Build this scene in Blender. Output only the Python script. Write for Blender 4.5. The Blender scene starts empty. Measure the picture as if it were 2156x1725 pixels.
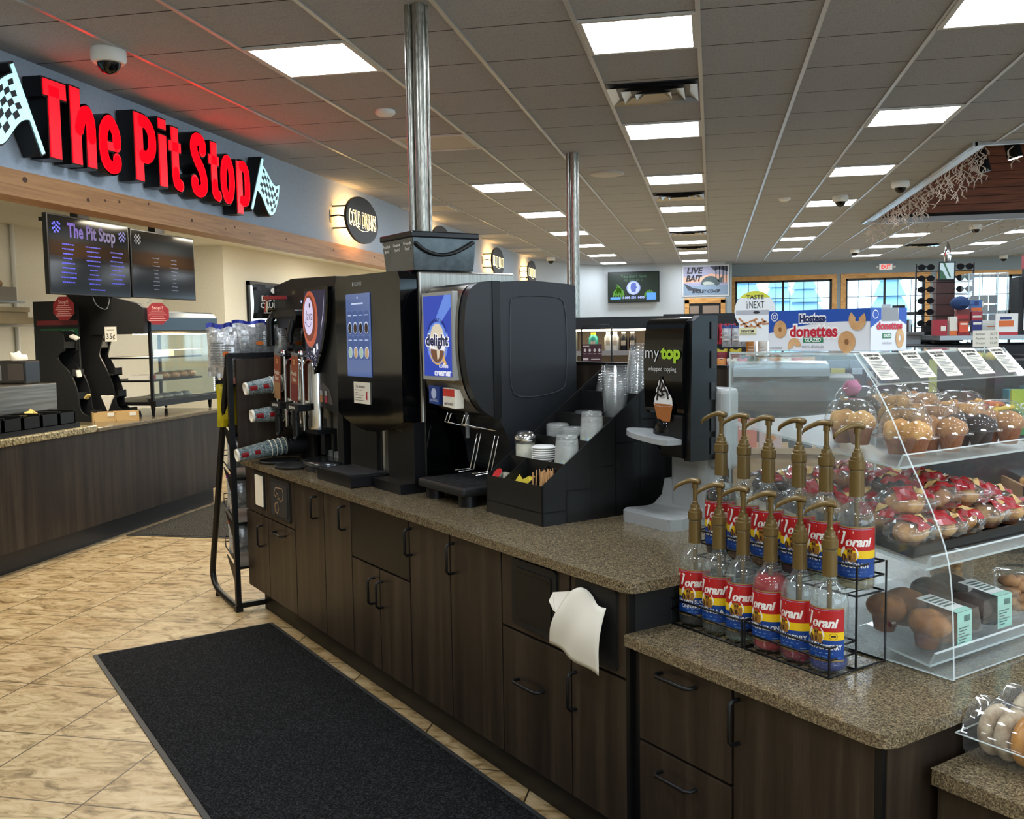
import bpy, bmesh, math, random
from mathutils import Vector, Matrix
random.seed(7)
PI = math.pi
SC = bpy.context.scene
COL = SC.collection
# ---------------------------------------------------------------- camera
def make_camera():
    f, pitch, roll, yaw, cz = 2020.0, -0.0796, -0.0155, 0.206, 1.58
    c, s = math.cos(pitch), math.sin(pitch)
    fw, up, rt = Vector((0, c, s)), Vector((0, -s, c)), Vector((1, 0, 0))
    ex = Vector((math.cos(yaw), -math.sin(yaw), 0)); ey = Vector((math.sin(yaw), math.cos(yaw), 0))
    room = lambda v: Vector((v.dot(ex), v.dot(ey), v.z))
    cr, sr = math.cos(roll), math.sin(roll)
    R = room(cr * rt + sr * up); U = room(cr * up - sr * rt); B = -room(fw)
    cam = bpy.data.cameras.new('camera'); o = bpy.data.objects.new('camera', cam); COL.objects.link(o)
    o.matrix_world = Matrix(((R.x, U.x, B.x, 0), (R.y, U.y, B.y, 0), (R.z, U.z, B.z, cz), (0, 0, 0, 1)))
    cam.sensor_fit = 'HORIZONTAL'; cam.sensor_width = 36; cam.lens = f / 2156 * 36; cam.clip_start = .05
    SC.camera = o
make_camera()
# ---------------------------------------------------------------- world, exposure
w = bpy.data.worlds.new('daylight'); SC.world = w; w.use_nodes = True
bg = w.node_tree.nodes['Background']; bg.inputs[0].default_value = (.70, .86, 1, 1); bg.inputs[1].default_value = 5.0
SC.view_settings.view_transform = 'Standard'; SC.view_settings.look = 'None'
SC.view_settings.exposure = 0.0; SC.view_settings.gamma = 1; SC.view_settings.use_curve_mapping = False
try:
    SC.cycles.transparent_max_bounces = 40; SC.cycles.max_bounces = 10
except Exception: pass
PANEL_LIGHT = 26.0      # emission of a lit ceiling panel
# ---------------------------------------------------------------- helpers
def lin(h):
    if isinstance(h, str):
        v = [int(h[i:i + 2], 16) / 255 for i in (0, 2, 4)]
        return tuple((x / 12.92 if x <= .04045 else ((x + .055) / 1.055) ** 2.4) for x in v) + (1,)
    return tuple(h)[:3] + (1,)
MATS = {}
def M(name, col='808080', rough=.5, metal=0, emit=0, spec=.5, ecol=None, coat=0):
    if name in MATS: return MATS[name]
    m = bpy.data.materials.new(name); m.use_nodes = True; MATS[name] = m
    b = m.node_tree.nodes['Principled BSDF']
    b.inputs['Base Color'].default_value = lin(col); b.inputs['Roughness'].default_value = rough
    b.inputs['Metallic'].default_value = metal; b.inputs['Specular IOR Level'].default_value = spec
    if coat: b.inputs['Coat Weight'].default_value = coat; b.inputs['Coat Roughness'].default_value = .05
    if emit:
        b.inputs['Emission Color'].default_value = lin(ecol or col); b.inputs['Emission Strength'].default_value = emit
    return m
def P(m): return m.node_tree.nodes['Principled BSDF']
def nd(m, t, **k):
    n = m.node_tree.nodes.new(t)
    for a, b in k.items(): setattr(n, a, b)
    return n
def lk(m, a, b): m.node_tree.links.new(a, b)
def ramp(m, fac, stops):
    r = nd(m, 'ShaderNodeValToRGB'); e = r.color_ramp.elements
    while len(e) < len(stops): e.new(.5)
    for x, (p, c) in zip(e, stops): x.position = p; x.color = lin(c)
    lk(m, fac, r.inputs[0]); return r.outputs[0]
def coords(m, scale=(1, 1, 1), loc=(0, 0, 0), rot=(0, 0, 0), world=False):
    mp = nd(m, 'ShaderNodeMapping'); mp.inputs['Scale'].default_value = scale
    mp.inputs['Location'].default_value = loc; mp.inputs['Rotation'].default_value = rot
    if world: g = nd(m, 'ShaderNodeNewGeometry'); lk(m, g.outputs['Position'], mp.inputs[0])
    else: g = nd(m, 'ShaderNodeTexCoord'); lk(m, g.outputs['Object'], mp.inputs[0])
    return mp.outputs[0]
def noise(m, vec, scale, detail=4, rough=.55, dist=0):
    n = nd(m, 'ShaderNodeTexNoise'); n.inputs['Scale'].default_value = scale; n.inputs['Detail'].default_value = detail
    n.inputs['Roughness'].default_value = rough; n.inputs['Distortion'].default_value = dist
    lk(m, vec, n.inputs['Vector']); return n.outputs[0]
def bump(m, h, st=.2, d=.01):
    b = nd(m, 'ShaderNodeBump'); b.inputs['Strength'].default_value = st; b.inputs['Distance'].default_value = d
    lk(m, h, b.inputs['Height']); lk(m, b.outputs[0], P(m).inputs['Normal'])
def math_(m, op, a, b=None):
    n = nd(m, 'ShaderNodeMath', operation=op)
    for i, x in enumerate((a, b)):
        if x is None: continue
        if isinstance(x, (int, float)): n.inputs[i].default_value = x
        else: lk(m, x, n.inputs[i])
    return n.outputs[0]
def noisy(name, stops, scale=(1, 1, 1), ns=5, rough=.5, metal=0, det=5, bs=0, spec=.5, world=False, dist=0, coat=0):
    if name in MATS: return MATS[name]
    m = M(name, stops[0][1], rough, metal, spec=spec, coat=coat)
    v = coords(m, scale, world=world); n = noise(m, v, ns, det, dist=dist)
    lk(m, ramp(m, n, stops), P(m).inputs['Base Color'])
    if bs: bump(m, n, bs, .004)
    return m
def glassy(name, tint='ffffff', refl=1.45, haze=0.0, hcol='dfe8ea', rough=.03):
    """thin clear plastic or glass: see-through with a fresnel reflection and a little haze"""
    if name in MATS: return MATS[name]
    m = bpy.data.materials.new(name); m.use_nodes = True; MATS[name] = m; nt = m.node_tree
    nt.nodes.clear(); out = nd(m, 'ShaderNodeOutputMaterial')
    t = nd(m, 'ShaderNodeBsdfTransparent'); t.inputs[0].default_value = lin(tint)
    g = nd(m, 'ShaderNodeBsdfGlossy'); g.inputs[0].default_value = (1, 1, 1, 1); g.inputs[1].default_value = rough
    fr = nd(m, 'ShaderNodeFresnel'); gb = nd(m, 'ShaderNodeNewGeometry')   # same reflection from both sides of the sheet
    mr = nd(m, 'ShaderNodeMapRange'); lk(m, gb.outputs['Backfacing'], mr.inputs[0]); mr.inputs[3].default_value = refl; mr.inputs[4].default_value = 1 / refl; lk(m, mr.outputs[0], fr.inputs[0])
    mx = nd(m, 'ShaderNodeMixShader'); lk(m, fr.outputs[0], mx.inputs[0]); lk(m, t.outputs[0], mx.inputs[1]); lk(m, g.outputs[0], mx.inputs[2])
    last = mx.outputs[0]
    if haze:
        d = nd(m, 'ShaderNodeBsdfDiffuse'); d.inputs[0].default_value = lin(hcol)
        m2 = nd(m, 'ShaderNodeMixShader'); m2.inputs[0].default_value = haze
        lk(m, last, m2.inputs[1]); lk(m, d.outputs[0], m2.inputs[2]); last = m2.outputs[0]
    lk(m, last, out.inputs[0]); return m
# text outlines from the built-in font
_tc = {}
def txt(s, bold=0.0, sp=1.0):
    k = (s, bold, sp)
    if k in _tc: return _tc[k]
    cu = bpy.data.curves.new('t', 'FONT'); cu.body = s; cu.size = 1; cu.offset = bold; cu.resolution_u = 3; cu.space_character = sp
    ob = bpy.data.objects.new('t', cu); me = ob.to_mesh()
    vs = [(v.co.x, v.co.y) for v in me.vertices]; fs = [tuple(p.vertices) for p in me.polygons]
    ob.to_mesh_clear(); bpy.data.objects.remove(ob); bpy.data.curves.remove(cu)
    _tc[k] = (vs, fs); return _tc[k]
_CAP = max(v[1] for v in txt('H')[0])
class MB:
    """collects shapes into one mesh with several materials"""
    def __init__(s): s.v = []; s.f = []; s.mi = []; s.sm = []; s.m = 0; s.X = None
    def at(s, x=None): s.X = x; return s
    def mat(s, i): s.m = i; return s
    def add(s, vs, fs, smooth=False):
        b = len(s.v)
        for v in vs:
            v = Vector(v); s.v.append(s.X @ v if s.X is not None else v)
        for f in fs: s.f.append(tuple(b + i for i in f)); s.mi.append(s.m); s.sm.append(smooth)
        return s
    def box(s, x0, y0, z0, x1, y1, z1):
        if x1 < x0: x0, x1 = x1, x0
        if y1 < y0: y0, y1 = y1, y0
        if z1 < z0: z0, z1 = z1, z0
        v = [(x, y, z) for z in (z0, z1) for x, y in ((x0, y0), (x1, y0), (x1, y1), (x0, y1))]
        return s.add(v, [(3, 2, 1, 0), (4, 5, 6, 7), (0, 1, 5, 4), (1, 2, 6, 5), (2, 3, 7, 6), (3, 0, 4, 7)])
    def prism(s, poly, a, b, axis='y', smooth=False):
        """extrude a 2d outline: axis y -> outline (x,z); x -> (y,z); z -> (x,y)"""
        g = {'y': lambda p, t: (p[0], t, p[1]), 'x': lambda p, t: (t, p[0], p[1]), 'z': lambda p, t: (p[0], p[1], t)}[axis]
        n = len(poly); area = sum(poly[i][0] * poly[(i + 1) % n][1] - poly[(i + 1) % n][0] * poly[i][1] for i in range(n))
        if (area > 0) == (axis != 'y'): poly = list(poly)
        else: poly = list(poly)[::-1]
        v = [g(p, a) for p in poly] + [g(p, b) for p in poly]
        up = b > a
        f0, f1 = tuple(range(n))[::-1], tuple(range(n, 2 * n))
        fs = [(i, (i + 1) % n, n + (i + 1) % n, n + i) for i in range(n)]
        if not up: f0, f1 = f0[::-1], f1[::-1]; fs = [x[::-1] for x in fs]
        s.add(v, [f0, f1]); s.add(v, fs, smooth); return s
    def lathe(s, prof, n=24, c=(0, 0, 0), cap=True, sq=1.0, ax=None, a0=0, a1=2 * PI):
        full = abs(a1 - a0 - 2 * PI) < 1e-6; k = n if full else n + 1
        v = []
        for r, z in prof:
            for i in range(k):
                a = a0 + (a1 - a0) * i / n; v.append((c[0] + r * math.cos(a), c[1] + r * math.sin(a) * sq, c[2] + z))
        fs = []
        for j in range(len(prof) - 1):
            for i in range(k if full else n):
                i2 = (i + 1) % k; fs.append((j * k + i, j * k + i2, (j + 1) * k + i2, (j + 1) * k + i))
        s.add(v, fs, True)
        if cap and full:
            if prof[0][0] > 1e-5: s.add(v[:k], [tuple(range(k))[::-1]])
            if prof[-1][0] > 1e-5: s.add(v[-k:], [tuple(range(k))])
        return s
    def cyl(s, p0, p1, r0, r1=None, n=16, cap=True):
        r1 = r0 if r1 is None else r1; p0, p1 = Vector(p0), Vector(p1); d = (p1 - p0)
        q = d.normalized().to_track_quat('Z', 'Y').to_matrix().to_4x4(); q.translation = p0
        o = s.X; s.X = q if o is None else o @ q
        s.lathe([(r0, 0), (r1, d.length)], n, cap=cap); s.X = o; return s
    def tube(s, pts, r, n=8, closed=False):
        pts = [Vector(p) for p in pts]; m = len(pts); v = []; fs = []; ref = None
        for i, p in enumerate(pts):
            if closed: t = (pts[(i + 1) % m] - pts[i - 1])
            else: t = pts[min(i + 1, m - 1)] - pts[max(i - 1, 0)]
            t.normalize()
            if ref is None: ref = Vector((0, 0, 1)) if abs(t.z) < .9 else Vector((1, 0, 0))
            a = t.cross(ref)
            if a.length < 1e-4: ref = Vector((1, 0, 0)) if abs(t.x) < .9 else Vector((0, 1, 0)); a = t.cross(ref)
            a.normalize(); b = a.cross(t); ref = b
            rr = r[i] if isinstance(r, (list, tuple)) else r
            for k in range(n):
                an = 2 * PI * k / n; v.append(p + a * (rr * math.cos(an)) + b * (rr * math.sin(an)))
        for i in range(m if closed else m - 1):
            for k in range(n):
                k2 = (k + 1) % n; j = (i + 1) % m
                fs.append((i * n + k2, i * n + k, j * n + k, j * n + k2))
        s.add(v, fs, True)
        if not closed: s.add(v[:n], [tuple(range(n))]); s.add(v[-n:], [tuple(range(n))[::-1]])
        return s
    def sph(s, c, r, n=14, k=9, sc=(1, 1, 1), f=None):
        v = []; fs = []
        for j in range(k + 1):
            t = PI * j / k
            for i in range(n):
                a = 2 * PI * i / n; d = Vector((math.sin(t) * math.cos(a), math.sin(t) * math.sin(a), math.cos(t)))
                rr = r * (f(d) if f else 1); v.append((c[0] + d.x * rr * sc[0], c[1] + d.y * rr * sc[1], c[2] + d.z * rr * sc[2]))
        for j in range(k):
            for i in range(n): i2 = (i + 1) % n; fs.append((j * n + i, (j + 1) * n + i, (j + 1) * n + i2, j * n + i2))
        return s.add(v, fs, True)
    def text(s, t, h, fn, cx=0, cy=0, w=None, bold=0, shear=0, sp=1.0, align='c'):
        """flat lettering of cap height h centred on (cx, cy); fn maps (x, y) to a point"""
        vs, fs = txt(t, bold, sp)
        if not vs: return s
        k = h / _CAP; xs = [v[0] for v in vs]; x0, x1 = min(xs), max(xs); kx = k if w is None else w / (x1 - x0)
        xo = (x0 + x1) / 2 if align == 'c' else x0
        s.add([fn(cx + (x - xo) * kx + shear * y * k, cy + y * k - h / 2) for x, y in vs], fs); return s
    def poly(s, pts, fn=None): return s.add([fn(*p) if fn else p for p in pts], [tuple(range(len(pts)))])
    def rect(s, fn, x0, y0, x1, y1, nx=1):
        for i in range(nx):
            a = x0 + (x1 - x0) * i / nx; b = x0 + (x1 - x0) * (i + 1) / nx
            s.add([fn(a, y0), fn(b, y0), fn(b, y1), fn(a, y1)], [(0, 1, 2, 3)])
        return s
    def disc(s, fn, cx, cy, rx, ry=None, n=24, a0=0, a1=2 * PI):
        ry = rx if ry is None else ry
        return s.add([fn(cx + rx * math.cos(a0 + (a1 - a0) * i / n), cy + ry * math.sin(a0 + (a1 - a0) * i / n)) for i in range(n)], [tuple(range(n))])
    def ring(s, fn, cx, cy, r0, r1, n=24, ky=1.0, a0=0, a1=2 * PI):
        v = []
        for i in range(n + 1):
            a = a0 + (a1 - a0) * i / n
            v += [fn(cx + r0 * math.cos(a), cy + r0 * math.sin(a) * ky), fn(cx + r1 * math.cos(a), cy + r1 * math.sin(a) * ky)]
        return s.add(v, [(2 * i, 2 * i + 1, 2 * i + 3, 2 * i + 2) for i in range(n)])
    def build(s, name, mats, parent=None, bevel=0, seg=2, label=None, sub=0):
        me = bpy.data.meshes.new(name); me.from_pydata([tuple(v) for v in s.v], [], s.f)
        for m in (mats if isinstance(mats, (list, tuple)) else [mats]): me.materials.append(m)
        me.polygons.foreach_set('material_index', s.mi); me.polygons.foreach_set('use_smooth', s.sm); me.update()
        o = bpy.data.objects.new(name, me); COL.objects.link(o)
        if parent is not None: o.parent = parent
        if bevel:
            b = o.modifiers.new('bevel', 'BEVEL'); b.width = bevel; b.segments = seg; b.limit_method = 'ANGLE'; b.angle_limit = .7
            for p in me.polygons: p.use_smooth = False
            try: b.harden_normals = False
            except Exception: pass
        if label: o['label'] = label
        return o
S2 = math.sqrt(.5)
def XY(u, v, z=0): return Vector(((u + v) * S2, (v - u) * S2, z))
ISL = -PI / 4
def T(name, label, cat, loc=(0, 0, 0), rz=0, group=None):
    o = bpy.data.objects.new(name, None); COL.objects.link(o); o.empty_display_size = .05
    o.location = loc; o.rotation_euler = (0, 0, rz); o['label'] = label; o['category'] = cat
    if group: o['group'] = group
    return o
def IT(name, label, cat, u, v, z, rz=0, group=None): return T(name, label, cat, XY(u, v, z), ISL + rz, group)
def tag(o, label, cat, group=None, kind=None):
    o['label'] = label; o['category'] = cat
    if group: o['group'] = group
    if kind: o['kind'] = kind
    return o
def struct(o): o['kind'] = 'structure'; return o
def place(o, loc, rz=0): o.location = loc; o.rotation_euler = (0, 0, rz); return o
def dup(root, loc, rot=None, label=None, group=None):
    r = root.copy(); COL.objects.link(r); r.location = loc
    if rot is not None: r.rotation_euler = rot if hasattr(rot, '__len__') else (0, 0, rot)
    if label: r['label'] = label
    if group: r['group'] = group
    for ch in list(root.children):
        c = ch.copy(); COL.objects.link(c); c.parent = r
        for g in list(ch.children):
            d = g.copy(); COL.objects.link(d); d.parent = c
    return r
# plane maps: (a, b) -> point
def FX(x, s=1): return lambda a, b: (x, a * s, b)       # facing +x when s=1
def FY(y): return lambda a, b: (a, y, b)                # facing -y
def FZ(z): return lambda a, b: (a, b, z)
def CYL(r, c=(0, 0), z0=0, d=0.0):                       # wrapped on an upright cylinder, centre of the print towards -y turned by d
    return lambda a, b: (c[0] + r * math.sin(a / r + d), c[1] - r * math.cos(a / r + d), z0 + b)
def rrect(x0, y0, x1, y1, r, n=5):
    p = []
    for cx, cy, a in ((x1 - r, y1 - r, 0), (x0 + r, y1 - r, PI / 2), (x0 + r, y0 + r, PI), (x1 - r, y0 + r, 1.5 * PI)):
        p += [(cx + r * math.cos(a + PI / 2 * i / n), cy + r * math.sin(a + PI / 2 * i / n)) for i in range(n + 1)]
    return p
# ---------------------------------------------------------------- common materials
BLACK = M('black_plastic', '0b0c0e', .4, spec=.35); BLACKM = M('black_matte', '0d0e0f', .6); GLOSSB = M('gloss_black', '050608', .07, spec=.45)
METALB = M('black_steel', '101113', .42, .3); STEEL = M('stainless_steel', 'a8a59c', .28, 1); CHROME = M('chrome', 'd8d8d8', .12, 1)
WHITE = M('white', 'e8e8e4', .5); PAPER = M('paper', 'e6e1d2', .85); DKGREY = M('dark_grey', '26282b', .5); GREY = M('grey_plastic', '6a6d6e', .45)
RED = M('red', 'b3141b', .4); INK = M('ink', '15161a', .6); GOLDP = M('gold_plastic', '6e5a32', .3, .25); BLUE = M('label_blue', '123f8c', .4); YELLOW = M('yellow', 'f0c713', .4)
LINE = M('grey_print', '77797a', .7); GREEN = M('green', '2d7a3a', .5); ORANGE = M('orange', 'd9701e', .5); BROWN = M('brown', '5a3420', .6)
CREAM = M('cream_white', 'e9e4d4', .5); SILVERG = M('silver_plastic', 'a3a6a5', .38, .15); TEAL = M('teal_label', '8fd0bd', .6); PINK = M('pink', 'd2357a', .5); NAVY = M('navy', '17224a', .5)
ACRYL = glassy('clear_acrylic', 'fcfefe', 1.45, .04); ACEDGE = glassy('acrylic_edge', 'e6eeee', 1.5, .6, 'e8f2f2', .15)
PET = glassy('clear_plastic', 'ffffff', 1.5, .035); GLASS = glassy('bottle_glass', 'fbfdfb', 1.55, .05); FILM = glassy('clear_film', 'ffffff', 1.6, .06, rough=.1)
WINGL = glassy('window_glass', 'eef6f8', 1.3)
# ================================================================ the room
TY = 0.6225; GX0 = -0.0698; GY0 = 4.93; TX = .6096; CH = 3.145
def ceiling_mat():
    m = M('ceiling_tile', '8d8b88', .95, spec=.1)
    v = coords(m, (1, 1, 1), (-GX0, -GY0, 0), world=True); sx = nd(m, 'ShaderNodeSeparateXYZ'); lk(m, v, sx.inputs[0])
    def edge(o, period, wd):
        a = math_(m, 'DIVIDE', o, period); a = math_(m, 'FRACT', a); a = math_(m, 'SUBTRACT', a, .5); a = math_(m, 'ABSOLUTE', a)
        return math_(m, 'GREATER_THAN', a, .5 - wd / period)
    e = edge(sx.outputs[1], TY, .005)
    n1 = noise(m, coords(m, (1, 1, 1), world=True), 90, 3); n2 = noise(m, coords(m, (1, 3, 1), world=True), 5, 4, dist=2.5)
    base = ramp(m, n1, [(.3, '9da0a6'), (.7, 'b3b6bc')])
    crack = ramp(m, n2, [(.485, 'ffffff'), (.5, 'cfcac6'), (.515, 'ffffff')])
    mx = nd(m, 'ShaderNodeMix', data_type='RGBA', blend_type='MULTIPLY'); mx.inputs[0].default_value = .5
    lk(m, base, mx.inputs[6]); lk(m, crack, mx.inputs[7])
    m2 = nd(m, 'ShaderNodeMix', data_type='RGBA'); lk(m, e, m2.inputs[0]); lk(m, mx.outputs[2], m2.inputs[6]); m2.inputs[7].default_value = lin('3a3733')
    lk(m, m2.outputs[2], P(m).inputs['Base Color']); bump(m, n1, .3, .003); return m
def floor_mat():
    m = M('floor_tile', 'b9a27a', .38, spec=.4); t = .4933
    v = coords(m, (1, 1, 1), (4.072, -5.249, 0), world=True); sx = nd(m, 'ShaderNodeSeparateXYZ'); lk(m, v, sx.inputs[0])
    es = []; cells = []
    for o in (sx.outputs[0], sx.outputs[1]):
        a = math_(m, 'DIVIDE', o, t); cells.append(math_(m, 'FLOOR', a)); a = math_(m, 'FRACT', a); a = math_(m, 'SUBTRACT', a, .5); a = math_(m, 'ABSOLUTE', a)
        es.append(math_(m, 'GREATER_THAN', a, .5 - .0032 / t))
    e = math_(m, 'MAXIMUM', es[0], es[1])
    cb = nd(m, 'ShaderNodeCombineXYZ'); lk(m, cells[0], cb.inputs[0]); lk(m, cells[1], cb.inputs[1])
    wn = nd(m, 'ShaderNodeTexWhiteNoise'); lk(m, cb.outputs[0], wn.inputs[0])
    va = nd(m, 'ShaderNodeVectorMath', operation='MULTIPLY_ADD'); lk(m, wn.outputs['Color'], va.inputs[0]); va.inputs[1].default_value = (20, 20, 20)
    lk(m, coords(m, (1, 2.2, 1), rot=(0, 0, .35), world=True), va.inputs[2])
    n1 = noise(m, va.outputs[0], 7, 9, .68, 1.2); n2 = noise(m, va.outputs[0], 2.2, 3)
    c1 = ramp(m, n1, [(.3, '5e4a2e'), (.41, '97825a'), (.5, 'bda77e'), (.64, 'd3c19c'), (.74, 'ab9268')])
    c2 = ramp(m, n2, [(.3, 'd8c6b0'), (.7, 'ffffff')])
    mx = nd(m, 'ShaderNodeMix', data_type='RGBA', blend_type='MULTIPLY'); mx.inputs[0].default_value = .7; lk(m, c1, mx.inputs[6]); lk(m, c2, mx.inputs[7])
    m2 = nd(m, 'ShaderNodeMix', data_type='RGBA'); lk(m, e, m2.inputs[0]); lk(m, mx.outputs[2], m2.inputs[6]); m2.inputs[7].default_value = lin('3c2f1c')
    lk(m, m2.outputs[2], P(m).inputs['Base Color']); bump(m, n1, .15, .003); return m
CEIL = ceiling_mat(); FLOOR = floor_mat()
def wall_mat(name, c0, c1): return noisy(name, [(.3, c0), (.7, c1)], ns=60, rough=.85, det=3, bs=.15, world=True)
BLUEW = wall_mat('wall_blue_grey', 'a3b0be', 'aebac8'); WHITEW = wall_mat('wall_white', 'dcd9ca', 'e6e3d5'); FARW = wall_mat('wall_far_pale', 'b4babd', 'bcc2c5')
def pine_mat(name, a, b, c, ax=(1, 1, 1)):
    m = M(name, a, .5); n = noise(m, coords(m, ax, world=True), 3, 6, .6, 1.5)
    lk(m, ramp(m, n, [(.3, c), (.45, a), (.62, b), (.75, a)]), P(m).inputs['Base Color']); return m
PINE = pine_mat('pine_beam', 'a9794a', 'bb8a58', '94663c', (6, .35, 9)); KNOT = M('pine_knot', '4e2e18', .6)
PINEX = pine_mat('pine_trim', 'c9924e', 'd9a562', 'a8743a', (1, 6, 4))
DWOOD = M('dark_laminate', '3c3024', .42, spec=.35)
_n = noise(DWOOD, coords(DWOOD, (2.4, 2.4, .12), world=True), 5, 5, .6, .4); _f = noise(DWOOD, coords(DWOOD, (60, 60, 2), world=True), 6, 3)
_mx = nd(DWOOD, 'ShaderNodeMix', data_type='RGBA', blend_type='MULTIPLY'); _mx.inputs[0].default_value = .35
lk(DWOOD, ramp(DWOOD, _n, [(.3, '251d17'), (.5, '352b22'), (.68, '463c2f')]), _mx.inputs[6]); lk(DWOOD, ramp(DWOOD, _f, [(.35, '9a9a9a'), (.65, 'ffffff')]), _mx.inputs[7])
lk(DWOOD, _mx.outputs[2], P(DWOOD).inputs['Base Color'])
def granite(name, stops, sc=330, rough=.18):
    m = M(name, stops[0][1], rough, spec=.5); v = coords(m, world=True)
    vo = nd(m, 'ShaderNodeTexVoronoi'); vo.inputs['Scale'].default_value = sc; lk(m, v, vo.inputs['Vector'])
    sp = nd(m, 'ShaderNodeSeparateColor'); lk(m, vo.outputs['Color'], sp.inputs[0])
    lk(m, ramp(m, sp.outputs[0], stops), P(m).inputs['Base Color']); return m
QUARTZ = granite('brown_speckled_stone', [(0, '3a3226'), (.3, '584d3b'), (.6, '6f634d'), (.85, '85775b'), (1, '9c8d70')])
GRAN2 = granite('light_speckled_granite', [(0, '4a4028'), (.35, '8a7c58'), (.65, 'a89a72'), (1, 'c8bc96')], 90, .2)
MATM = noisy('black_carpet', [(.35, '0c0d0e'), (.5, '18191a'), (.7, '37373a')], ns=160, rough=1, det=2, bs=1, spec=.1, world=True)
MATG = noisy('grey_carpet', [(.35, '1c1c1c'), (.5, '36342f'), (.7, '6b675e')], ns=110, rough=1, det=2, bs=1, spec=.1, world=True)
# floor and ceiling
struct(MB().box(-9, -4, -.05, 16, 27, 0).build('floor', FLOOR))
OX0, OX1, OY0, OY1 = 2.2, 9.0, 9.0, 15.25
c = MB()
for a in ((-9, -4, OX0, 27), (OX1, -4, 16, 27), (OX0, -4, OX1, OY0), (OX0, OY1, OX1, 27)): c.box(a[0], a[1], CH, a[2], a[3], CH + .04)
struct(c.build('ceiling', CEIL))
g = MB(); k = -8
while GX0 + k * TX < 15:
    x = GX0 + k * TX
    if x > -3.7:
        segs = [(-3, OY0), (OY1, 24)] if OX0 < x < OX1 else [(-3, 24)]
        for y0, y1 in segs: g.box(x - .012, y0, CH - .008, x + .012, y1, CH + .001)
    k += 1
TBAR = M('ceiling_grid_bar', 'a9a8a6', .3, .2)
struct(g.build('trim_1', TBAR))
# ceiling lights
DIFF = M('light_diffuser', 'ffffff', .5, emit=PANEL_LIGHT, ecol='eef6ff'); FRM = M('light_frame', 'c8c8c4', .5)
DIM = M('unlit_diffuser', 'b9b3aa', .6)
lt = T('ceiling_light', '', 'ceiling light', (0, 0, CH), 0, 'lit square panels in the ceiling')
f = MB()
for a in ((-.3, -.3, .3, -.272), (-.3, .272, .3, .3), (-.3, -.272, -.272, .272), (.272, -.272, .3, .272)): f.box(a[0], a[1], -.012, a[2], a[3], .0)
f.build('frame', FRM, lt); MB().add([(-.272, -.272, -.004), (-.272, .272, -.004), (.272, .272, -.004), (.272, -.272, -.004)], [(0, 1, 2, 3)]).build('diffuser', DIFF, lt)
def cell(k, j): return (GX0 + (k + .5) * TX, GY0 + (j + .5) * TY - max(0, j - 16) * .045)
spots = []
for j in range(-12, 29, 4): spots.append((-1, j))
for j in range(-8, 29, 4):
    if j != 4: spots.append((-4, j))
for j in range(-12, 27, 4): spots.append((2, j))
for k, js in ((5, (-12, -8, -4, 0, 20, 24, 28)), (8, (-12, -8, -4, 0, 20, 24, 28)), (11, (-8, -4, 0, 20, 24, 28)), (14, (-4, 0, 4, 8, 12, 16, 20, 24))):
    for j in js: spots.append((k, j))
row = {0: 'nearest', 4: 'second', 8: 'third', 12: 'fourth', 16: 'fifth', 20: 'sixth', 24: 'seventh', 28: 'eighth'}
colw = {-1: 'in the middle row', -4: 'in the leftmost row', 2: 'in the row left of the ceiling opening', 5: 'in the first row beyond the ceiling opening', 8: 'in the second row beyond the ceiling opening'}
first = True
for k, j in spots:
    x, y = cell(k, j)
    lab = 'lit white ceiling panel, %s one %s' % (row[j], colw[k]) if j in row and k in colw and j >= 0 else 'lit square white ceiling panel outside the left or right of the view'
    if first: lt.location = (x, y, CH); lt['label'] = lab; first = False
    else: dup(lt, (x, y, CH), None, lab)
du = T('ceiling_light', 'unlit beige ceiling panel left of the nearer steel pole', 'ceiling light', (*cell(-4, 4), CH), 0, 'unlit ceiling panels')
f = MB()
for a in ((-.3, -.3, .3, -.272), (-.3, .272, .3, .3), (-.3, -.272, -.272, .272), (.272, -.272, .3, .272)): f.box(a[0], a[1], -.012, a[2], a[3], .0)
f.build('frame', FRM, du); MB().add([(-.272, -.272, -.004), (-.272, .272, -.004), (.272, .272, -.004), (.272, -.272, -.004)], [(0, 1, 2, 3)]).build('diffuser', DIM, du)
for (x, y), l in (((-3.45, 11.7), 'unlit beige ceiling panel beside the blue wall, nearest of the three behind the pole'), ((-3.45, 15.25), 'unlit beige ceiling panel beside the blue wall, middle of the three behind the pole'), ((-3.45, 18.0), 'unlit beige ceiling panel beside the blue wall, farthest of the three')):
    dup(du, (x, y, CH), None, l)
# vents, speakers, cameras
VENTM = M('vent_metal', 'b9b8b4', .2, .9); VENTD = M('vent_dark', '1a1b22', .4)
vt = T('ceiling_vent', '', 'vent', (*cell(-1, 2), CH), 0, 'square stepped air vents')
MB().box(-.29, -.25, -.006, .29, .25, 0).build('backing', VENTD, vt)
for i, r in enumerate((.285, .2, .115)):
    q = MB()
    h = r - .055; z0, z1 = -.03 - .004 * i, -.004
    o = [(-r, -r * .85), (r, -r * .85), (r, r * .85), (-r, r * .85)]; n_ = [(a * h / r, b * h / r) for a, b in o]
    q.add([(a, b, z0) for a, b in o] + [(a, b, z1) for a, b in n_], [(i_, (i_ + 1) % 4, 4 + (i_ + 1) % 4, 4 + i_) for i_ in range(4)] + [((i_ + 1) % 4, i_, 4 + i_, 4 + (i_ + 1) % 4) for i_ in range(0)])
    q.build('cone', VENTM, vt)
vt['label'] = 'square stepped metal air vent between the two nearest lit panels'
for j, l in ((10, 'square stepped metal air vent, second one down the middle row of lights'), (17, 'square stepped metal air vent, third one down the middle row of lights'), (22, 'square stepped metal air vent, farthest in the middle row')):
    dup(vt, (*cell(-1, j), CH), None, l)
dup(vt, (3.95, 19.8, CH), None, 'square stepped metal air vent hanging beyond the wood-lined opening')
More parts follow.
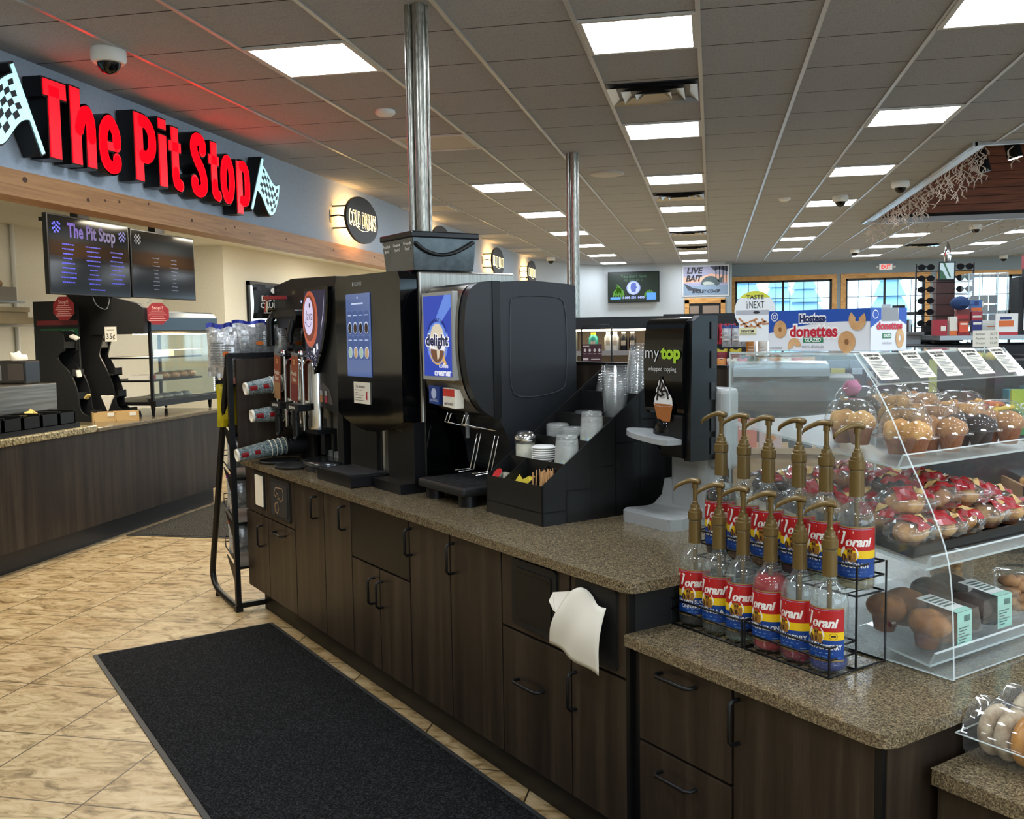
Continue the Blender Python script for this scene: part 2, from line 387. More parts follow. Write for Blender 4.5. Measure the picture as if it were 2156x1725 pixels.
sp = T('ceiling_speaker', 'round white ceiling speaker near the farther steel pole', 'speaker', (-1.02, 9.67, CH), 0, 'round ceiling speakers')
MB().lathe([(.17, 0), (.17, -.012), (.15, -.018), (0.001, -.012)], 32).build('grille', M('speaker_white', 'b9b7b3', .6), sp)
dup(sp, (-1.03, 15.05, CH), None, 'round white ceiling speaker, middle of the three down the aisle'); dup(sp, (-1.02, 17.4, CH), None, 'round white ceiling speaker, farthest of the three')
sm = T('smoke_detector', 'small round white smoke detector left of the nearer steel pole', 'smoke detector', (-2.24, 6.54, CH), 0, 'ceiling detectors')
MB().lathe([(.07, 0), (.072, -.02), (.05, -.035), (.02, -.04), (.001, -.04)], 24).build('body', WHITE, sm)
dup(sm, (.85, 12.1, CH), None, 'small round white detector on ceiling right of the bright light row')
cm = T('security_camera', 'white dome security camera on ceiling above the red sign', 'camera', (-3.2, 4.78, CH), 0, 'dome security cameras')
MB().lathe([(.088, 0), (.092, -.012), (.092, -.06), (.08, -.075)], 28).build('housing', WHITE, cm); MB().lathe([(.062, -.075), (.056, -.1), (.036, -.125), (.001, -.135)], 24).build('dome', GLOSSB, cm)
for p, l in (((1.98, 11.1), 'white dome security camera beside the wood-lined opening'), ((1.49, 12.1), 'white dome security camera in the row of lights left of the opening'), ((4.0, 16.2), 'white dome security camera just beyond the wood-lined opening'), ((2.8, 20.4), 'white dome security camera far beyond the opening, left one'), ((-3.3, 20.0), 'white dome security camera in the far left corner'), ((6.4, 23.5), 'white dome security camera by the far window wall')):
    dup(cm, (*p, CH), None, l)
# raised ceiling opening, lined with wood
CEDAR = noisy('cedar_board', [(.3, '62382a'), (.5, '824e38'), (.7, '94583e')], (.5, 1, 7), 4, .6, world=True)
OT = 4.6
c = MB(); n_ = 12
for i in range(n_):
    z0 = CH + .1 + (OT - CH - .1) * i / n_; z1 = CH + .1 + (OT - CH - .1) * (i + 1) / n_ - .008
    c.box(OX0, OY1, z0, OX1, OY1 + .02, z1); c.box(OX1, OY0, z0, OX1 + .02, OY1, z1); c.box(OX0, OY0 - .02, z0, OX1, OY0, z1); c.box(OX0 - .02, OY0, z0, OX0, OY1, z1)
struct(c.build('wall_opening', CEDAR))
struct(MB().box(OX0, OY0, CH - .004, OX0 + .13, OY1, CH + .01).build('trim_7', M('opening_flange', 'b4b6bc', .3, .4)))
struct(MB().box(OX0 - .1, OY0 - .1, OT, OX1 + .1, OY1 + .1, OT + .05).box(OX0 - .03, OY0 - .03, CH + .05, OX0 - .02, OY1 + .03, OT).box(OX0 - .03, OY1 + .02, CH + .05, OX1 + .03, OY1 + .03, OT).box(OX1 + .02, OY0, CH + .05, OX1 + .03, OY1 + .03, OT).box(OX0, OY0 - .03, CH + .05, OX1, OY0 - .02, OT).build('trim_2', M('opening_dark', '1c1512', .8)))
OTR = M('opening_trim', 'a7a6a4', .25, .5)
struct(MB().box(OX0 - .02, OY0 - .02, CH - .03, OX0 + .02, OY1 + .02, CH + .15).box(OX0, OY1 - .02, CH - .03, OX1, OY1 + .02, CH + .05).box(OX0, OY0 - .02, CH - .03, OX1, OY0 + .02, CH + .05).build('trim_3', OTR))
# walls
LX = -3.76
struct(MB().box(LX - .15, -4, 2.51, LX, 20.66, CH).build('wall_left', BLUEW))
struct(MB().box(-6.5, -4, 0, -6.4, 24, CH).box(-6.4, -4, 0, 3, -3.9, CH).box(3, -4, 0, 16, -3.9, .8).box(3, -4, 2.8, 16, -3.9, CH).build('wall_rear', WHITEW))
struct(MB().box(-6.4, 10.4, 0, -5.6, 20.66, CH).box(-6.4, 20.66, 0, LX - .1, 20.8, CH).build('wall_side', WHITEW))
struct(MB().box(-6.4, -4, 2.66, LX - .15, 10.4, 2.7).box(-5.6, 10.4, 2.66, LX - .15, 20.66, 2.7).build('wall_soffit', WHITEW))
bm = MB().box(LX - .16, -4, 2.37, LX + .025, 20.66, 2.515)
struct(bm.build('trim_4', PINE))
kn = MB()
for y, z, r in ((4.75, 2.47, .016), (5.3, 2.43, .012), (5.47, 2.45, .008), (5.62, 2.46, .009), (5.95, 2.49, .008), (6.5, 2.44, .012), (7.0, 2.43, .007), (7.15, 2.46, .009), (7.4, 2.44, .007), (8.1, 2.45, .01), (9.2, 2.44, .012), (10.4, 2.46, .01), (12, 2.44, .012)):
    kn.disc(FX(LX + .026), y, z, r * 1.3, r, 10); kn.disc(FX(LX + .0262), y, z, r * .6, r * .4, 8)
struct(kn.build('trim_5', KNOT))
FY0 = 22.9
poly = [(LX - .15, 20.66), (LX - .005, 20.66), (-2.9, 22.5), (-2.5, FY0), (.30, FY0), (.30, FY0 + .2), (-2.7, FY0 + .2)]
struct(MB().prism(poly, 0, CH, 'z').build('wall_far', FARW))
WY = 24.0
wins = [(.55, 2.79), (3.1, 4.86), (5.22, 8.2), (8.5, 12.5)]
wz0, wz1 = .9, 2.74
wl = MB().box(.25, WY, wz1, 16, WY + .15, CH).box(.25, WY, 0, 16, WY + .15, wz0).box(.25, WY, wz0, wins[0][0], WY + .15, wz1)
for a, b in zip(wins, wins[1:]): wl.box(a[1], WY, wz0, b[0], WY + .15, wz1)
wl.box(wins[-1][1], WY, wz0, 16, WY + .15, wz1); wl.box(.3, FY0, 0, .45, WY, CH)
struct(wl.build('wall_back', wall_mat('wall_back_blue', '8a979e', '95a2a8')))
struct(MB().box(15.9, -4, 0, 16, 24.1, .8).box(15.9, -4, 2.8, 16, 24.1, CH).box(15.9, -4, .8, 16, -2, 2.8).box(15.9, 21, .8, 16, 24.1, 2.8).build('wall_right', FARW))
struct(MB().box(15.94, -2, .8, 15.95, 21, 2.8).build('window_6', WINGL))
qq = MB()
for k in range(12): qq.box(15.9, -2 + k * 2.0, .8, 15.98, -1.9 + k * 2.0, 2.8)
struct(qq.build('trim_6', PINEX))
for i, (a, b) in enumerate(wins):
    p = T('window_%d' % (i + 1), '', 'window'); del p['label'], p['category']; p['kind'] = 'structure'
    t = .11
    MB().box(a - t, WY - .025, wz1, b + t, WY, wz1 + t).box(a - t, WY - .025, wz0 - t, b + t, WY, wz0).box(a - t, WY - .025, wz0, a, WY, wz1).box(b, WY - .025, wz0, b + t, WY, wz1).build('window_frame', PINEX, p)
    m = MB().box(a, WY + .04, wz1 - .05, b, WY + .1, wz1).box(a, WY + .04, wz0, b, WY + .1, wz0 + .05).box(a, WY + .04, wz0, a + .05, WY + .1, wz1).box(b - .05, WY + .04, wz0, b, WY + .1, wz1).box(a, WY + .04, 1.85, b, WY + .1, 1.93)
    m.box((a + b) / 2 - .025, WY + .04, wz0, (a + b) / 2 + .025, WY + .1, wz1)
    nn = int((b - a) / .29)
    for k in range(1, nn): x = a + (b - a) * k / nn; m.box(x - .006, WY + .06, wz0, x + .006, WY + .075, wz1)
    m.box(a, WY + .06, 2.3, b, WY + .075, 2.315); m.build('muntin', M('window_bar', '15181c', .5), p)
    MB().box(a, WY + .08, wz0, b, WY + .085, wz1).build('pane', WINGL, p)
# outside
gr = MB().box(-10, 24.6, -.2, 40, 90, -.1).build('parking_lot', M('asphalt', 'b8bec4', .9)); tag(gr, 'grey snowy parking lot seen through the far windows', 'parking lot')
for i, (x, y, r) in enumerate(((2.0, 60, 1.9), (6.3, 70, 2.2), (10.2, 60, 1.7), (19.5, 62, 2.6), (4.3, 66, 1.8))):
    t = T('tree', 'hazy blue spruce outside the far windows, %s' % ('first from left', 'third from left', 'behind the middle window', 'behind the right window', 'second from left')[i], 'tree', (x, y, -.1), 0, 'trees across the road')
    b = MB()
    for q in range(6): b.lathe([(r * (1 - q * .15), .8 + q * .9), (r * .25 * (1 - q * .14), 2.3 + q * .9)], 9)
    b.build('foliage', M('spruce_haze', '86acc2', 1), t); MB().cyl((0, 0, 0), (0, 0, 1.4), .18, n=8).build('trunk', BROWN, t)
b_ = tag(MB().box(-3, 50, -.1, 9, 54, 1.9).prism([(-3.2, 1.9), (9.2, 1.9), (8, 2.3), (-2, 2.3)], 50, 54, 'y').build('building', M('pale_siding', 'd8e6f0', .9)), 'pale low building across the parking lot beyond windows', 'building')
# steel poles between counter and ceiling
pm = noisy('galvanized', [(.35, '85867f'), (.6, 'b4b4ab')], (30, 30, 4), 6, .3, .8, det=2, world=True)
def pole(x, y, z0, label):
    t = T('steel_pole', label, 'pole', (x, y, z0), 0, 'steel poles up to the ceiling')
    MB().cyl((-.03, 0, 0), (-.03, 0, CH - z0), .021, n=12).cyl((.022, -.012, 0), (.022, -.012, CH - z0 + .0), .03, n=14).build('pipe', pm, t)
    MB().cyl((.052, .02, 0), (.052, .02, CH - z0), .009, n=8).build('conduit', pm, t)
    return t
# ================================================================ coffee island (rotated 45 degrees to the room)
VF = 1.70; ZT = .888; ZL = .74
def handle(parent, x0, z0, x1, z1, y=0, r=.0055, out=.032, name='handle'):
    p = [(x0, y, z0), (x0, y - out * .7, z0), (x0 + (x1 - x0) * .08, y - out, z0 + (z1 - z0) * .08), (x1 - (x1 - x0) * .08, y - out, z1 - (z1 - z0) * .08), (x1, y - out * .7, z1), (x1, y, z1)]
    return MB().tube(p, r, 8).build(name, METALB, parent)
GAP = .004
def cabinet(u0, u1, z1, label, parts, depth=.72, zb=.155):
    t = IT('base_cabinet', label, 'cabinet', u0, VF, 0, 0, 'dark laminate cabinets of the coffee island')
    w = u1 - u0
    MB().box(0, .02, zb, w, depth, z1).build('body', BLACKM, t)
    MB().box(0, .09, 0, w, depth, zb).build('toe_kick', BLACK, t)
    for kind, a0, b0, a1, b1, *h in parts:
        a1 = w if a1 is None else a1; b1 = z1 if b1 is None else b1
        m = MB().box(a0 + GAP, 0, b0 + GAP, a1 - GAP, .02, b1 - GAP)
        mat = DWOOD if kind != 'glass' else BLACK
        nm = {'door': 'door', 'drawer': 'drawer', 'panel': 'fascia_panel', 'glass': 'access_panel'}[kind]
        d = m.build(nm, mat, t, bevel=.0015)
        for hh in h:
            if hh[0] == 'h': handle(d, hh[1], hh[2], hh[3], hh[4])
    return t
HID = .60
uA, uB, uC, uD, uE, uF, uG, uH, uI, uJ = -5.40, -5.03, -4.62, -4.235, -3.92, -3.355, -3.03, -2.68, -2.292, -2.015
a = cabinet(uA, uB, .858, 'dark laminate cabinet at far left end of island under the white napkin slot', [('panel', .0, HID, None, None), ('door', 0, .155, None, HID, ('h', .275, .545, .275, .43))], depth=.66)
pl = MB().prism(rrect(.17, .64, .34, .84, .01), -.006, 0, 'y').build('napkin_plate', BLACKM, a)
MB().prism(rrect(.195, .652, .325, .822, .008), -.009, -.004, 'y').build('napkin_stack', PAPER, a, label='white napkins showing in the slot')
b = cabinet(uB, uC, .858, 'dark laminate cabinet with swing flap marked by a hand dropping a cup', [('panel', 0, HID, None, None), ('drawer', 0, .155, None, HID, ('h', .13, .547, .27, .547))])
MB().prism(rrect(.07, .625, .36, .835, .015), -.008, 0, 'y').build('flap_frame', BLACKM, b)
fl = MB().prism(rrect(.095, .645, .335, .815, .01), -.012, -.008, 'y').build('flap', DKGREY, b)
ic = MB(); IC = M('icon_tan', 'a08468', .6)
def stroke(mb, fn, pts, wd):
    for (x0, y0), (x1, y1) in zip(pts, pts[1:]):
        dx, dy = x1 - x0, y1 - y0; L = math.hypot(dx, dy) or 1; nx, ny = -dy / L * wd / 2, dx / L * wd / 2; ex, ey = dx / L * wd * .3, dy / L * wd * .3
        mb.add([fn(x0 + nx - ex, y0 + ny - ey), fn(x0 - nx - ex, y0 - ny - ey), fn(x1 - nx + ex, y1 - ny + ey), fn(x1 + nx + ex, y1 + ny + ey)], [(0, 1, 2, 3)])
F_ = FY(-.0125)
stroke(ic, F_, [(.14, .755), (.17, .79), (.27, .795), (.285, .77), (.27, .735), (.235, .725), (.22, .74), (.2, .73), (.21, .755), (.185, .765), (.17, .74), (.14, .755)], .005)
stroke(ic, F_, [(.15, .7), (.19, .715), (.21, .68), (.19, .655), (.155, .665), (.15, .7)], .005); stroke(ic, F_, [(.15, .7), (.165, .69), (.17, .66)], .004)
ic.build('hand_icon', IC, fl)
cabinet(uC, uD, .858, 'tall dark laminate door cabinet right of the hand-marked flap', [('door', 0, .155, None, None, ('h', .3, .815, .3, .71))])
cabinet(uD, uE, .858, 'tall dark laminate door cabinet beside the black access panel', [('door', 0, .155, None, None, ('h', .25, .815, .25, .71))])
w_ = uF - uE; cabinet(uE, uF, .858, 'dark cabinet with black access panel above a pair of small doors', [('glass', 0, HID, None, None), ('door', 0, .155, w_ / 2, HID, ('h', w_ / 2 - .05, .55, w_ / 2 - .05, .44)), ('door', w_ / 2, .155, None, HID, ('h', w_ / 2 + .03, .55, w_ / 2 + .03, .44))])
cabinet(uF, uG, .858, 'tall dark laminate door cabinet just right of the black access panel', [('door', 0, .155, None, None, ('h', .02, .82, .02, .715))])
cabinet(uG, uH, .858, 'tall dark laminate door cabinet left of the black waste flap', [('door', 0, .155, None, None, ('h', .03, .82, .03, .71))])
h = cabinet(uH, uI, .858, 'dark cabinet with black square waste flap above a wide drawer', [('panel', 0, HID, None, None), ('drawer', 0, .155, None, HID, ('h', .1, .44, .24, .44))])
MB().prism(rrect(.075, .625, .325, .845, .012), -.008, 0, 'y').build('flap_frame', BLACKM, h)
MB().prism(rrect(.1, .65, .3, .82, .008), -.012, -.008, 'y').box(.11, -.013, .8, .29, -.0125, .806).build('flap', BLACK, h)
i_ = cabinet(uI, uJ, .858, 'dark cabinet with napkin slot over a narrow door at near end of upper counter', [('panel', 0, HID, None, None), ('door', 0, .155, None, HID, ('h', .025, .555, .025, .44))])
MB().prism(rrect(.035, .615, .225, .85, .012), -.008, 0, 'y').build('napkin_plate', BLACKM, i_)
MB().box(.262, -.002, .0, .277, .018, .858).build('edge_strip', BLACK, i_)
# napkin hanging out of the slot
nv, nf = [], []
cols, rows = 12, 14
def nap(a, b_):
    y = -.022 - .05 * math.sin(min(1, b_ * 1.3) * PI / 2) * (1 - .25 * b_) - .008 * math.sin(a * 9 + b_ * 3)
    x = uI + (.048 + .155 * a) + (-.10 * b_ * (1 - a)) * .75 - .02 * (1 - b_) * (1 - a)
    z = .808 - .012 * (1 - a) ** 2 * 0 + .01 * math.sin(a * 5) * (1 - b_) - .165 * b_ - .035 * a * b_ + .015 * math.exp(-((a - .35) / .2) ** 2) * (1 - b_)
    return (x - uI, y, z)
for j in range(rows + 1):
    for i in range(cols + 1): nv.append(nap(i / cols, j / rows))
for j in range(rows):
    for i in range(cols): k = j * (cols + 1) + i; nf.append((k, k + cols + 1, k + cols + 2, k + 1))
np_ = MB().add(nv, nf, True)
tr = [nap(0, 0), nap(0, .35), (-.03, -.06, .79), (-.045, -.045, .765), (-.04, -.035, .80)]
np_.add([nap(0, 0), nap(0, .38), (-.012, -.055, .745), (-.05, -.045, .765), (-.048, -.03, .79)], [(0, 4, 3, 2, 1)])
o = np_.build('napkin', PAPER); place(o, XY(uI, VF, 0), ISL); tag(o, 'white paper napkin hanging out of the black slot in cabinet end', 'napkin')
m = o.modifiers.new('t', 'SOLIDIFY'); m.thickness = .0015
# lower cabinets
uK, uL = -1.628, -1.205
j_ = cabinet(uJ + .035, uK, .71, 'lower dark cabinet with two drawers under the syrup bottles', [('drawer', 0, .45, None, None, ('h', .095, .665, .225, .665)), ('drawer', 0, .155, None, .45, ('h', .095, .392, .225, .392))])
MB().box(-.035, .012, 0, .0, .7, .71).build('filler_strip', BLACK, j_)
k_ = cabinet(uK, uL, .71, 'lower dark cabinet with one wide door at the near corner', [('door', 0, .155, .408, None, ('h', .02, .68, .02, .57))], depth=.3)
MB().box(.405, 0, 0, .423, .012, .71).build('edge_strip', BLACK, k_)
MB().box(.405, .012, 0, .426, 3.0, .71).build('end_panel', DWOOD, k_)
# end panel of the upper cabinets (above lower counter)
ep = MB().box(uJ - .03, VF + .02, ZL, uJ - .004, VF + .75, .858).build('side_panel', DWOOD)
place(ep, (0, 0, 0), ISL); tag(ep, 'short dark laminate side panel closing the upper counter end behind the bottles', 'panel')
def slab(pts, z0, z1, name, label, r, mat=QUARTZ):
    # rounded outline corners
    n = len(pts); out = []
    for i in range(n):
        p, a, b = Vector(pts[i]), Vector(pts[i - 1]), Vector(pts[(i + 1) % n]); rr = r[i]
        if rr <= 0: out.append(tuple(p)); continue
        da, db = (a - p).normalized(), (b - p).normalized()
        for k in range(7):
            t = k / 6; q = p + da * rr * (1 - t) ** 2 + db * rr * t ** 2; out.append(tuple(q))
    o = MB().prism(out, z0, z1, 'z').build(name, mat, bevel=.006, seg=3); place(o, (0, 0, 0), ISL); tag(o, label, 'countertop'); return o
slab([(-5.42, 1.675), (-1.985, 1.675), (-1.985, 2.598), (-5.42, 2.598)], .858, ZT, 'countertop', 'upper brown speckled stone countertop under the coffee machines', [.03, .05, 0, 0])
slab([(uJ, 1.675), (-1.178, 1.675), (-1.178, 4.7), (-2.4, 4.7), (-2.4, 2.66), (uJ, 2.66)], .71, ZL, 'countertop', 'lower brown speckled stone countertop under the bottles and pastry case', [0, .05, 0, 0, 0, 0])
# small shelf counter at bottom right
slab([(-1.18, 1.83), (-.2, 1.83), (-.2, 2.6), (-1.18, 2.6)], .60, .635, 'countertop', 'lowest brown speckled ledge at bottom right under the donut pack', [0, .04, 0, 0])
lc = IT('base_cabinet', 'low dark laminate cabinet under the bottom right ledge', 'cabinet', -1.18, 1.86, 0)
MB().box(0, 0, .155, .93, .7, .6).build('body', DWOOD, lc); MB().box(0, .08, 0, .93, .7, .155).build('toe_kick', BLACK, lc)
# back riser panel between the two sides of the island
rp = IT('back_panel', 'dark brown upright panel along the back of the coffee counter', 'panel', -5.42, 2.60, .0)
MB().box(0, 0, 0, 2.90, .03, 1.44).build('board', DWOOD, rp); MB().box(0, -.004, 1.44, 2.90, .034, 1.448).build('edge_cap', BLACK, rp)
# mats on the floor
def mat_(name, label, cx, cy, rz, lx, ly, m):
    t = T(name, label, 'floor mat', (cx, cy, 0), rz)
    MB().box(-lx / 2 + .022, -ly / 2 + .022, .0, lx / 2 - .022, ly / 2 - .022, .010).build('carpet', m, t)
    b = MB()
    for q in ((-lx / 2, -ly / 2, lx / 2, -ly / 2 + .022), (-lx / 2, ly / 2 - .022, lx / 2, ly / 2), (-lx / 2, -ly / 2 + .022, -lx / 2 + .022, ly / 2 - .022), (lx / 2 - .022, -ly / 2 + .022, lx / 2, ly / 2 - .022)): b.box(q[0], q[1], 0, q[2], q[3], .006)
    b.build('rubber_border', M('rubber', '2e3031', .6), t)
k = 1.58 / 1.468; s2 = S2
u0 = (-2.817 - 3.863) * s2 * k; v0 = (3.863 - 2.817) * s2 * k; v1 = (4.475 - 2.215) * s2 * k
c = XY(u0 + 1.83, (v0 + v1) / 2); mat_('floor_mat', 'long black carpet mat on the tiles in front of the coffee island', c.x, c.y, ISL, 3.66, v1 - v0, MATM)
mat_('floor_mat', 'dark grey speckled mat far back beside the left counter', -3.62, 6.83 + 1.2, 0, 2.0, 2.4, MATG)
# recessed lamps in the kitchen soffit (above and behind the beam)
KL = M('kitchen_lamp', 'ffffff', .5, emit=30, ecol='fff4de')
kl = T('recessed_lamp', 'recessed kitchen lamp hidden behind the wood beam', 'ceiling light', (-4.5, 6.5, 2.655), 0, 'recessed kitchen lamps')
MB().add([(-.28, -.28, 0), (-.28, .28, 0), (.28, .28, 0), (.28, -.28, 0)], [(0, 1, 2, 3)]).build('lens', KL, kl)
for x, y in ((-4.5, 5.0), (-4.5, 3.4), (-4.5, 8.2), (-4.5, 9.8), (-4.5, 12.5), (-4.5, 15.5), (-4.5, 18.5)): dup(kl, (x, y, 2.655))
# ================================================================ red sign, flags, round signs
SR = M('sign_red', 'ff1226', .4, emit=1.15, ecol='ff0a1e'); SRE = M('sign_red_edge', 'ff3040', .4, emit=2.6, ecol='ff2a3c'); SBK = M('sign_black', '08090b', .35)
SCY = M('sign_cyan_white', 'bfe9ee', .4, emit=.95, ecol='b5e6ec'); SDK = M('sign_dark_check', '0d1a1e', .4)
def smooth(pts, n=5, closed=False):
    out = []; m = len(pts); P_ = [Vector(p) for p in pts]
    rng = range(m) if closed else range(m - 1)
    for i in rng:
        a = P_[i - 1] if (closed or i > 0) else P_[i]; b = P_[i]; c = P_[(i + 1) % m]; d = P_[(i + 2) % m] if (closed or i + 2 < m) else c
        for k in range(n):
            t = k / n; out.append(tuple(.5 * ((2 * b) + (c - a) * t + (2 * a - 5 * b + 4 * c - d) * t * t + (3 * b - a - 3 * c + d) * t ** 3)))
    if not closed: out.append(tuple(P_[-1]))
    return out
def ribbon(mb, pts, wd, x0, x1, closed=False, grow=0):
    """thick stroke in the y-z plane extruded from x0 (back) to x1 (front)"""
    n = len(pts); w2 = wd / 2
    for i in range(n if closed else n - 1):
        (a, b), (c, d) = pts[i], pts[(i + 1) % n]; L = math.hypot(c - a, d - b)
        if L < 1e-6: continue
        ex, ey = (c - a) / L, (d - b) / L
        if grow and not closed:
            if i == 0: a -= ex * grow; b -= ey * grow
            if i == n - 2: c += ex * grow; d += ey * grow
        nx, ny = -ey * w2, ex * w2; mb.prism([(a + nx, b + ny), (a - nx, b - ny), (c - nx, d - ny), (c + nx, d + ny)], x0, x1, 'x')
    for i in range(0 if closed else 1, n if closed else n - 1):
        mb.prism([(pts[i][0] + w2 * math.cos(2 * PI * k / 14), pts[i][1] + w2 * math.sin(2 * PI * k / 14)) for k in range(14)], x0, x1, 'x')
LET = {
 'T': [([(4.80, 2.985), (4.988, 2.988)], .088, 0), ([(4.885, 3.0), (4.883, 2.605)], .09, 0)],
 'h': [([(5.07, 3.04), (5.07, 2.605)], .083, 0), (smooth([(5.09, 2.80), (5.125, 2.885), (5.175, 2.918), (5.205, 2.87), (5.208, 2.78)]) + [(5.208, 2.605)], .08, 0)],
 'e': [([(5.33, 2.765), (5.455, 2.765)], .05, 0), (smooth([(5.457, 2.765), (5.455, 2.85), (5.395, 2.915), (5.335, 2.86), (5.322, 2.77), (5.34, 2.67), (5.40, 2.637), (5.452, 2.655), (5.457, 2.70)]), .076, 0)],
 'P': [([(5.70, 3.033), (5.70, 2.605)], .085, 0), (smooth([(5.72, 2.99), (5.79, 2.985), (5.845, 2.93), (5.848, 2.83), (5.80, 2.77), (5.72, 2.765)]), .08, 0)],
 'i': [([(5.977, 3.05), (5.977, 2.988)], .085, 0), ([(5.977, 2.945), (5.977, 2.605)], .085, 0)],
 't': [([(6.13, 3.025), (6.13, 2.72)] + smooth([(6.13, 2.70), (6.142, 2.65), (6.192, 2.637)]), .08, 0), ([(6.055, 2.895), (6.2, 2.895)], .064, 0)],
 'S': [(smooth([(6.497, 2.925), (6.495, 2.985), (6.443, 3.007), (6.39, 2.985), (6.38, 2.92), (6.42, 2.855), (6.475, 2.795), (6.505, 2.73), (6.5, 2.665), (6.44, 2.637), (6.385, 2.655), (6.378, 2.71)]), .086, 0)],
 't_': [([(6.66, 3.025), (6.66, 2.72)] + smooth([(6.66, 2.70), (6.672, 2.65), (6.722, 2.637)]), .08, 0), ([(6.585, 2.895), (6.73, 2.895)], .064, 0)],
 'o': [([(6.86 + .066 * math.cos(a * PI / 14), 2.783 + .146 * math.sin(a * PI / 14)) for a in range(28)], .078, 1)],
 'p': [([(7.05, 2.95), (7.05, 2.55)], .085, 0), (smooth([(7.07, 2.922), (7.13, 2.92), (7.172, 2.865), (7.174, 2.70), (7.13, 2.652), (7.07, 2.655)]), .078, 0)]}
sg = T('channel_letter_sign', 'large glowing red letters reading The Pit Stop on blue wall', 'sign', (LX, 6.0, 2.8))
def rel(mb): return mb.at(Matrix.Translation((-LX, -6.0, -2.8)))
for ch, strokes in LET.items():
    b = rel(MB())
    for pts, wd, cl in strokes: ribbon(b, pts, wd + .022, LX + .015, LX + .13, bool(cl), .011)
    lo = b.build('letter', SBK, sg); r_ = MB().at(Matrix.Translation((-LX, -6.0, -2.8)))
    for pts, wd, cl in strokes: ribbon(r_, pts, wd, LX + .128, LX + .136, bool(cl))
    r_.build('lit_face', SR, lo)
def flag(name, label, px, sgn, y0, z0):
    t = T(name, label, 'sign', (LX, y0, z0)); g = lambda q: (sgn * q[0], q[1])
    top, bot = (0, .225), (-.215, -.205)
    b = MB(); pole_ = [g(top), g(bot)]
    if sgn < 0: pole_ = pole_
    ribbon(b, pole_, .045, .015, .13, False, .01)
    def cl(s, t_):
        # s along from pole to fly, t_ from top to bottom
        ax, az = -.012 - .03 * t_, .15 - .0 * t_; p0 = Vector((top[0] - .02, top[1] - .04)).lerp(Vector((bot[0] + .09, bot[1] + .165)), t_)
        p1 = Vector((.305, .06)).lerp(Vector((.205, -.18)), t_); q = p0.lerp(p1, s)
        q.y += -.045 * math.sin(s * PI) * (1.0) + .055 * math.sin(s * PI * 2) * .35 * (1 + t_); q.x += .02 * math.sin(t_ * PI); return g((q.x, q.y))
    N = 16; out = [cl(k / N, 0) for k in range(N + 1)] + [cl(1, k / 8) for k in range(1, 9)] + [cl(1 - k / N, 1) for k in range(1, N + 1)]
    cx = sum(p[0] for p in out) / len(out); cz = sum(p[1] for p in out) / len(out)
    b.prism([(cx + (p[0] - cx) * 1.06, cz + (p[1] - cz) * 1.06) for p in out], .015, .128, 'x')
    bo = b.build('flag_body', SBK, t); f = MB(); ribbon(f, pole_, .022, .13, .138)
    f.prism(out, .128, .133, 'x'); f.mat(1)
    X = .1335; nx, ny = 7, 6
    for i in range(nx):
        for j in range(ny):
            if (i + j) % 2 == 0:
                a0, a1, b0, b1 = .07 + i / nx * .86, .07 + (i + 1) / nx * .86, .1 + j / ny * .8, .1 + (j + 1) / ny * .8
                pts = [cl(a0, b0), cl((a0 + a1) / 2, b0), cl(a1, b0), cl(a1, b1), cl((a0 + a1) / 2, b1), cl(a0, b1)]
                f.add([(X, p[0], p[1]) for p in (pts if sgn < 0 else pts[::-1])], [(0, 1, 2, 3, 4, 5)])
    f.build('lit_face', [SCY, SDK], bo)
flag('checkered_flag_sign', 'lit checkered flag sign right of the red letters', 0, 1, 7.462, 2.815)
flag('checkered_flag_sign', 'lit checkered flag sign left of the red letters at picture edge', 0, -1, 4.56, 2.815)
# oval signs with warm back glow
WARM = M('warm_glow_letters', 'ffe9b8', .5, emit=3.0, ecol='ffe2a0'); SGD = noisy('sign_dark_wood', [(.3, '17130f'), (.7, '2a241d')], (1, 1, 9), 5, .5)
def oval(y, z, text, label, sc=1.0):
    t = T('oval_wall_sign', label, 'sign', (LX, y, z), 0, 'oval lit signs along the blue wall')
    rx, rz = .47 * sc, .24 * sc
    MB().prism([(rx * math.cos(a * PI / 20), rz * math.sin(a * PI / 20)) for a in range(40)], .15, .175, 'x').build('board', SGD, t)
    m = MB().box(.0, -.40, .10, .15, -.385, .115).box(0, -.4, -.12, .15, -.385, -.105).box(0, .2, -.1, .15, .215, -.085).box(0, -.47, -.06, .008, -.44, .06).tube([(.0, -.455, 0), (.08, -.44, .01), (.15, -.38, .0)], .008)
    m.build('bracket', BLACK, t)
    l = MB()
    if text: l.text(text, .15 * sc, FX(.177), 0, .0, w=.80 * sc, bold=.035)
    l.ring(FX(.177), 0, .04, .30 * sc, .31 * sc, 16, .5, PI * 1.15, PI * 1.9); l.mat(1)
    if text: l.text(text, .15 * sc, FX(.1775), 0, .0, w=.76 * sc, bold=-.005)
    l.build('lettering', [WARM, SGD], t)
    MB().prism([(rx * .8 * math.cos(a * PI / 12), rz * .8 * math.sin(a * PI / 12)) for a in range(24)], .146, .1495, 'x').build('back_light', M('back_glow', 'ffd9a0', .5, emit=14, ecol='ffc37a'), t)
oval(9.66, 2.78, 'COLD DRINKS', 'dark oval sign with glowing letters reading COLD DRINKS')
oval(12.7, 2.80, '', 'dark oval sign whose top shows just behind the steel pole')
oval(16.2, 2.80, 'IIII', 'dark oval sign with glowing lettering farther down the blue wall, left of the second pole')
oval(19.4, 2.80, 'IIII', 'dark oval sign at the far end of the blue wall, the smallest')
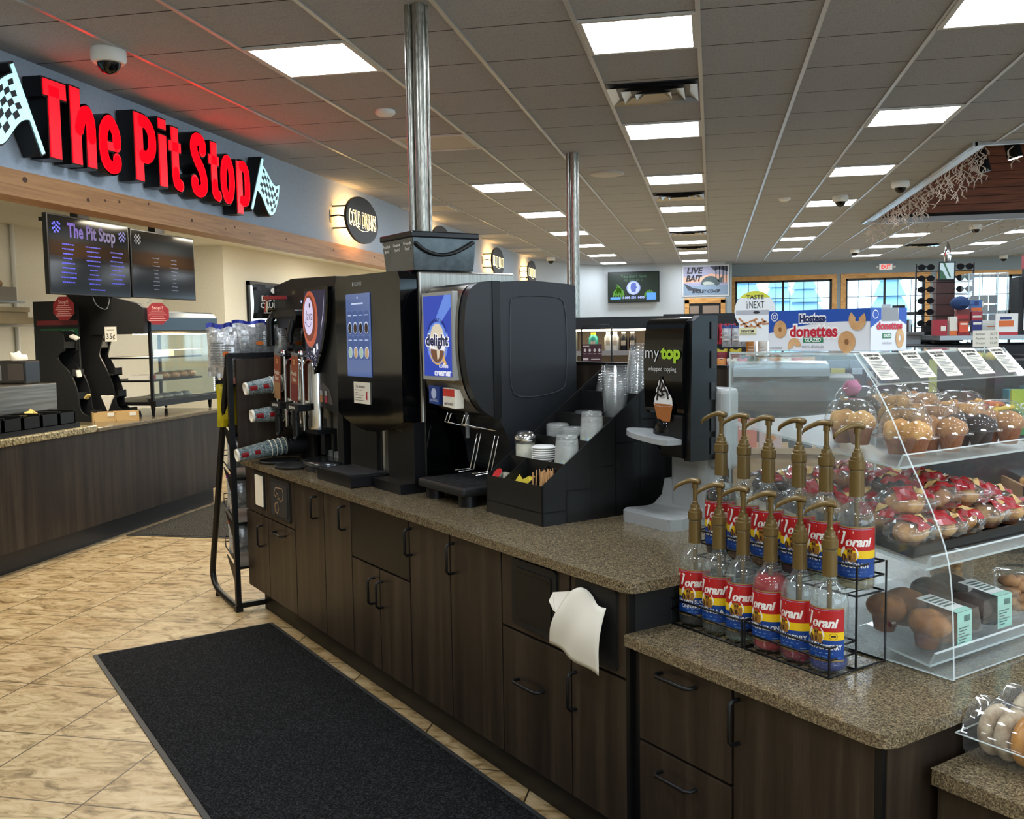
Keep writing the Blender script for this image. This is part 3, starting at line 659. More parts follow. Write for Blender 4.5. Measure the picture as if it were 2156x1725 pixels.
# ================================================================ menu screens
SCRN = M('screen_glass', '06070a', .1, spec=.4); MBL = M('menu_blue', '2b2fa0', .5, emit=.3, ecol='2a30c8'); MPU = M('menu_purple', '3a2a78', .5, emit=.16, ecol='3a2a90')
rnd = random.Random(3)
def tv(name, label, x, yc, zc, w, h, tilt=-.13):
    t = T(name, label, 'screen', (x, yc, zc)); t.rotation_euler = (0, -tilt, 0) if False else (0, 0, 0)
    MB().box(-.05, -w / 2, -h / 2, -.008, w / 2, h / 2).build('casing', BLACK, t, bevel=.004)
    MB().rect(FX(-.0072), -w / 2 + .012, -h / 2 + .014, w / 2 - .012, h / 2 - .012).build('screen', SCRN, t); return t
X_ = -4.95
t1 = tv('menu_screen', 'left wall menu screen titled The Pit Stop in dim blue', X_, 7.045, 2.243, 1.05, .62)
m = MB().mat(1).text('The Pit Stop', .105, FX(-.0068), .02, .20, w=.62, bold=.03).mat(0)
for sy in (-.42, .43):
    for i in range(5):
        for j in range(5):
            if (i + j) % 2: m.rect(FX(-.0068), sy - .05 + i * .02, .17 + j * .017 - .008 * math.sin(i), sy - .032 + i * .02, .187 + j * .017 - .008 * math.sin(i))
for c_ in (-.30, .02, .34):
    for r in range(9 if c_ < .3 else 8):
        L = rnd.uniform(.1, .19); z = .08 - r * .037 - (.02 if c_ > .3 else 0); y = c_ - L / 2
        while y < c_ + L / 2: a = rnd.uniform(.008, .028); m.rect(FX(-.0068), y, z, y + a, z + .010); y += a + .004
y = -.03
while y < .15: a = rnd.uniform(.01, .03); m.rect(FX(-.0068), y, -.262, y + a, -.252); y += a + .004
m.build('menu_text', [MBL, MPU], t1)
t2 = tv('menu_screen', 'right wall menu screen with small dim text and a bright window reflection', X_, 8.12, 2.243, 1.05, .60)
m = MB()
for c_ in (-.15, .15):
    for r in range(9):
        L = rnd.uniform(.05, .12); z = .06 - r * .035; y = c_ - L / 2
        while y < c_ + L / 2: a = rnd.uniform(.008, .022); m.rect(FX(-.0068), y, z, y + a, z + .006); y += a + .004
for i in range(5):
    for j in range(5):
        if (i + j) % 2: m.rect(FX(-.0068), -.47 + i * .02, .17 + j * .017, -.452 + i * .02, .187 + j * .017)
m.build('menu_text', M('menu_grey', '3b4256', .5, emit=.12, ecol='6070a0'), t2)
br = MB().box(X_ - .14, 6.6, 2.50, X_ - .06, 8.5, 2.53).box(X_ - .12, 6.95, 2.2, X_ - .05, 7.1, 2.66).box(X_ - .12, 8.05, 2.2, X_ - .05, 8.2, 2.66).build('screen_bracket', METALB)
tag(br, 'dark metal bracket holding both menu screens under the beam', 'bracket')
cb = MB().tube(smooth([(X_ - .02, 7.05, 1.93), (X_ - .02, 7.1, 1.86), (X_ - .02, 7.22, 1.83), (X_ - .02, 7.27, 1.9), (X_ - .02, 7.26, 1.93)]), .004, 6).tube(smooth([(X_ - .02, 7.3, 1.92), (X_ - .02, 7.5, 1.9), (X_ - .02, 7.8, 1.9), (X_ - .02, 7.9, 1.93)]), .004, 6).build('cable', GREY); tag(cb, 'thin grey cables looping below the menu screens', 'cable')
# ================================================================ left counter
KX = -4.63
lcb = T('counter_cabinet', 'long dark laminate counter front along the left kitchen', 'cabinet', (KX, 0, 0))
MB().box(-.75, -3, .155, 0, 8.4, .87).build('front', DWOOD, lcb); MB().box(-.75, -3, 0, -.06, 8.35, .155).build('toe_kick', M('toe_kick_dark', '131313', .4), lcb)
tag(MB().box(-5.45, -3, .875, -4.595, 6.5, .925).build('countertop', GRAN2, bevel=.008), 'light speckled granite countertop at far left', 'countertop')
tag(MB().box(-5.45, 6.505, .87, -4.595, 8.42, .905).build('countertop', QUARTZ, bevel=.008), 'brown stone countertop under the heated food case', 'countertop')
tag(MB().box(-5.06, 6.45, .925, -4.85, 6.5, 1.01).build('backsplash_end', GRAN2, bevel=.005), 'short speckled granite upstand at the counter joint', 'upstand')
tag(MB().box(-5.45, 10.38, .9, -4.9, 10.4, 1.05).build('backsplash', QUARTZ), 'stone backsplash strip behind the heated case', 'upstand') if False else None
STB = noisy('brushed_steel', [(.3, '6f6a62'), (.7, '9a958c')], (1, .4, 12), 4, .32, .9, det=2)
ss = T('steel_prep_unit', 'brushed stainless steel prep unit behind the left counter', 'prep unit', (-4.97, 5.6, .925))
MB().box(-.35, -1.2, 0, 0, .95, .325).build('body', STB, ss, bevel=.004)
# topping bins
tb = T('topping_bin_tray', 'black tray of plastic topping bins at left end of counter', 'tray', (-4.78, 5.95, .925))
MB().box(-.13, -.75, 0, .13, .42, .035).build('tray', BLACK, tb)
for k in range(6):
    y0 = -.73 + k * .19; b = MB().box(-.11, y0, .035, .11, y0 + .01, .135).box(-.11, y0 + .165, .035, .11, y0 + .175, .135).box(-.11, y0, .035, -.1, y0 + .175, .135).box(.1, y0, .035, .11, y0 + .175, .12).box(-.11, y0, .035, .11, y0 + .175, .04)
    b.build('bin', BLACK, tb)
pk = MB()
for i, (a, z) in enumerate(((0, .12), (.5, .13), (1.1, .125))): pk.at(Matrix.Translation((-4.8, 5.98 + .03 * i, .925 + z)) @ Matrix.Rotation(a, 4, 'X') @ Matrix.Rotation(a, 4, 'Z')).box(-.03, -.04, -.002, .03, .04, .002)
tag(pk.build('sauce_packet', M('packet_yellow', 'd8c070', .5)), 'pale yellow sauce packets poking out of the topping bins', 'packets', kind='stuff')
# napkin dispenser on steel unit
nd_ = T('napkin_dispenser', 'smoky grey two-sided napkin dispenser on the steel unit', 'dispenser', (-5.2, 6.42, 1.25))
MB().box(-.16, -.09, 0, .13, .09, .18).build('housing', M('smoke_plastic', '1c1a19', .25), nd_, bevel=.015)
MB().box(-.01, -.094, .03, .12, -.09, .155).build('window', M('smoke_window', '3a3330', .15), nd_); MB().box(-.13, -.094, .03, -.07, -.09, .145).build('slot', GREY, nd_)
MB().sph((0, 0, .19), .06, sc=(1.15, .8, .9), f=lambda d: 1 + .25 * math.sin(d.x * 7 + d.y * 5)).build('napkins', PAPER, nd_)
# wavy black condiment racks (side panels + shelves)
def wavy(name, label, y0, dy, outl, extra, x0):
    t = T(name, label, 'rack', (x0, y0, .905))
    P_ = [(x - x0, z - .905) for x, z in outl]
    MB().prism(P_, 0, .015, 'y').build('side_panel', BLACKM, t); MB().prism(P_, dy, dy + .015, 'y').build('side_panel', BLACKM, t)
    for (xa, xb, z) in extra: MB().box(xa - x0, .015, z - .905, xb - x0, dy, z - .895).box(xb - x0 - .01, .015, z - .905, xb - x0, dy, z - .84).build('shelf', BLACKM, t)
    MB().box(P_[0][0], .015, 0, P_[0][0] + .01, dy, max(p[1] for p in P_) * .97).build('back', BLACKM, t); return t
o1 = [(-5.48, .906), (-5.48, 1.66), (-5.25, 1.655), (-5.215, 1.63), (-5.205, 1.56), (-5.21, 1.49)] + smooth([(-5.25, 1.47), (-5.272, 1.43), (-5.24, 1.38), (-5.17, 1.31), (-5.12, 1.20), (-5.10, 1.10), (-5.09, 1.01), (-5.05, .965), (-4.98, .95)]) + [(-4.97, .906)]
wavy('condiment_rack', 'black wavy-sided condiment rack nearest the napkin dispenser', 6.98, .16, o1, [(-5.48, -5.22, 1.5), (-5.48, -5.15, 1.27), (-5.48, -5.12, 1.08), (-5.48, -5.0, .93)], -5.48)
o2 = [(-5.42, .906), (-5.42, 2.0), (-5.12, 1.955), (-5.10, 1.74), (-5.155, 1.70)] + smooth([(-5.11, 1.66), (-5.09, 1.60), (-5.12, 1.50), (-5.13, 1.44), (-5.08, 1.34), (-5.03, 1.22), (-5.0, 1.1), (-4.99, 1.02), (-4.93, .975), (-4.85, .955)]) + [(-4.84, .906)]
wavy('condiment_rack', 'tall black wavy-sided condiment rack against the heated case', 7.33, .12, o2, [(-5.42, -5.12, 1.5), (-5.42, -5.0, 1.27), (-5.42, -4.97, 1.08), (-5.42, -4.87, .93)], -5.42)
hb = MB().box(-5.15, 7.30, 1.72, -4.70, 7.40, 2.0).box(-5.42, 7.36, 1.72, -4.7, 7.42, 1.95)
tag(MB().prism([(-5.18, 1.62), (-5.18, 1.99), (-4.73, 1.875), (-4.68, 1.84), (-4.68, 1.62)], 7.30, 7.36, 'y').build('heater_side_panel', BLACKM), 'large black end panel of the heated food case', 'panel')
bp = T('display_board', 'tall black board with green BREAKFAST strip beside the condiment rack', 'board', (-5.62, 7.14, .905))
MB().box(0, .02, 0, .42, .04, 1.0).build('board', BLACKM, bp)
m = MB().rect(FY(.018), .06, .70, .42, .77).mat(1).rect(FY(.018), .03, .80, .42, .84).mat(2).text('BREAKFAST', .035, FY(.0175), .25, .735, bold=.02); m.build('menu_strip', [M('green_strip', '14522f', .5), M('red_strip', '6e1a20', .5), M('strip_text', '8fb59b', .5)], bp)
def stop(x, y, z, r, rz, label):
    t = T('stop_notice', label, 'notice', (x, y, z), rz); P_ = [(r * math.cos(PI / 8 + k * PI / 4), r * math.sin(PI / 8 + k * PI / 4)) for k in range(8)]
    m = MB().prism(P_, -.004, 0, 'y').mat(1).text('Stop!!', r * .26, FY(-.0045), 0, r * .5, bold=.02)
    for k in range(6): w_ = r * (.5 + .12 * (k % 3)); m.rect(FY(-.0045), -w_, r * (.2 - .16 * k), w_, r * (.25 - .16 * k))
    m.build('card', [M('notice_red', '8e1a22', .5), M('notice_print', 'd9a49c', .6)], t)
stop(-5.25, 7.06, 1.84, .105, 0, 'red octagonal Stop!! notice on the black board at left')
stop(-4.62, 7.42, 1.79, .10, .65, 'red octagonal Stop!! notice on corner of the heated case')
pc = T('price_card', 'white price card reading 35¢ on the condiment rack', 'price card', (-4.99, 7.30, 1.56))
MB().box(-.055, -.004, 0, .055, 0, .125).mat(1).text('35¢', .042, FY(-.005), 0, .045).rect(FY(-.005), -.035, .095, .035, .102).build('card', [PAPER, INK], pc)
# little things in racks
for i, (x, y, z, s_, c_, l) in enumerate(((-5.15, 7.04, 1.60, .035, PAPER, 'white crumpled napkin in top slot of the left condiment rack'), (-5.12, 7.03, 1.30, .03, PAPER, 'white packet poking from the middle slot of the left condiment rack'), (-5.05, 7.03, 1.11, .028, M('packet_yellow', 'd8c070', .5), 'yellow packet poking from a lower slot of the left condiment rack'))):
    o = MB().at(Matrix.Rotation(.4 + i, 4, 'Y') @ Matrix.Rotation(.3, 4, 'X')).box(-s_, -s_ * .7, -s_ * .3, s_, s_ * .7, s_ * .3).build('condiment_packet', c_, bevel=.006); place(o, (x, y, z)); tag(o, l, 'packet')
fk = MB()
for k in range(9): a = (k - 4) * .1; fk.tube([(0, 0, 0), (math.sin(a) * .09, .0, math.cos(a) * .1), (math.sin(a) * .13, .004, .13)], [.003, .008, .013], 6)
o = fk.build('wrapped_cutlery', PAPER); place(o, (-4.93, 7.12, .98)); tag(o, 'bunch of white wrapped cutlery fanned at foot of the condiment rack', 'cutlery')
o = MB().tube([(-.05, 0, 0), (0, .0, .03), (.05, 0, 0), (.1, 0, -.03)], .018, 8).tube([(0, .02, .02), (.08, .02, 0)], .02, 8).build('ketchup_packet', M('ketchup_orange', 'b5451f', .4)); place(o, (-5.08, 7.42, 1.69)); tag(o, 'orange red sauce packets above the 35¢ card', 'packets')
for k, (x, y) in enumerate(((-4.93, 7.06), (-4.80, 7.17))):
    t = T('cutlery_basket', ('tan plastic basket on the counter, left one of two', 'tan plastic basket on the counter, right one under the rack')[k], 'basket', (x, y, .905), .75, 'tan baskets on the kitchen counter')
    TAN = M('tan_plastic', 'c9a469', .5)
    MB().prism([(-.08, 0), (.08, 0), (.095, .075), (-.095, .075), (-.088, .075), (-.074, .006), (.074, .006), (.088, .075), (.095, .075), (.08, 0)][:4], -.065, -.06, 'y').prism([(-.08, 0), (.08, 0), (.095, .075), (-.095, .075)], .06, .065, 'y').box(-.095, -.065, 0, -.085, .065, .075).box(.085, -.065, 0, .095, .065, .075).box(-.08, -.06, 0, .08, .06, .005).build('basket', TAN, t)
    MB().box(.02, -.069, .04, .07, -.065, .07).build('label', PAPER, t)
# heated case
hc = T('heated_display_case', 'heated glass food case with blue grey hood and wrapped food', 'display case', (-4.72, 7.42, .905))
HOOD = M('hood_blue_grey', '33424d', .3, .4)
MB().prism([(-.6, .76), (.0, .72), (.035, .74), (.035, .86), (.0, .90), (-.03, .915), (-.6, .93)], 0, 1.12, 'y').build('hood', HOOD, hc, bevel=.006)
MB().box(-.6, 0, .10, .02, 1.12, .13).box(.02, -.02, .09, .06, 1.14, .14).build('base', BLACK, hc)
for x in (-.5, -.03):
    for y in (.08, 1.04): MB().cyl((x, y, 0), (x, y, .10), .012, .022).build('leg', BLACK, hc)
for y in (0, 1.1):
    for x, z in ((0, .73), (-.6, .78)): MB().box(x, y, .13, x + .025, y + .022, z).build('post', BLACK, hc)
MB().box(-.02, .0, .13, .0, 1.1, .15).build('front_rail', BLACK, hc)
for z in (.30, .50): MB().box(-.55, .03, z, -.03, .92, z + .015).build('shelf', BLACK, hc)
MB().box(.012, .03, .14, .015, 1.09, .72).box(-.58, 1.105, .14, .0, 1.108, .76).build('glass', glassy('case_glass', 'f2f6f4', 1.4, .02), hc)
l = MB()
for k in range(22): l.sph((.0, 1.085, .17 + k * .02), .007, 6, 4)
l.build('light_strip', M('led_white', 'ffffff', .5, emit=6), hc)
MB().add([(-.5, .1, .735), (-.1, .1, .708), (-.1, 1.05, .708), (-.5, 1.05, .735)], [(0, 1, 2, 3)]).build('heat_lamp', M('case_lamp', 'fff2d8', .5, emit=22, ecol='ffeccb'), hc)
FOODW = M('foil_wrap', 'cfcac0', .3, .3); BUN = M('bread_crust', 'c08a4c', .6)
def food(name, lab, pts, mat, sc=(1, 1, 1), wrap=True):
    for k, (x, y, z) in enumerate(pts):
        t = T(name, lab, 'sandwich', (hc.location.x + x, hc.location.y + y, hc.location.z + z), rnd.uniform(-.3, .3), lab[:60])
        MB().sph((0, 0, .03 * sc[2]), .05, 12, 8, sc, f=lambda d: 1 + .08 * math.sin(d.x * 9 + k) + .06 * math.sin(d.y * 11)).build('food', mat, t)
        if wrap: MB().sph((0, 0, .032 * sc[2]), .056, 12, 8, sc, f=lambda d: 1 + .07 * math.sin(d.x * 12 + k) * math.sin(d.y * 7)).build('wrapper', FILM, t)
food('wrapped_sandwich', 'sub sandwich in clear wrap on middle shelf of the heated case', [(-.12, .38 + .15 * k, .515 - .2) for k in range(4)], BUN, (1.6, 1.1, .75))
food('foil_wrapped_burger', 'foil wrapped sandwich on the floor of the heated case', [(-.15, .30 + .17 * k, .135) for k in range(4)], FOODW, (1.5, 1.4, .6), False)
tag(MB().box(-5.0, 7.95, 1.42, -4.8, 8.45, 1.475).build('food_tray', M('tray_paper', 'd7c9a6', .6)), 'pale open food carton on top shelf of the heated case', 'carton')
tag(MB().box(-4.98, 7.5, 1.222, -4.78, 7.72, 1.262).mat(1).box(-4.779, 7.52, 1.225, -4.775, 7.6, 1.26).build('food_carton', [PAPER, RED]), 'white and red food carton on middle shelf of heated case', 'carton')
# kitchen back corner: shelf with bread rolls, cardboard boxes, wall rail
WIRE = M('wire_grey', '9a9a94', .4, .6)
kb = T('wall_shelf', 'wire wall shelf in the kitchen corner at left edge', 'shelf', (-6.1, 6.9, 1.70))
MB().box(-.25, -.9, 0, .33, .5, .02).build('board', WIRE, kb); MB().box(-.25, -.9, .205, .22, .5, .22).build('board', WIRE, kb); MB().box(-.27, .2, -.6, -.24, .24, .8).build('bracket', WIRE, kb)
for k, (z, x1, h) in enumerate(((1.722, -5.72, .055), (1.778, -5.78, .045), (1.824, -5.76, .04))):
    tag(MB().box(-6.3, 6.2, z, x1, 7.3, z + h).build('flat_carton', noisy('kraft_board%d' % k, [(.3, 'a08e6a'), (.7, 'b5a27c')], ns=3)), ('flat brown carton at bottom of the pile on the kitchen shelf', 'flat brown carton in middle of the pile on the kitchen shelf', 'flat brown carton on top of the pile on the kitchen shelf')[k], 'carton')
bx = tag(MB().box(-6.3, 6.2, 1.921, -5.9, 7.3, 1.925).box(-5.9, 6.2, 1.921, -5.89, 7.3, 2.04).box(-6.3, 7.3, 1.921, -5.89, 7.31, 2.04).build('bread_bin', M('bin_grey', '8f887c', .5)), 'grey bin holding bread rolls on the upper kitchen shelf', 'bin')
for k in range(9):
    t = MB().sph((0, 0, 0), .06, 12, 8, (1.7, 1, .8)).build('bread_roll', noisy('bread_roll', [(.3, '9a6a38'), (.7, 'c59a62')], ns=8)); place(t, (-5.99 - .02 * (k % 2), 6.35 + .2 * (k % 5), 2.07 + .08 * (k // 5)), .4 * k)
    tag(t, 'tan bread roll heaped in the grey bin at upper left', 'bread roll', 'bread rolls in the grey bin')
tag(MB().cyl((-6.38, 7.9, .9), (-6.38, 7.9, 2.66), .02).build('wall_pipe', WHITE), 'white vertical pipe on the kitchen wall at left', 'pipe')
# framed service window in the side wall (black frame)
sw = T('window_5', '', ''); del sw['label'], sw['category']; sw['kind'] = 'structure'
MB().box(-5.6, 10.95, 2.22, -5.57, 13.5, 2.27).box(-5.6, 10.95, 1.0, -5.57, 13.5, 1.05).box(-5.6, 10.95, 1.0, -5.57, 11.0, 2.27).box(-5.6, 13.45, 1, -5.57, 13.5, 2.27).build('window_frame', BLACK, sw)
MB().box(-5.6, 11.0, 1.05, -5.59, 13.45, 2.22).build('pane', M('cooler_glow', 'dfe9ee', .2, emit=.8, ecol='cfe2ee'), sw)
sw2 = MB().box(-5.58, 11.1, 2.15, -5.565, 11.6, 2.2)
# ================================================================ coffee machines on the upper counter
pole(-1.39, 4.52, ZT, 'galvanized steel pole rising behind the touch screen coffee machine')
pole(-1.21, 8.51, 0, 'farther galvanized steel pole behind the creamer machine')
# end riser panel at left
er = MB().box(-5.40, 1.665, ZT, -5.375, 2.595, 1.455).build('end_panel', DWOOD); place(er, (0, 0, 0), ISL); tag(er, 'dark laminate end panel behind the sideways cup stacks', 'panel')
SIDE = noisy('machine_steel', [(.3, '8f8c85'), (.7, 'a9a69e')], (40, 40, .6), 4, .3, .9, det=2)
# ---- touch screen coffee machine
t = IT('coffee_machine', 'tall black touch screen coffee machine with bean hopper on top', 'coffee machine', -4.40, 1.87, ZT)
W = .70
MB().box(0, .08, .03, W, .58, .965).build('cabinet', SIDE, t, bevel=.012, seg=3)
MB().box(W - .001, .10, .04, W + .002, .56, .72).build('dark_reflection', GLOSSB, t)  # black sheet stands in for the dark reflection low on the steel side
n_ = 14; d = MB()
def dz(y, top): return y
prof = []   # door front: bulging lower edge
for k in range(n_ + 1):
    a = k / n_; prof.append((a * W, .315 - .045 * math.sin(a * PI) - .02 * (a > .0) * math.sin(a * PI)))
outl = [(x, z) for x, z in prof] + [(W, .93), (W - .02, .965), (.03, .975), (0, .94)]
d.prism(outl, -.01, .07, 'y').build('door', GLOSSB, t, bevel=.008)
MB().prism(rrect(.135, .50, .40, .885, .004), -.014, -.010, 'y').build('touch_screen', M('touch_glass', '1b2c55', .1, emit=.55, ecol='5a78b8', coat=.5), t)
sc_ = MB(); F_ = FY(-.0146)
for r in range(2):
    for c_ in range(4):
        x0 = .15 + c_ * .061; z0 = .60 + (1 - r) * .115
        sc_.mat(0).prism(rrect(x0, z0 - .02, x0 + .054, z0 + .09, .012, 3), -.0148, -.014, 'y')
        sc_.mat(1).disc(FY(-.0150), x0 + .027, z0 + .012, .023, .028, 16); sc_.mat(2 + (c_ + r) % 2 if r == 0 else 4 + c_ % 2).disc(FY(-.0152), x0 + .027, z0 + .010, .019, .024, 16)
        sc_.mat(1).rect(FY(-.015), x0 + .008, z0 + .068, x0 + .046, z0 + .072)
sc_.mat(1).rect(F_, .20, .835, .33, .842).disc(F_, .267, .866, .006)
sc_.build('screen_icons', [M('ic_blue', '2c4378', .3, emit=.4, ecol='4a68a8'), M('ic_ring', 'c8d4ee', .3, emit=.55, ecol='b8c8ee'), M('ic_coffee', '14100f', .4), M('ic_mocha', '3c2a26', .4, emit=.1), M('ic_mint', 'a9c6b4', .4, emit=.35), M('ic_latte', 'c0a27a', .4, emit=.35)], t)
MB().text('BUNN', .018, FY(-.0105), .27, .93, w=.075, bold=.01).disc(FY(-.0105), .215, .93, .009, .012, 14).build('brand_lettering', M('silver_print', 'aeb2b6', .4), t)
ca = MB().box(.205, -.016, .375, .375, -.011, .475).mat(1).text('Hot Beverages', .014, FY(-.0165), .28, .455, w=.1, bold=.02)
for k in range(5): ca.rect(FY(-.0165), .22, .436 - k * .012, .22 + (.075, .03, .09, .07, .1)[k], .439 - k * .012)
ca.mat(2).rect(FY(-.0165), .34, .395, .355, .43).mat(1).rect(FY(-.0165), .338, .43, .358, .433)
ca.build('notice_card', [PAPER, LINE, RED], t)
MB().box(.0, .05, .02, .30, .12, .31).build('left_column', BLACK, t); MB().box(.30, .075, .02, .315, .09, .31).build('chrome_strip', CHROME, t)
MB().box(.315, .085, .02, .44, .12, .31).build('steel_splash', M('splash_steel', '7d7a73', .3, .9), t); MB().box(.44, .04, .02, W, .12, .31).build('right_column', BLACK, t)
MB().text('drop', .012, FY(.039), .56, .27, w=.06).build('mark', GREY, t)
MB().prism([(0, .0), (.40, .0), (.40, .055), (0, .055)], -.13, .08, 'y').build('drip_tray', BLACK, t, bevel=.006)
MB().prism([(.06, -.12), (.34, -.12), (.37, -.02), (.37, .07), (.03, .07), (.03, -.02)], .055, .058, 'z').build('drip_grate', DKGREY, t)
MB().box(.42, -.03, 0, W, .1, .045).box(0, .1, 0, W, .56, .03).build('base', BLACK, t)
h = T('bean_hopper', '', ''); del h['label'], h['category']; h.parent = t; h.name = 'bean_hopper'
h.location = (.41, .05, .967)
HB = noisy('hopper_beans', [(.35, '24292b'), (.6, '3c4446')], ns=25, rough=.18, coat=.4)
def frus(mb, x0, y0, x1, y1, z0, z1, f): 
    v = [(x0 + f, y0 + f, z0), (x1 - f, y0 + f, z0), (x1 - f, y1 - f, z0), (x0 + f, y1 - f, z0), (x0, y0, z1), (x1, y0, z1), (x1, y1, z1), (x0, y1, z1)]
    return mb.add(v, [(3, 2, 1, 0), (4, 5, 6, 7), (0, 1, 5, 4), (1, 2, 6, 5), (2, 3, 7, 6), (3, 0, 4, 7)])
frus(MB(), -.0, 0, .30, .32, 0, .145, .012).build('bean_bin', HB, h, bevel=.004)
MB().box(-.008, -.008, .14, .308, .33, .168).build('hopper_lid', M('lid_black', '16191c', .2), h, bevel=.006)
l = MB()
for k, s_ in enumerate(('Breakfast|Blend', 'Caramel|Swirl', 'French|Roast')):
    a, b_ = s_.split('|'); x = .05 + k * .1; l.text(a, .013, FY(-.0005), x, .118, w=.07, bold=.02).text(b_, .013, FY(.001), x, .096, w=.045, bold=.02)
l.build('bin_lettering', M('print_white', 'd5d5d0', .5), h)
q = MB()
pts = smooth([(.33 - .018, .01, .118), (.311, .06, .085), (.309, .13, .068), (.309, .20, .078), (.311, .27, .11), (.312, .30, .128)])
q.tube([(.301 + (p[2] - .06) * .06, p[1], p[2]) for p in pts], .009, 6); q.build('bean_level', M('bean_black', '0b0c0c', .4), h)
# ---- creamer machine
t = IT('creamer_dispenser', 'black coffee creamer machine with blue lit delight picture front', 'dispenser', -3.62, 1.92, ZT)
W = .37
dp = smooth([(.14, .345), (.07, .385), (.02, .46), (-.005, .56), (-.012, .68), (-.002, .80), (.02, .865), (.06, .893)], 4)
door = [(y, z) for y, z in dp] + [(.12, .897), (.12, .36)]
MB().prism(door, 0, W, 'x', True).build('door', M('creamer_black', '15171a', .42), t)
fr_ = [(y - .004, z) for y, z in dp if .365 < z < .885]
m = MB(); pts = [(y, z) for y, z in fr_]
for a, b_ in zip(pts, pts[1:]): m.add([(.02, a[0], a[1]), (.325, a[0], a[1]), (.325, b_[0], b_[1]), (.02, b_[0], b_[1])], [(0, 1, 2, 3)], True)
m.build('silver_fascia', M('fascia_bronze', '8b8476', .3, .75), t)
MB().prism([(.047, .505), (.305, .505), (.305, .862), (.047, .862)], -.024, -.0, 'y').build('picture_frame', SILVERG, t, bevel=.004)
PB = M('pic_blue', '1c3fa8', .3, emit=.55, ecol='1838a8'); WG = M('pic_white', 'f0f2f8', .4, emit=.45); NV = M('pic_navy', '101c55', .4, emit=.12, ecol='101c55'); CF = M('pic_coffee', '7a5138', .4, emit=.25); FO = M('pic_foam', 'd8cdb8', .4, emit=.4); MU = M('pic_mug', 'e0b260', .4, emit=.4); LB = M('pic_glow', '5f83d8', .4, emit=.5)
Y = lambda k: FY(-.0245 - .0004 * k)
pc_ = MB().mat(0).rect(Y(0), .06, .52, .292, .848).mat(6).poly([(.16, .75), (.24, .848), (.292, .848), (.292, .80), (.21, .74)], Y(1)).disc(Y(1), .175, .655, .088)
pc_.mat(5).ring(Y(2), .175, .635, .062, .068, 30, 1, PI * .95, PI * 2.05).poly([(.215, .595), (.235, .56), (.25, .572), (.228, .605)], Y(2))
pc_.mat(1).disc(Y(2), .175, .655, .066, .066, 30, 0, 2 * PI).mat(4).disc(Y(3), .175, .685, .055, .05, 20).mat(3).disc(Y(3), .175, .632, .056, .056, 24, PI, 2 * PI).mat(4).poly([(.17, .632), (.2, .632), (.19, .595), (.175, .585)], Y(4))
pc_.mat(1).text('delight', .043, Y(5), .175, .668, w=.20, bold=.09).mat(2).text('delight', .043, Y(6), .175, .668, w=.185, bold=.035)
for k, ch in enumerate('INTERNATIONAL'):
    a = PI * (.86 - .72 * k / 12); cx_, cz_ = .175 + .083 * math.cos(a), .668 + .083 * math.sin(a); ca_, sa_ = math.cos(a - PI / 2), math.sin(a - PI / 2)
    pc_.mat(2).text(ch, .012, lambda x, y, cx_=cx_, cz_=cz_, ca_=ca_, sa_=sa_: (cx_ + x * ca_ - y * sa_, -.0262, cz_ + x * sa_ + y * ca_), bold=.03)
pc_.mat(1).text('coffee', .018, Y(3), .225, .565, w=.075, bold=.02).text('creamer', .026, Y(3), .218, .537, w=.14, bold=.03)
pc_.build('lit_picture', [PB, WG, NV, CF, FO, MU, LB], t)
MB().prism([(.07, .405), (.155, .40), (.16, .475), (.07, .48)], -.012, .03, 'y').build('flavour_button', M('btn_blue', '163a86', .4), t)
b_ = MB().prism([(.19, .398), (.285, .392), (.285, .468), (.19, .474)], -.012, .03, 'y').mat(1).rect(FY(-.0125), .19, .44, .285, .47).mat(2).text("HALF & HALF", .01, FY(-.013), .238, .41, w=.07, bold=.02).build('flavour_button', [PAPER, M('btn_red', 'c6342a', .5), INK], t, label='white and red flavour button')
MB().mat(0).disc(FY(-.0125), .113, .447, .022).text('FRENCH VANILLA', .009, FY(-.0125), .113, .418, w=.07, bold=.02).build('button_print', M('btn_print', 'b8c6e6', .5), t)
bp_ = [(.155, .897), (.30, .905), (.50, .893), (.535, .885), (.535, .06), (.36, .05)] + smooth([(.30, .09), (.22, .12), (.205, .2), (.18, .28), (.15, .34), (.14, .40)], 4)
MB().prism(bp_, 0, W, 'x').build('body', M('creamer_body', '14181d', .5), t, bevel=.006)
sl = MB().tube([(W + .001, a, b_) for a, b_ in smooth([(.20, .55), (.205, .80), (.23, .835), (.30, .842), (.44, .835), (.475, .80), (.485, .68), (.48, .50), (.45, .45), (.33, .43), (.24, .435), (.21, .46)], 4, True)], .0025, 6, True); sl.build('side_groove', M('groove_grey', '2a2f35', .4), t)
MB().box(-.005, .12, .35, W + .004, .155, .90).build('door_gap', BLACK, t)
MB().box(-.0, -.04, .045, W + .01, .42, .085).build('drip_base', BLACKM, t, bevel=.014, seg=3)
gt = MB()
for k in range(9): gt.box(.04, -.02 + k * .03, .085, W - .04, -.012 + k * .03, .088)
gt.ring(FZ(.09), .13, .15, .04, .045).ring(FZ(.09), .26, .15, .04, .045).build('drip_grate', DKGREY, t)
for x, y in ((.05, .02), (W - .045, .02), (.05, .36), (W - .045, .36)): MB().cyl((x, y, 0), (x, y, .05), .04, n=20).build('foot', BLACK, t)
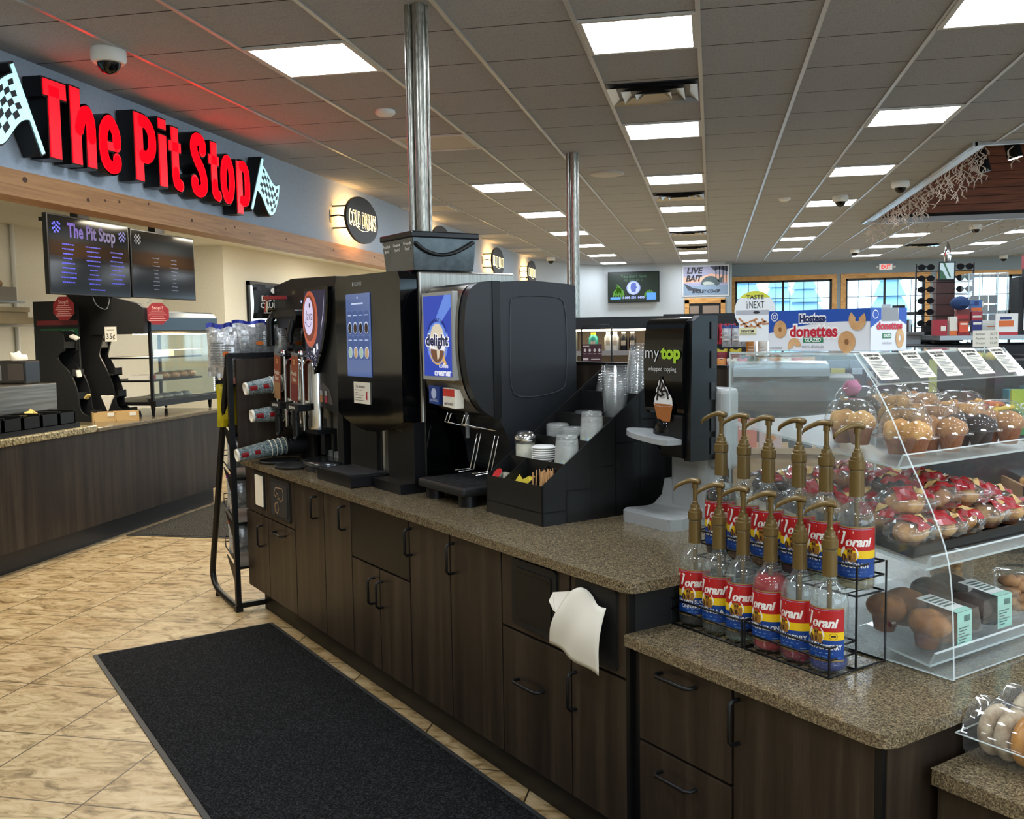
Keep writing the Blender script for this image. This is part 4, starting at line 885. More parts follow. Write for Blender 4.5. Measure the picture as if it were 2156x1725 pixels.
for k, x in enumerate((.10, .24)):
    m = MB()
    for dx in (0, .028): m.tube([(x + dx, .06, .36), (x + dx, .045, .325), (x + dx + .02, .075, .315), (x + dx + .03, .19, .29), (x + dx + .03, .19, .285), (x + dx + .026, .15, .12)], .0032, 6)
    m.tube([(x + .026, .15, .12), (x + .0, .09, .115), (x - .01, .11, .115)], .003, 6).tube([(x + .054, .15, .12), (x + .03, .09, .11)], .003, 6); m.build('cup_lever', CHROME, t)
MB().cyl((.19, .1, .37), (.195, .1, .26), .0085).build('nozzle', GREY, t)
# ---- java cappuccino machine
t = IT('cappuccino_machine', 'black cappuccino machine with lit java picture on curved front', 'coffee machine', -4.90, 1.90, ZT)
W = .47
MB().box(0.02, .10, .03, W, .50, .985).build('cabinet', SIDE, t, bevel=.006)
arc = smooth([(W, .315), (.36, .30), (.2, .325), (.06, .33), (.02, .36)], 4)
MB().prism(arc + [(.02, .92), (W, .915)], 0, .10, 'y').build('door', M('java_door', '121417', .4), t, bevel=.006)
dsh = [(.0, .94), (.0, .60)] + smooth([(.03, .50), (.07, .475), (.14, .52), (.24, .64), (.31, .80), (.325, .94)], 5)
MB().prism([(x + .055 + .0, z) for x, z in dsh], -.028, 0, 'y').build('picture_housing', GLOSSB, t, bevel=.006)
Y = lambda k: FY(-.0285 - .0004 * k)
dsh2 = [(.012, .925), (.012, .60)] + smooth([(.04, .52), (.075, .50), (.13, .54), (.22, .65), (.285, .80), (.30, .925)], 5)
jp = MB().mat(0).poly([(x + .055, z) for x, z in dsh2][::-1], Y(0))
jp.mat(1).disc(Y(1), .135, .78, .105, .145).mat(2).disc(Y(2), .125, .785, .085, .12, 28).mat(3).disc(Y(3), .118, .795, .066, .098, 28)
jp.mat(4)
rj = random.Random(5)
for k in range(130): jp.disc(Y(1), .085 + rj.random() * .13, .515 + rj.random() * .12, .005 + rj.random() * .003, .004, 6, rj.random())
jp.mat(5)
for k in range(90): jp.disc(Y(1.5), .085 + rj.random() * .13, .515 + rj.random() * .12, .0022, .0022, 5)
jp.mat(6).text('Java', .05, Y(4), .12, .80, w=.10, shear=.25, bold=-.005).disc(Y(4), .137, .85, .010, .013, 12).ring(Y(4), .118, .765, .032, .036, 18, .7, PI, 2 * PI).mat(5).poly([(.215, .62), (.235, .625), (.232, .655), (.212, .65)], Y(3)).poly([(.175, .60), (.195, .605), (.19, .63), (.17, .625)], Y(3)).poly([(.27, .70), (.31, .80), (.335, .90), (.315, .80)], Y(2))
jp.build('lit_picture', [M('jp_night', '252446', .4, emit=.3, ecol='28264c'), M('jp_saucer', 'b0553c', .4, emit=.5, ecol='c25c40'), M('jp_coffee', '7a3a26', .4, emit=.45), M('jp_foam', 'c9c2e2', .4, emit=.7, ecol='cdc6ea'), M('jp_bean', '0f0a0a', .4), M('jp_white', 'e8ecf4', .4, emit=.8), M('jp_ink', '2a2030', .4)], t)
cc = T('c', '', ''); bpy.data.objects.remove(cc)
ml = MB().mat(0).poly([(.10, .365), (.15, .43), (.22, .45), (.30, .42), (.34, .34)], FY(-.001))
for k in range(3): x = .115 + k * .065; ml.mat(1).rect(FY(-.006), x, .385, x + .035, .41).mat(2 + k).rect(FY(-.006), x, .35, x + .035, .383)
ml.build('flavour_labels', [M('lab_grey', '4e4a47', .5), M('lab_silver', 'a6a6a4', .3), M('lab_red', 'b05040', .5), M('lab_orange', 'b88048', .5), M('lab_berry', 'a03848', .5)], t)
MB().box(.06, -.004, .46, .10, 0, .48).build('display', M('lcd_green', '5c7a58', .4, emit=.15), t)
MB().box(.06, .04, .06, .11, .1, .32).build('column', BLACK, t); MB().box(.34, .02, .03, .41, .1, .31).build('column', BLACK, t); MB().box(.11, .08, .06, .34, .1, .31).build('splash_plate', M('splash_cream', '8b877c', .4, .3), t)
MB().rect(FY(.079), .20, .13, .30, .25).build('splash_notice', DKGREY, t)
tr_ = MB()
tr_.lathe([(.155, 0), (.165, .02), (.165, .05), (.14, .055), (.0, .05)], 18, (.24, .0, 0), sq=.72).build('drip_tray', noisy('dark_chrome', [(.3, '2a2d30'), (.7, '5c6064')], (9, 9, .3), 3, .2, .8), t)
rb = MB()
for k in range(4): rb.cyl((.12 + .06 * k, .06, .06), (.12 + .06 * k, .12, .06), .028, n=14)
rb.build('tray_ribs', GREY, t)
# ---- twin brewer with airpots
t = IT('coffee_brewer', 'wide black coffee brewer with red handled funnel over the airpots', 'coffee brewer', -5.60, 1.98, ZT)
W = .93
MB().prism([(0, .80), (.20, .76), (W, .80), (W, 1.0), (.30, 1.02), (0, .99)], 0, .40, 'y').build('head', M('brewer_black', '0e1012', .45), t, bevel=.006)
MB().box(.3, -.002, .93, .345, 0, .95).mat(1).disc(FY(-.002), .20, .915, .006).disc(FY(-.002), .44, .885, .006).disc(FY(-.002), .54, .885, .006).mat(2).text('BUNN', .014, FY(-.002), .07, .965, w=.05).build('controls', [M('lcd_olive', '4a5030', .4, emit=.05), M('led_blue', 'a8b8ff', .4, emit=2.5, ecol='90a0ff'), GREY], t)
MB().prism([(.16, .80), (.56, .80), (.54, .84), (.18, .84)], -.08, .0, 'y').prism([(.24, .74), (.50, .74), (.53, .80), (.21, .80)], -.07, .2, 'y').build('funnel', BLACK, t, bevel=.01)
MB().tube([(.17, -.06, .83), (.165, -.09, .78), (.17, -.09, .64)], .022, 10).tube([(.48, -.07, .78), (.48, -.09, .70), (.48, -.09, .66)], .02, 10).tube([(.32, -.05, .76), (.38, -.05, .66), (.43, -.07, .625), (.48, -.08, .64)], .018, 10).build('funnel_handle', BLACK, t)
MB().add([(.12, -.11, .83), (.17, -.11, .84), (.23, -.11, .92), (.17, -.11, .925)], [(0, 1, 2, 3)]).mat(1).add([(.175, -.115, .84), (.20, -.115, .83), (.215, -.115, .89), (.19, -.115, .90)], [(0, 1, 2, 3)]).mat(0).box(.15, -.12, .905, .26, -.02, .925).build('tag', [M('tag_red', '9c2c2a', .5), PAPER], t, label='red tag on the funnel handle')
MB().tube([(.2, -.03, .60), (.5, -.03, .60), (.75, -.02, .595)], .017, 8).build('rail', DKGREY, t)
MB().box(.2, .2, .03, .8, .40, .80).build('body', BLACKM, t); MB().box(0.0, .12, 0, .8, .40, .05).build('base', BLACK, t)
MB().prism([(.14, .10), (.72, .10), (.72, .26), (.14, .29)], .10, .13, 'y').build('splash_panel', STB, t)
def airpot(u, v, label, name_, c2):
    t = IT('airpot', label, 'airpot', u, v, ZT + .205, 0, 'steel thermal servers under the brewer')
    MB().lathe([(.072, 0), (.074, .02), (.074, .33), (.068, .36), (.03, .37)], 28).build('vessel', CHROME, t)
    MB().box(-.085, -.14, .10, .085, -.07, .135).build('front_bracket', BLACK, t); MB().text('BUNN', .015, FY(-.1405), .0, .118, w=.085, bold=.02).build('brand_lettering', WHITE, t)
    MB().cyl((0, -.12, -.03), (0, -.12, .10), .02).cyl((-.03, -.12, .06), (.03, -.12, .06), .01).tube([(0, -.12, -.03), (0, -.13, -.05)], .012).build('faucet', BLACK, t)
    for x in (-.065, .065): MB().cyl((x, -.1, .0), (x, -.1, .38), .006).build('gauge_tube', CHROME, t)
    MB().sph((-.0, -.08, .395), .018).box(-.05, -.11, .38, .05, -.06, .39).build('lid_knob', CHROME, t)
    a, b_ = name_.split('|')
    g = MB().at(Matrix.Translation((-.02, -.118, .15)) @ Matrix.Rotation(.08, 4, 'Y')).box(-.045, 0, 0, .045, .004, .25).mat(1).rect(FY(-.001), -.045, 0, .045, .09).mat(2).text(a, .022, FY(-.0015), 0, .145, w=.075, bold=.03).text(b_, .022, FY(-.0015), 0, .115, w=.05, bold=.03).mat(3).ring(FY(-.0015), 0, .205, .006, .014, 12).mat(4).box(-.047, -.001, .237, .047, .005, .252)
    g.build('flavour_tag', [M('tag_rust', '8c4226', .5), c2, M('tag_print', 'd9c9b8', .5), M('tag_gold', 'd8a060', .5), GREY], t)
airpot(-5.06, 1.91, 'steel airpot with rust tag reading Breakfast Blend', 'Breakfast|Blend', M('tag_tan', '9a7850', .5))
airpot(-4.80, 1.91, 'steel airpot with rust tag reading French Vanilla', 'French|Vanilla', M('tag_dred', '6e2522', .5))
for u, v, l in ((-5.10, 1.80, 'left round black drip mat on the counter by the cups'), (-4.86, 1.80, 'right round black drip mat on the counter before the airpots')):
    o = MB().lathe([(.001, .006), (.095, .006), (.105, .016), (.11, .016), (.105, 0), (.001, 0)], 28).build('drip_mat', BLACKM); place(o, XY(u, v, ZT), ISL); tag(o, l, 'drip mat', 'round drip mats')
fr_st = IT('server_stand', 'black wire stand carrying both airpots', 'stand', -4.95, 1.90, ZT)
MB().box(-.25, -.03, .18, .24, .10, .205).box(-.24, .06, 0, -.22, .1, .18).box(.22, .06, 0, .24, .1, .18).build('platform', BLACK, fr_st)
# ---- cups lying in the dispensers
CUPP = M('cup_print', '4a6064', .5)
_v = coords(CUPP, (1, 1, 1)); _nn = noise(CUPP, _v, 38, 2, dist=3.0)
lk(CUPP, ramp(CUPP, _nn, [(.40, '2b4044'), (.455, '3a5357'), (.47, 'c5ccca'), (.50, 'c5ccca'), (.515, '33494d'), (.62, '5c7679')]), P(CUPP).inputs['Base Color'])
CUPW = M('cup_white', 'e9e6d8', .5)
def cup_stack(u, v, z, n, dirv, label, L=.155):
    t = T('paper_cup_stack', label, 'cup stack', XY(u, v, z), 0, 'stacks of patterned paper cups'); t.rotation_euler = Vector(dirv).to_track_quat('Z', 'Y').to_euler()
    for k in range(n):
        z0 = -k * .028
        m = MB().mat(0).lathe([(.0455, z0 - L), (.035, z0 - .012)], 26, cap=False).mat(1).lathe([(.035, z0 - .012), (.034, z0), (.030, z0), (.029, z0 - .012), (.001, z0 - .012)], 26, cap=False)
        m.tube([(.0465 * math.cos(a * PI / 12), .0465 * math.sin(a * PI / 12), z0 - L) for a in range(24)], .0028, 6, True)
        if k == 0:
            for s_ in (0, 1): 
                r_ = .0402 if s_ else .0445
                m.mat(2); C_ = lambda a, b_: (( .0350 + .0105 * (-b_ - .012) / (L - .012) + .0006) * math.cos(a), (.0350 + .0105 * (-b_ - .012) / (L - .012) + .0006) * math.sin(a), b_)
                m.rect(C_, (-2.6, -2.3)[s_] if False else (-.35 + 2.8 * 0), -.06, .35, -.02, 6)
                m.rect(C_, -.3, -.125, .3, -.095, 6)
        m.build('paper_cup', [CUPP, CUPW, RED], t)
    return t
dv = XY(-.12, -1, 0); 
for (u, v, z, n, l, k) in ((-5.20, 1.652, 1.296, 5, 'sideways stack of patterned paper cups, topmost of three at the counter end', .12), (-5.17, 1.672, 1.148, 4, 'sideways stack of patterned paper cups, middle of three at the counter end', .05), (-5.18, 1.585, .935, 5, 'sideways stack of patterned paper cups, lowest of three at the counter end', .14)):
    d_ = XY(-.02, -1, 0); cup_stack(u, v, z, n, (d_.x, d_.y, -k), l, .15 if z > .95 else .19)
cdp = IT('cup_dispenser', 'black tube dispenser holding the sideways cups', 'dispenser', -5.37, 1.86, ZT)
MB().box(0, .12, 0, .33, .14, .50).build('bracket', BLACKM, cdp)
for x, z in ((.17, .40), (.20, .26), (.19, .075)): MB().lathe([(.056, 0), (.056, .12)], 24, cap=False).build('tube', BLACKM, cdp).matrix_local = Matrix.Translation((x, 0, z + .01)) @ Matrix.Rotation(-PI / 2, 4, 'X')
# ================================================================ chip rack at the island end
rk = IT('snack_rack', 'black steel rack of chip bags standing against the island end', 'rack', -5.435, 1.64, 0)
sp_ = [(.02, 0, 1.49), (-.02, 0, 1.49)]
for y in (0, .52):
    MB().box(0, y - .014, .0, .03, y + .014, 1.49).build('post', BLACK, rk)
    leg = [(-.01, y, 1.49), (-.24, y, .86), (-.40, y, .42), (-.50, y, .20)] if False else smooth([(.0, y, 1.48), (-.18, y, 1.0), (-.34, y, .55), (-.47, y, .20), (-.48, y, .11), (-.42, y, .055), (-.28, y, .03), (0.0, y, .02)], 5)
    MB().tube(leg, .019, 8).build('leaning_leg', BLACK, rk)
    MB().cyl((-.40, y, 0), (-.40, y, .05), .012).box(-.005, y - .02, 0, .035, y + .02, .03).build('foot', BLACK, rk)
for z in (.02, 1.46): MB().box(0, 0, z, .03, .52, z + .03).build('crossbar', BLACK, rk)
for k, z in enumerate((1.30, 1.02, .76, .50, .24)):
    b_ = MB().prism([(0, z), (-.19, z + .06), (-.19, z + .075), (0, z + .015)], .02, .50, 'y').prism([(0, z - .12), (0, z), (-.18, z + .06)], .0, .006, 'y')
    b_.tube([(-.19, .02, z + .07), (-.26, .02, z + .09), (-.26, .02, z + .15), (-.26, .5, z + .15), (-.26, .5, z + .09), (-.19, .5, z + .07)], .004, 6).tube([(-.26, .02, z + .12), (-.26, .5, z + .12)], .003, 6); b_.build('shelf', BLACK, rk)
def bag(w, h, d, bands, name='bag', nx=9, nz=12):
    """pillow bag standing on its bottom seam: x wide, z high; bands = [(z fraction, material index)]"""
    m = MB(); 
    for s_ in (1, -1):
        v = []
        for j in range(nz + 1):
            for i in range(nx + 1):
                a, b_ = i / nx, j / nz; e = math.sin(PI * min(1, max(0, (b_ - .07) / .86))) ** .55 * math.sin(PI * a) ** .6 if .07 < b_ < .93 else 0
                wav = .006 * math.sin(a * 17 + b_ * 5) * (b_ < .09 or b_ > .91); wid = w * (1 - .10 * e ** 1 * 0 - .08 * math.sin(PI * b_))
                v.append(((a - .5) * wid, s_ * (d / 2 * e) + wav, b_ * h + .006 * math.sin(a * 9) * (b_ > .9)))
        for j in range(nz):
            mi = 0
            for f_, i_m in bands:
                if j / nz >= f_: mi = i_m
            m.m = mi
            for i in range(nx):
                k = j * (nx + 1) + i; q = (k, k + 1, k + nx + 2, k + nx + 1); m.add([v[a] for a in (q if s_ < 0 else q[::-1])], [(0, 1, 2, 3)], True)
    return m
FOIL = noisy('foil_bag', [(.3, '8e9094'), (.5, 'c0c2c4'), (.7, 'd6d7d8')], (1, 1, 1), 45, .28, .45, det=2, bs=.5); FOILB = M('bag_blue', '1c2c8c', .3, .3); FOILG = M('bag_green', '1f5a30', .3, .3)
def chip_bag(u, v, z, rz, w, h, tilt, band, label, printing=True, group='chip bags on the snack rack', cols=None):
    mats = cols or [FOIL, band, LINE, ORANGE]
    m = bag(w, h, .07, [(0, 0), (.84, 1)])
    if printing and not cols:
        m.mat(2)
        for k in range(9): yy = .62 - k * .05; m.rect(lambda a, b_: (a, -.037 - .0, b_), -w * .30, h * yy, w * (.05 if k else .2), h * (yy + .018))
        m.mat(3).disc(FY(-.037), w * .25, h * .42, w * .12, h * .05, 12)
    o = m.build('chip_bag', mats); o.location = XY(u, v, z); o.rotation_euler = Matrix.Rotation(ISL + rz, 4, 'Z').to_euler(); o.rotation_euler.x = tilt; tag(o, label, 'chip bag', group); return o
Q = PI / 2
chip_bag(-5.50, 1.615, 1.36, Q - .5, .15, .30, .0, FOILB, 'leftmost silver chip bag hanging low on the snack rack')
chip_bag(-5.48, 1.665, 1.35, Q - .3, .15, .29, .0, FOILB, 'second silver chip bag from the left hanging low on the snack rack')
chip_bag(-5.47, 1.775, 1.45, Q, .20, .225, .0, FOILB, 'silver chip bag with blue top left of centre on the rack top')
chip_bag(-5.49, 1.895, 1.45, Q + .1, .19, .22, .0, FOILB, 'silver chip bag with blue top and orange seal on the rack top')
chip_bag(-5.46, 2.01, 1.45, Q - .05, .19, .215, .0, FOILG, 'silver chip bag with green top on the rack top')
chip_bag(-5.48, 2.11, 1.45, Q + .08, .18, .21, .0, FOILG, 'rightmost silver chip bag with green top on the rack top')
chip_bag(-5.62, 2.20, 1.47, Q, .18, .25, 0, FOILG, 'green and white chip bag behind the brewer funnel', cols=[M('bag_pale', 'c9c8a0', .4), FOILG, LINE, ORANGE])
chip_bag(-5.56, 1.68, 1.06, Q - .2, .16, .27, .0, BLACK, 'yellow chip bag with black band on the second rack shelf', cols=[M('bag_yellow', 'b8a80e', .35, .1), BLACK])
chip_bag(-5.53, 1.72, .82, Q - .2, .16, .20, .0, FOILB, 'silver chip bag on the third rack shelf')
chip_bag(-5.53, 1.71, .58, Q - .2, .16, .20, .0, FOILB, 'pink and silver chip bag on the fourth rack shelf', cols=[FOIL, M('bag_pink', 'a03090', .35)])
chip_bag(-5.53, 1.71, .32, Q - .2, .16, .19, .0, FOILB, 'orange and silver chip bag on the fifth rack shelf', cols=[FOIL, M('bag_orange', 'c8641c', .35)])
dc = IT('chip_bag', 'black Dutch Crunch chip bag standing behind the brewer', 'chip bag', -5.66, 1.985, 1.69, Q)
bag(.24, .20, .03, [(0, 0)]).build('bag', M('bag_black', '0c0e0e', .4), dc)
MB().text('DUTCH', .033, FY(-.02), .005, .118, w=.15, bold=.03).text('CRUNCH', .030, FY(-.02), .005, .078, w=.165, bold=.03).disc(FY(-.02), .01, .165, .022, .018, 14).mat(1).rect(FY(-.02), -.06, .05, .07, .056).mat(0).rect(FY(-.02), -.06, .03, .07, .036).build('print', [CREAM, GOLDP], dc)
# ================================================================ condiment organizer
og = IT('condiment_organizer', 'black stepped organizer with cups lids sugar and stirrers', 'organizer', -3.147, 1.935, ZT)
W = .377
prof = [(0, 0), (.645, 0), (.645, .545), (.60, .557), (0.0, .145)]
OB = M('organizer_black', '0c0d0e', .42)
for x, nm in ((0, 'side_panel'), (W - .006, 'side_panel'), (.262, 'divider')):
    p_ = prof if nm == 'side_panel' else [(.006, 0), (.60, 0), (.60, .54), (.0, .13)]
    MB().prism(p_, x, x + .006, 'x').build(nm, OB, og)
for k, (v, z) in enumerate(((0, .145), (.105, .215), (.22, .29), (.335, .372), (.455, .455), (.59, .55))):
    x1 = W
    MB().box(0, v, 0, x1, v + .005, z).build('step_panel', OB, og)
    if k < 5: MB().box(0, v, z - .10, W, v + .11, z - .095).build('step_floor', OB, og)
MB().prism([(0, .04), (.105, .04), (.105, .215), (0, .145)], .125, .129, 'x').build('divider', OB, og)
def OG(x, y, z): return XY(-3.147 + x, 1.935 + y, ZT + z)
# creamer cups, packets, stirrers
for k, (x, y, z, ax) in enumerate(((.055, .04, .135, .9), (.095, .03, .125, -.5), (.05, .02, .10, .4), (.085, .055, .14, 1.3))):
    o = MB().lathe([(.001, 0), (.014, 0), (.021, .03), (.024, .031)], 18, cap=False).mat(1 if k == 0 else 0).lathe([(.024, .032), (.001, .0325)], 18, cap=False).build('creamer_cup', [CREAM, RED]); o.location = OG(x, y, z); o.rotation_euler = (ax, .3 * k, ISL + k)
    tag(o, ('single creamer cup with red printed lid in the organizer front', 'white creamer cup leaning right in the organizer front', 'white creamer cup lowest in the organizer front slot', 'white creamer cup tilted behind the others in the organizer front')[k], 'creamer cup')
pk = M('sweet_yellow', 'd8c43c', .5)
for k in range(12):
    o = MB().box(-.028, -.001, -.02, .028, .001, .02).box(-.02, -.0015, -.006, .02, -.001, .004).build('sweetener_packet', pk); o.location = OG(.155 + .008 * k, .03 + .02 * ((k * 5) % 4), .118 + .004 * (k % 5)); o.rotation_euler = (-.6 + .2 * (k % 3), .5 * math.sin(k * 2.1), ISL + .3 * math.sin(k)); tag(o, 'yellow sweetener packet in the middle front slot of the organizer', 'packet', 'yellow sweetener packets')
wd_ = M('stir_wood', 'c79a68', .6)
for k in range(20):
    o = MB().box(-.004, -.001, 0, .004, .001, .14).build('stir_stick', wd_); x = .285 + .0045 * (k % 18); o.location = OG(x, .02 + .022 * (k % 4) + (.0), .045 + .003 * (k % 6)); o.rotation_euler = (.05 * math.sin(k * 3), .08 * math.sin(k * 1.7) + .05, ISL + .5 * math.sin(k)); tag(o, 'flat wooden stir stick in the right front slot of the organizer', 'stir stick', 'wooden stir sticks')
# sugar shaker
t = T('sugar_shaker', 'glass sugar shaker with shiny metal lid in the organizer', 'shaker', OG(.045, .155, .16), ISL)
m = MB()
prof_ = [(.001, 0), (.036, 0), (.039, .01), (.037, .09), (.036, .10)]
m.lathe(prof_, 20, cap=False).build('sugar', noisy('sugar', [(.3, 'cfcbbd'), (.7, 'e3dfd0')], ns=60), t); 
m = MB().lathe([(.040, 0), (.042, .01), (.040, .10), (.041, .115)], 12, cap=False).build('jar', GLASS, t)
MB().lathe([(.044, .112), (.045, .125), (.040, .135), (.030, .146), (.012, .152), (.0, .150)], 24).build('lid', CHROME, t)
# stacks of lids
def stack(name, lab, x, y, z, r, n, dz, mat, fl=.9, tilt=None, grp=None, h=.008):
    t = T(name, lab, 'lid stack', OG(x, y, z), ISL, grp)
    if tilt: t.rotation_euler = (tilt[0], tilt[1], ISL)
    for k in range(n): MB().lathe([(r, k * dz), (r * 1.02, k * dz + dz * .4), (r * fl, k * dz + dz * .45), (r * fl * .97, k * dz + h), (.001, k * dz + h)], 24, cap=False).build('lid', mat, t)
stack('white_lid_stack', 'stack of white hot cup lids beside the sugar shaker', .155, .165, .125, .047, 16, .0085, WHITE)
FROST = glassy('frosted_plastic', 'fbfcfb', 1.4, .16, 'e6e9e6', .2)
stack('clear_lid_stack', 'stack of frosted flat lids, left one of two in the organizer', .09, .28, .235, .045, 14, .007, FROST)
stack('clear_lid_stack', 'stack of frosted flat lids, right one of two in the organizer', .195, .28, .235, .045, 13, .007, FROST)
stack('clear_lid_stack', 'low stack of clear flat lids in the fourth organizer row', .13, .40, .34, .055, 5, .008, PET)
stack('dome_lid_stack', 'tilted stack of clear dome lids at back of the organizer', .10, .52, .40, .052, 11, .011, PET, .85, (.0, .28), h=.02)
stack('dome_lid_stack', 'loose clear dome lids lying beside the tilted lid stack', .19, .515, .44, .05, 4, .012, PET, .85, (.5, .5), h=.02)
def cups(name, lab, x, y, z, r0, r1, h, n, dz, mat, up=True, prn=False, tilt=0):
    t = T(name, lab, 'cup stack', OG(x, y, z), ISL); t.rotation_euler = (0, tilt, ISL)
    for k in range(n):
        z0 = k * dz; m = MB()
        if up: m.lathe([(.001, z0 + .002), (r1, z0), (r0, z0 + h), (r0 + .003, z0 + h + .002), (r0, z0 + h + .005)], 22, cap=False)
        else: m.lathe([(r0 + .003, z0), (r0, z0 + .004), (r1 + .004, z0 + h * .78), (r1, z0 + h), (.001, z0 + h - .002)], 22, cap=False)
        c = m.build('clear_cup', mat, t)
        if prn and k == 0:
            q = MB()
            for i in range(26): a = i * 1.9; b_ = .02 + .045 * ((i * 7) % 10) / 10; q.mat(i % 3).rect(CYL(r0 + .0018 - (r0 - r1) * (z0 + b_) / h), (a % .09) - .045, z0 + b_, (a % .09) - .03, z0 + b_ + .014)
            q.build('print', [M('pr_blue', '6fa8c8', .5), M('pr_green', 'a6b850', .5), M('pr_grey', '7d8a90', .5)], c)
    return t
cups('clear_cup_stack', 'upside-down frosted cups with blue print, nearest stack in the organizer', .318, .155, .15, .048, .038, .12, 3, .022, FROST, False, True)
cups('clear_cup_stack', 'upside-down frosted cups with blue print, second stack in the organizer', .318, .272, .23, .046, .037, .12, 3, .022, FROST, False, True)
cups('clear_cup_stack', 'upright stack of clear plastic cups in fourth organizer row', .312, .39, .31, .049, .036, .14, 12, .010, PET, True)
cups('clear_cup_stack', 'tall leaning tower of clear plastic cups at back of organizer', .300, .51, .375, .046, .033, .12, 13, .0125, PET, False, tilt=.05)
# ================================================================ whipped topping dispenser
t = IT('topping_dispenser', 'black whipped topping dispenser on a grey pedestal', 'dispenser', -2.70, 2.23, ZT)
bv, bf = [], []
SG = SILVERG
base = MB()
def outline(s, w): return [(.02 - w, .0 - w), (.26 + w, .0 - w), (.28 + w, .05), (.25 + w * .3, .16), (.235, .24), (.235, .30), (.03, .30), (.03, .24), (-.0 - w * .3, .16), (-.02 - w, .05)]
base.prism(outline(0, .0), 0, .04, 'z')
base.build('base', SG, t, bevel=.012, seg=3)
MB().prism([(.04, .03), (.045, .041), (.10, .042), (.15, .05), (.19, .08), (.205, .14), (.30, .14), (.30, .03)], .02, .26, 'x').build('base_slope', SG, t)
MB().prism(rrect(.09, .16, .27, .27, .03), .03, .40, 'z').build('pedestal', SG, t, bevel=.004)
MB().box(.12, .19, .20, .33, .28, .49).build('spine', SG, t, bevel=.02, seg=3)
bd = smooth([(.115, .735), (.075, .725), (.06, .66), (.055, .55), (.062, .42), (.075, .40)], 4)
MB().prism([(y, z) for y, z in bd] + [(.15, .40), (.15, .738)], .075, .275, 'x').build('door', GLOSSB, t, bevel=.01, seg=3)
MB().prism([(.07, .24), (.19, .24), (.20, .742), (.115, .742), (.08, .72)], .268, .298, 'x').build('side_cheek', M('cheek_black', '07080a', .28, spec=.35), t, bevel=.006)
MB().box(.08, .15, .36, .28, .21, .735).build('rear_housing', BLACK, t, bevel=.01)
for z in (.26, .34, .45, .56, .66): MB().box(.2985, .165, z, .303, .185, z + .06).build('hinge', DKGREY, t)
MB().prism([(.06, .25), (.15, .25), (.15, .40), (.06, .40)], .16, .27, 'x').build('lower_body', BLACK, t, bevel=.008)
MB().sph((.16, .085, .335), .05, sc=(1, .9, 1.5)).build('nozzle', GLOSSB, t)
MB().prism(smooth([(.20, .27), (.19, .285), (.10, .305), (.02, .318), (-.035, .318), (-.045, .31), (-.03, .302), (.06, .285), (.15, .262)], 3), .055, .205, 'x').build('cup_rest', M('rest_silver', 'a7abac', .3, .2), t) if False else None
ar = MB(); pts = []
ar.prism(smooth([(-.045, .02), (-.03, -.02), (.03, -.05), (.12, -.055), (.19, -.04), (.205, .02), (.20, .10), (.12, .12), (.02, .10)], 4, True), 0, .018, 'z')
o = ar.build('cup_rest', M('rest_silver', 'a7abac', .3, .2), t, bevel=.005); o.matrix_local = Matrix.Translation((.06, .03, .318)) @ Matrix.Rotation(.10, 4, 'Y')
Y = lambda k: (lambda a, b: (.065 + (a - .0) * 1.3, .0525 - .0005 * k + max(0, (b - .60)) * .05, .53 + (b - .53) * 1.15))
lg = MB().mat(0).text('my', .036, Y(1), .045, .605, w=.055, bold=-.012).text('whipped topping', .013, Y(1), .085, .555, w=.11, bold=-.005).mat(1).text('top', .036, Y(1), .118, .605, w=.078, bold=.05)
lg.mat(2).disc(Y(1), .09, .455, .036, .034, 20).disc(Y(1), .085, .485, .024, .022, 16).disc(Y(1), .082, .508, .012, .016, 12).mat(3).poly([(.052, .448), (.128, .448), (.116, .395), (.068, .395)], Y(2)).mat(2).ring(Y(3), .09, .448, .036, .0385, 20, .22)
lg.mat(4)
for pts in ([(.082, .53), (.078, .505), (.07, .49), (.066, .46)], [(.082, .52), (.095, .50), (.105, .485), (.11, .465)], [(.07, .495), (.085, .485), (.1, .49), (.11, .478)], [(.064, .48), (.08, .472), (.094, .478)], [(.088, .505), (.082, .49), (.09, .475)]): stroke(lg, Y(4), pts, .006)
lg.build('front_graphics', [M('gr_white', 'd4d6d8', .5), M('gr_lime', '9cc22e', .5), M('gr_cream', 'dcdcda', .5), M('gr_cone', '9a5a28', .5), M('gr_choc', '120c0a', .4)], t)
# ================================================================ syrup rack and bottles
RACK = METALB
def wire_rack(u0, label):
    t = IT('bottle_rack', label, 'rack', u0, 1.855, ZL, 0, 'black wire racks for syrup bottles'); w = .27; m = MB(); r = .0028
    def loop(x0, y0, x1, y1, z): return [(x0, y0, z), (x1, y0, z), (x1, y1, z), (x0, y1, z)]
    for z in (.003, .045, .075): m.tube(loop(0, 0, w, .10, z), r, 6, True)
    for x in (0, w): m.tube([(x, 0, .003), (x, 0, .078)], r, 6); m.tube([(x, .10, .003), (x, .10, .26)], r, 6)
    for k in range(9): m.tube([(k * w / 8, 0, .003), (k * w / 8, .1, .003)], .0015, 5)
    m.build('lower_basket', RACK, t); m = MB()
    for z in (.185, .225, .26): m.tube(loop(0, .10, w, .205, z), r, 6, True)
    for k in range(9): m.tube([(k * w / 8, .10, .185), (k * w / 8, .205, .185)], .0015, 5)
    for x in (0, w): m.tube([(x, .10, .003), (x, .215, .003), (x, .215, .26)], r, 6)
    m.tube([(0, .215, .003), (w, .215, .003)], r, 6); m.build('upper_basket', RACK, t)
wire_rack(-2.015, 'black wire bottle rack farther left on the lower counter'); wire_rack(-1.735, 'black wire bottle rack nearest the counter corner')
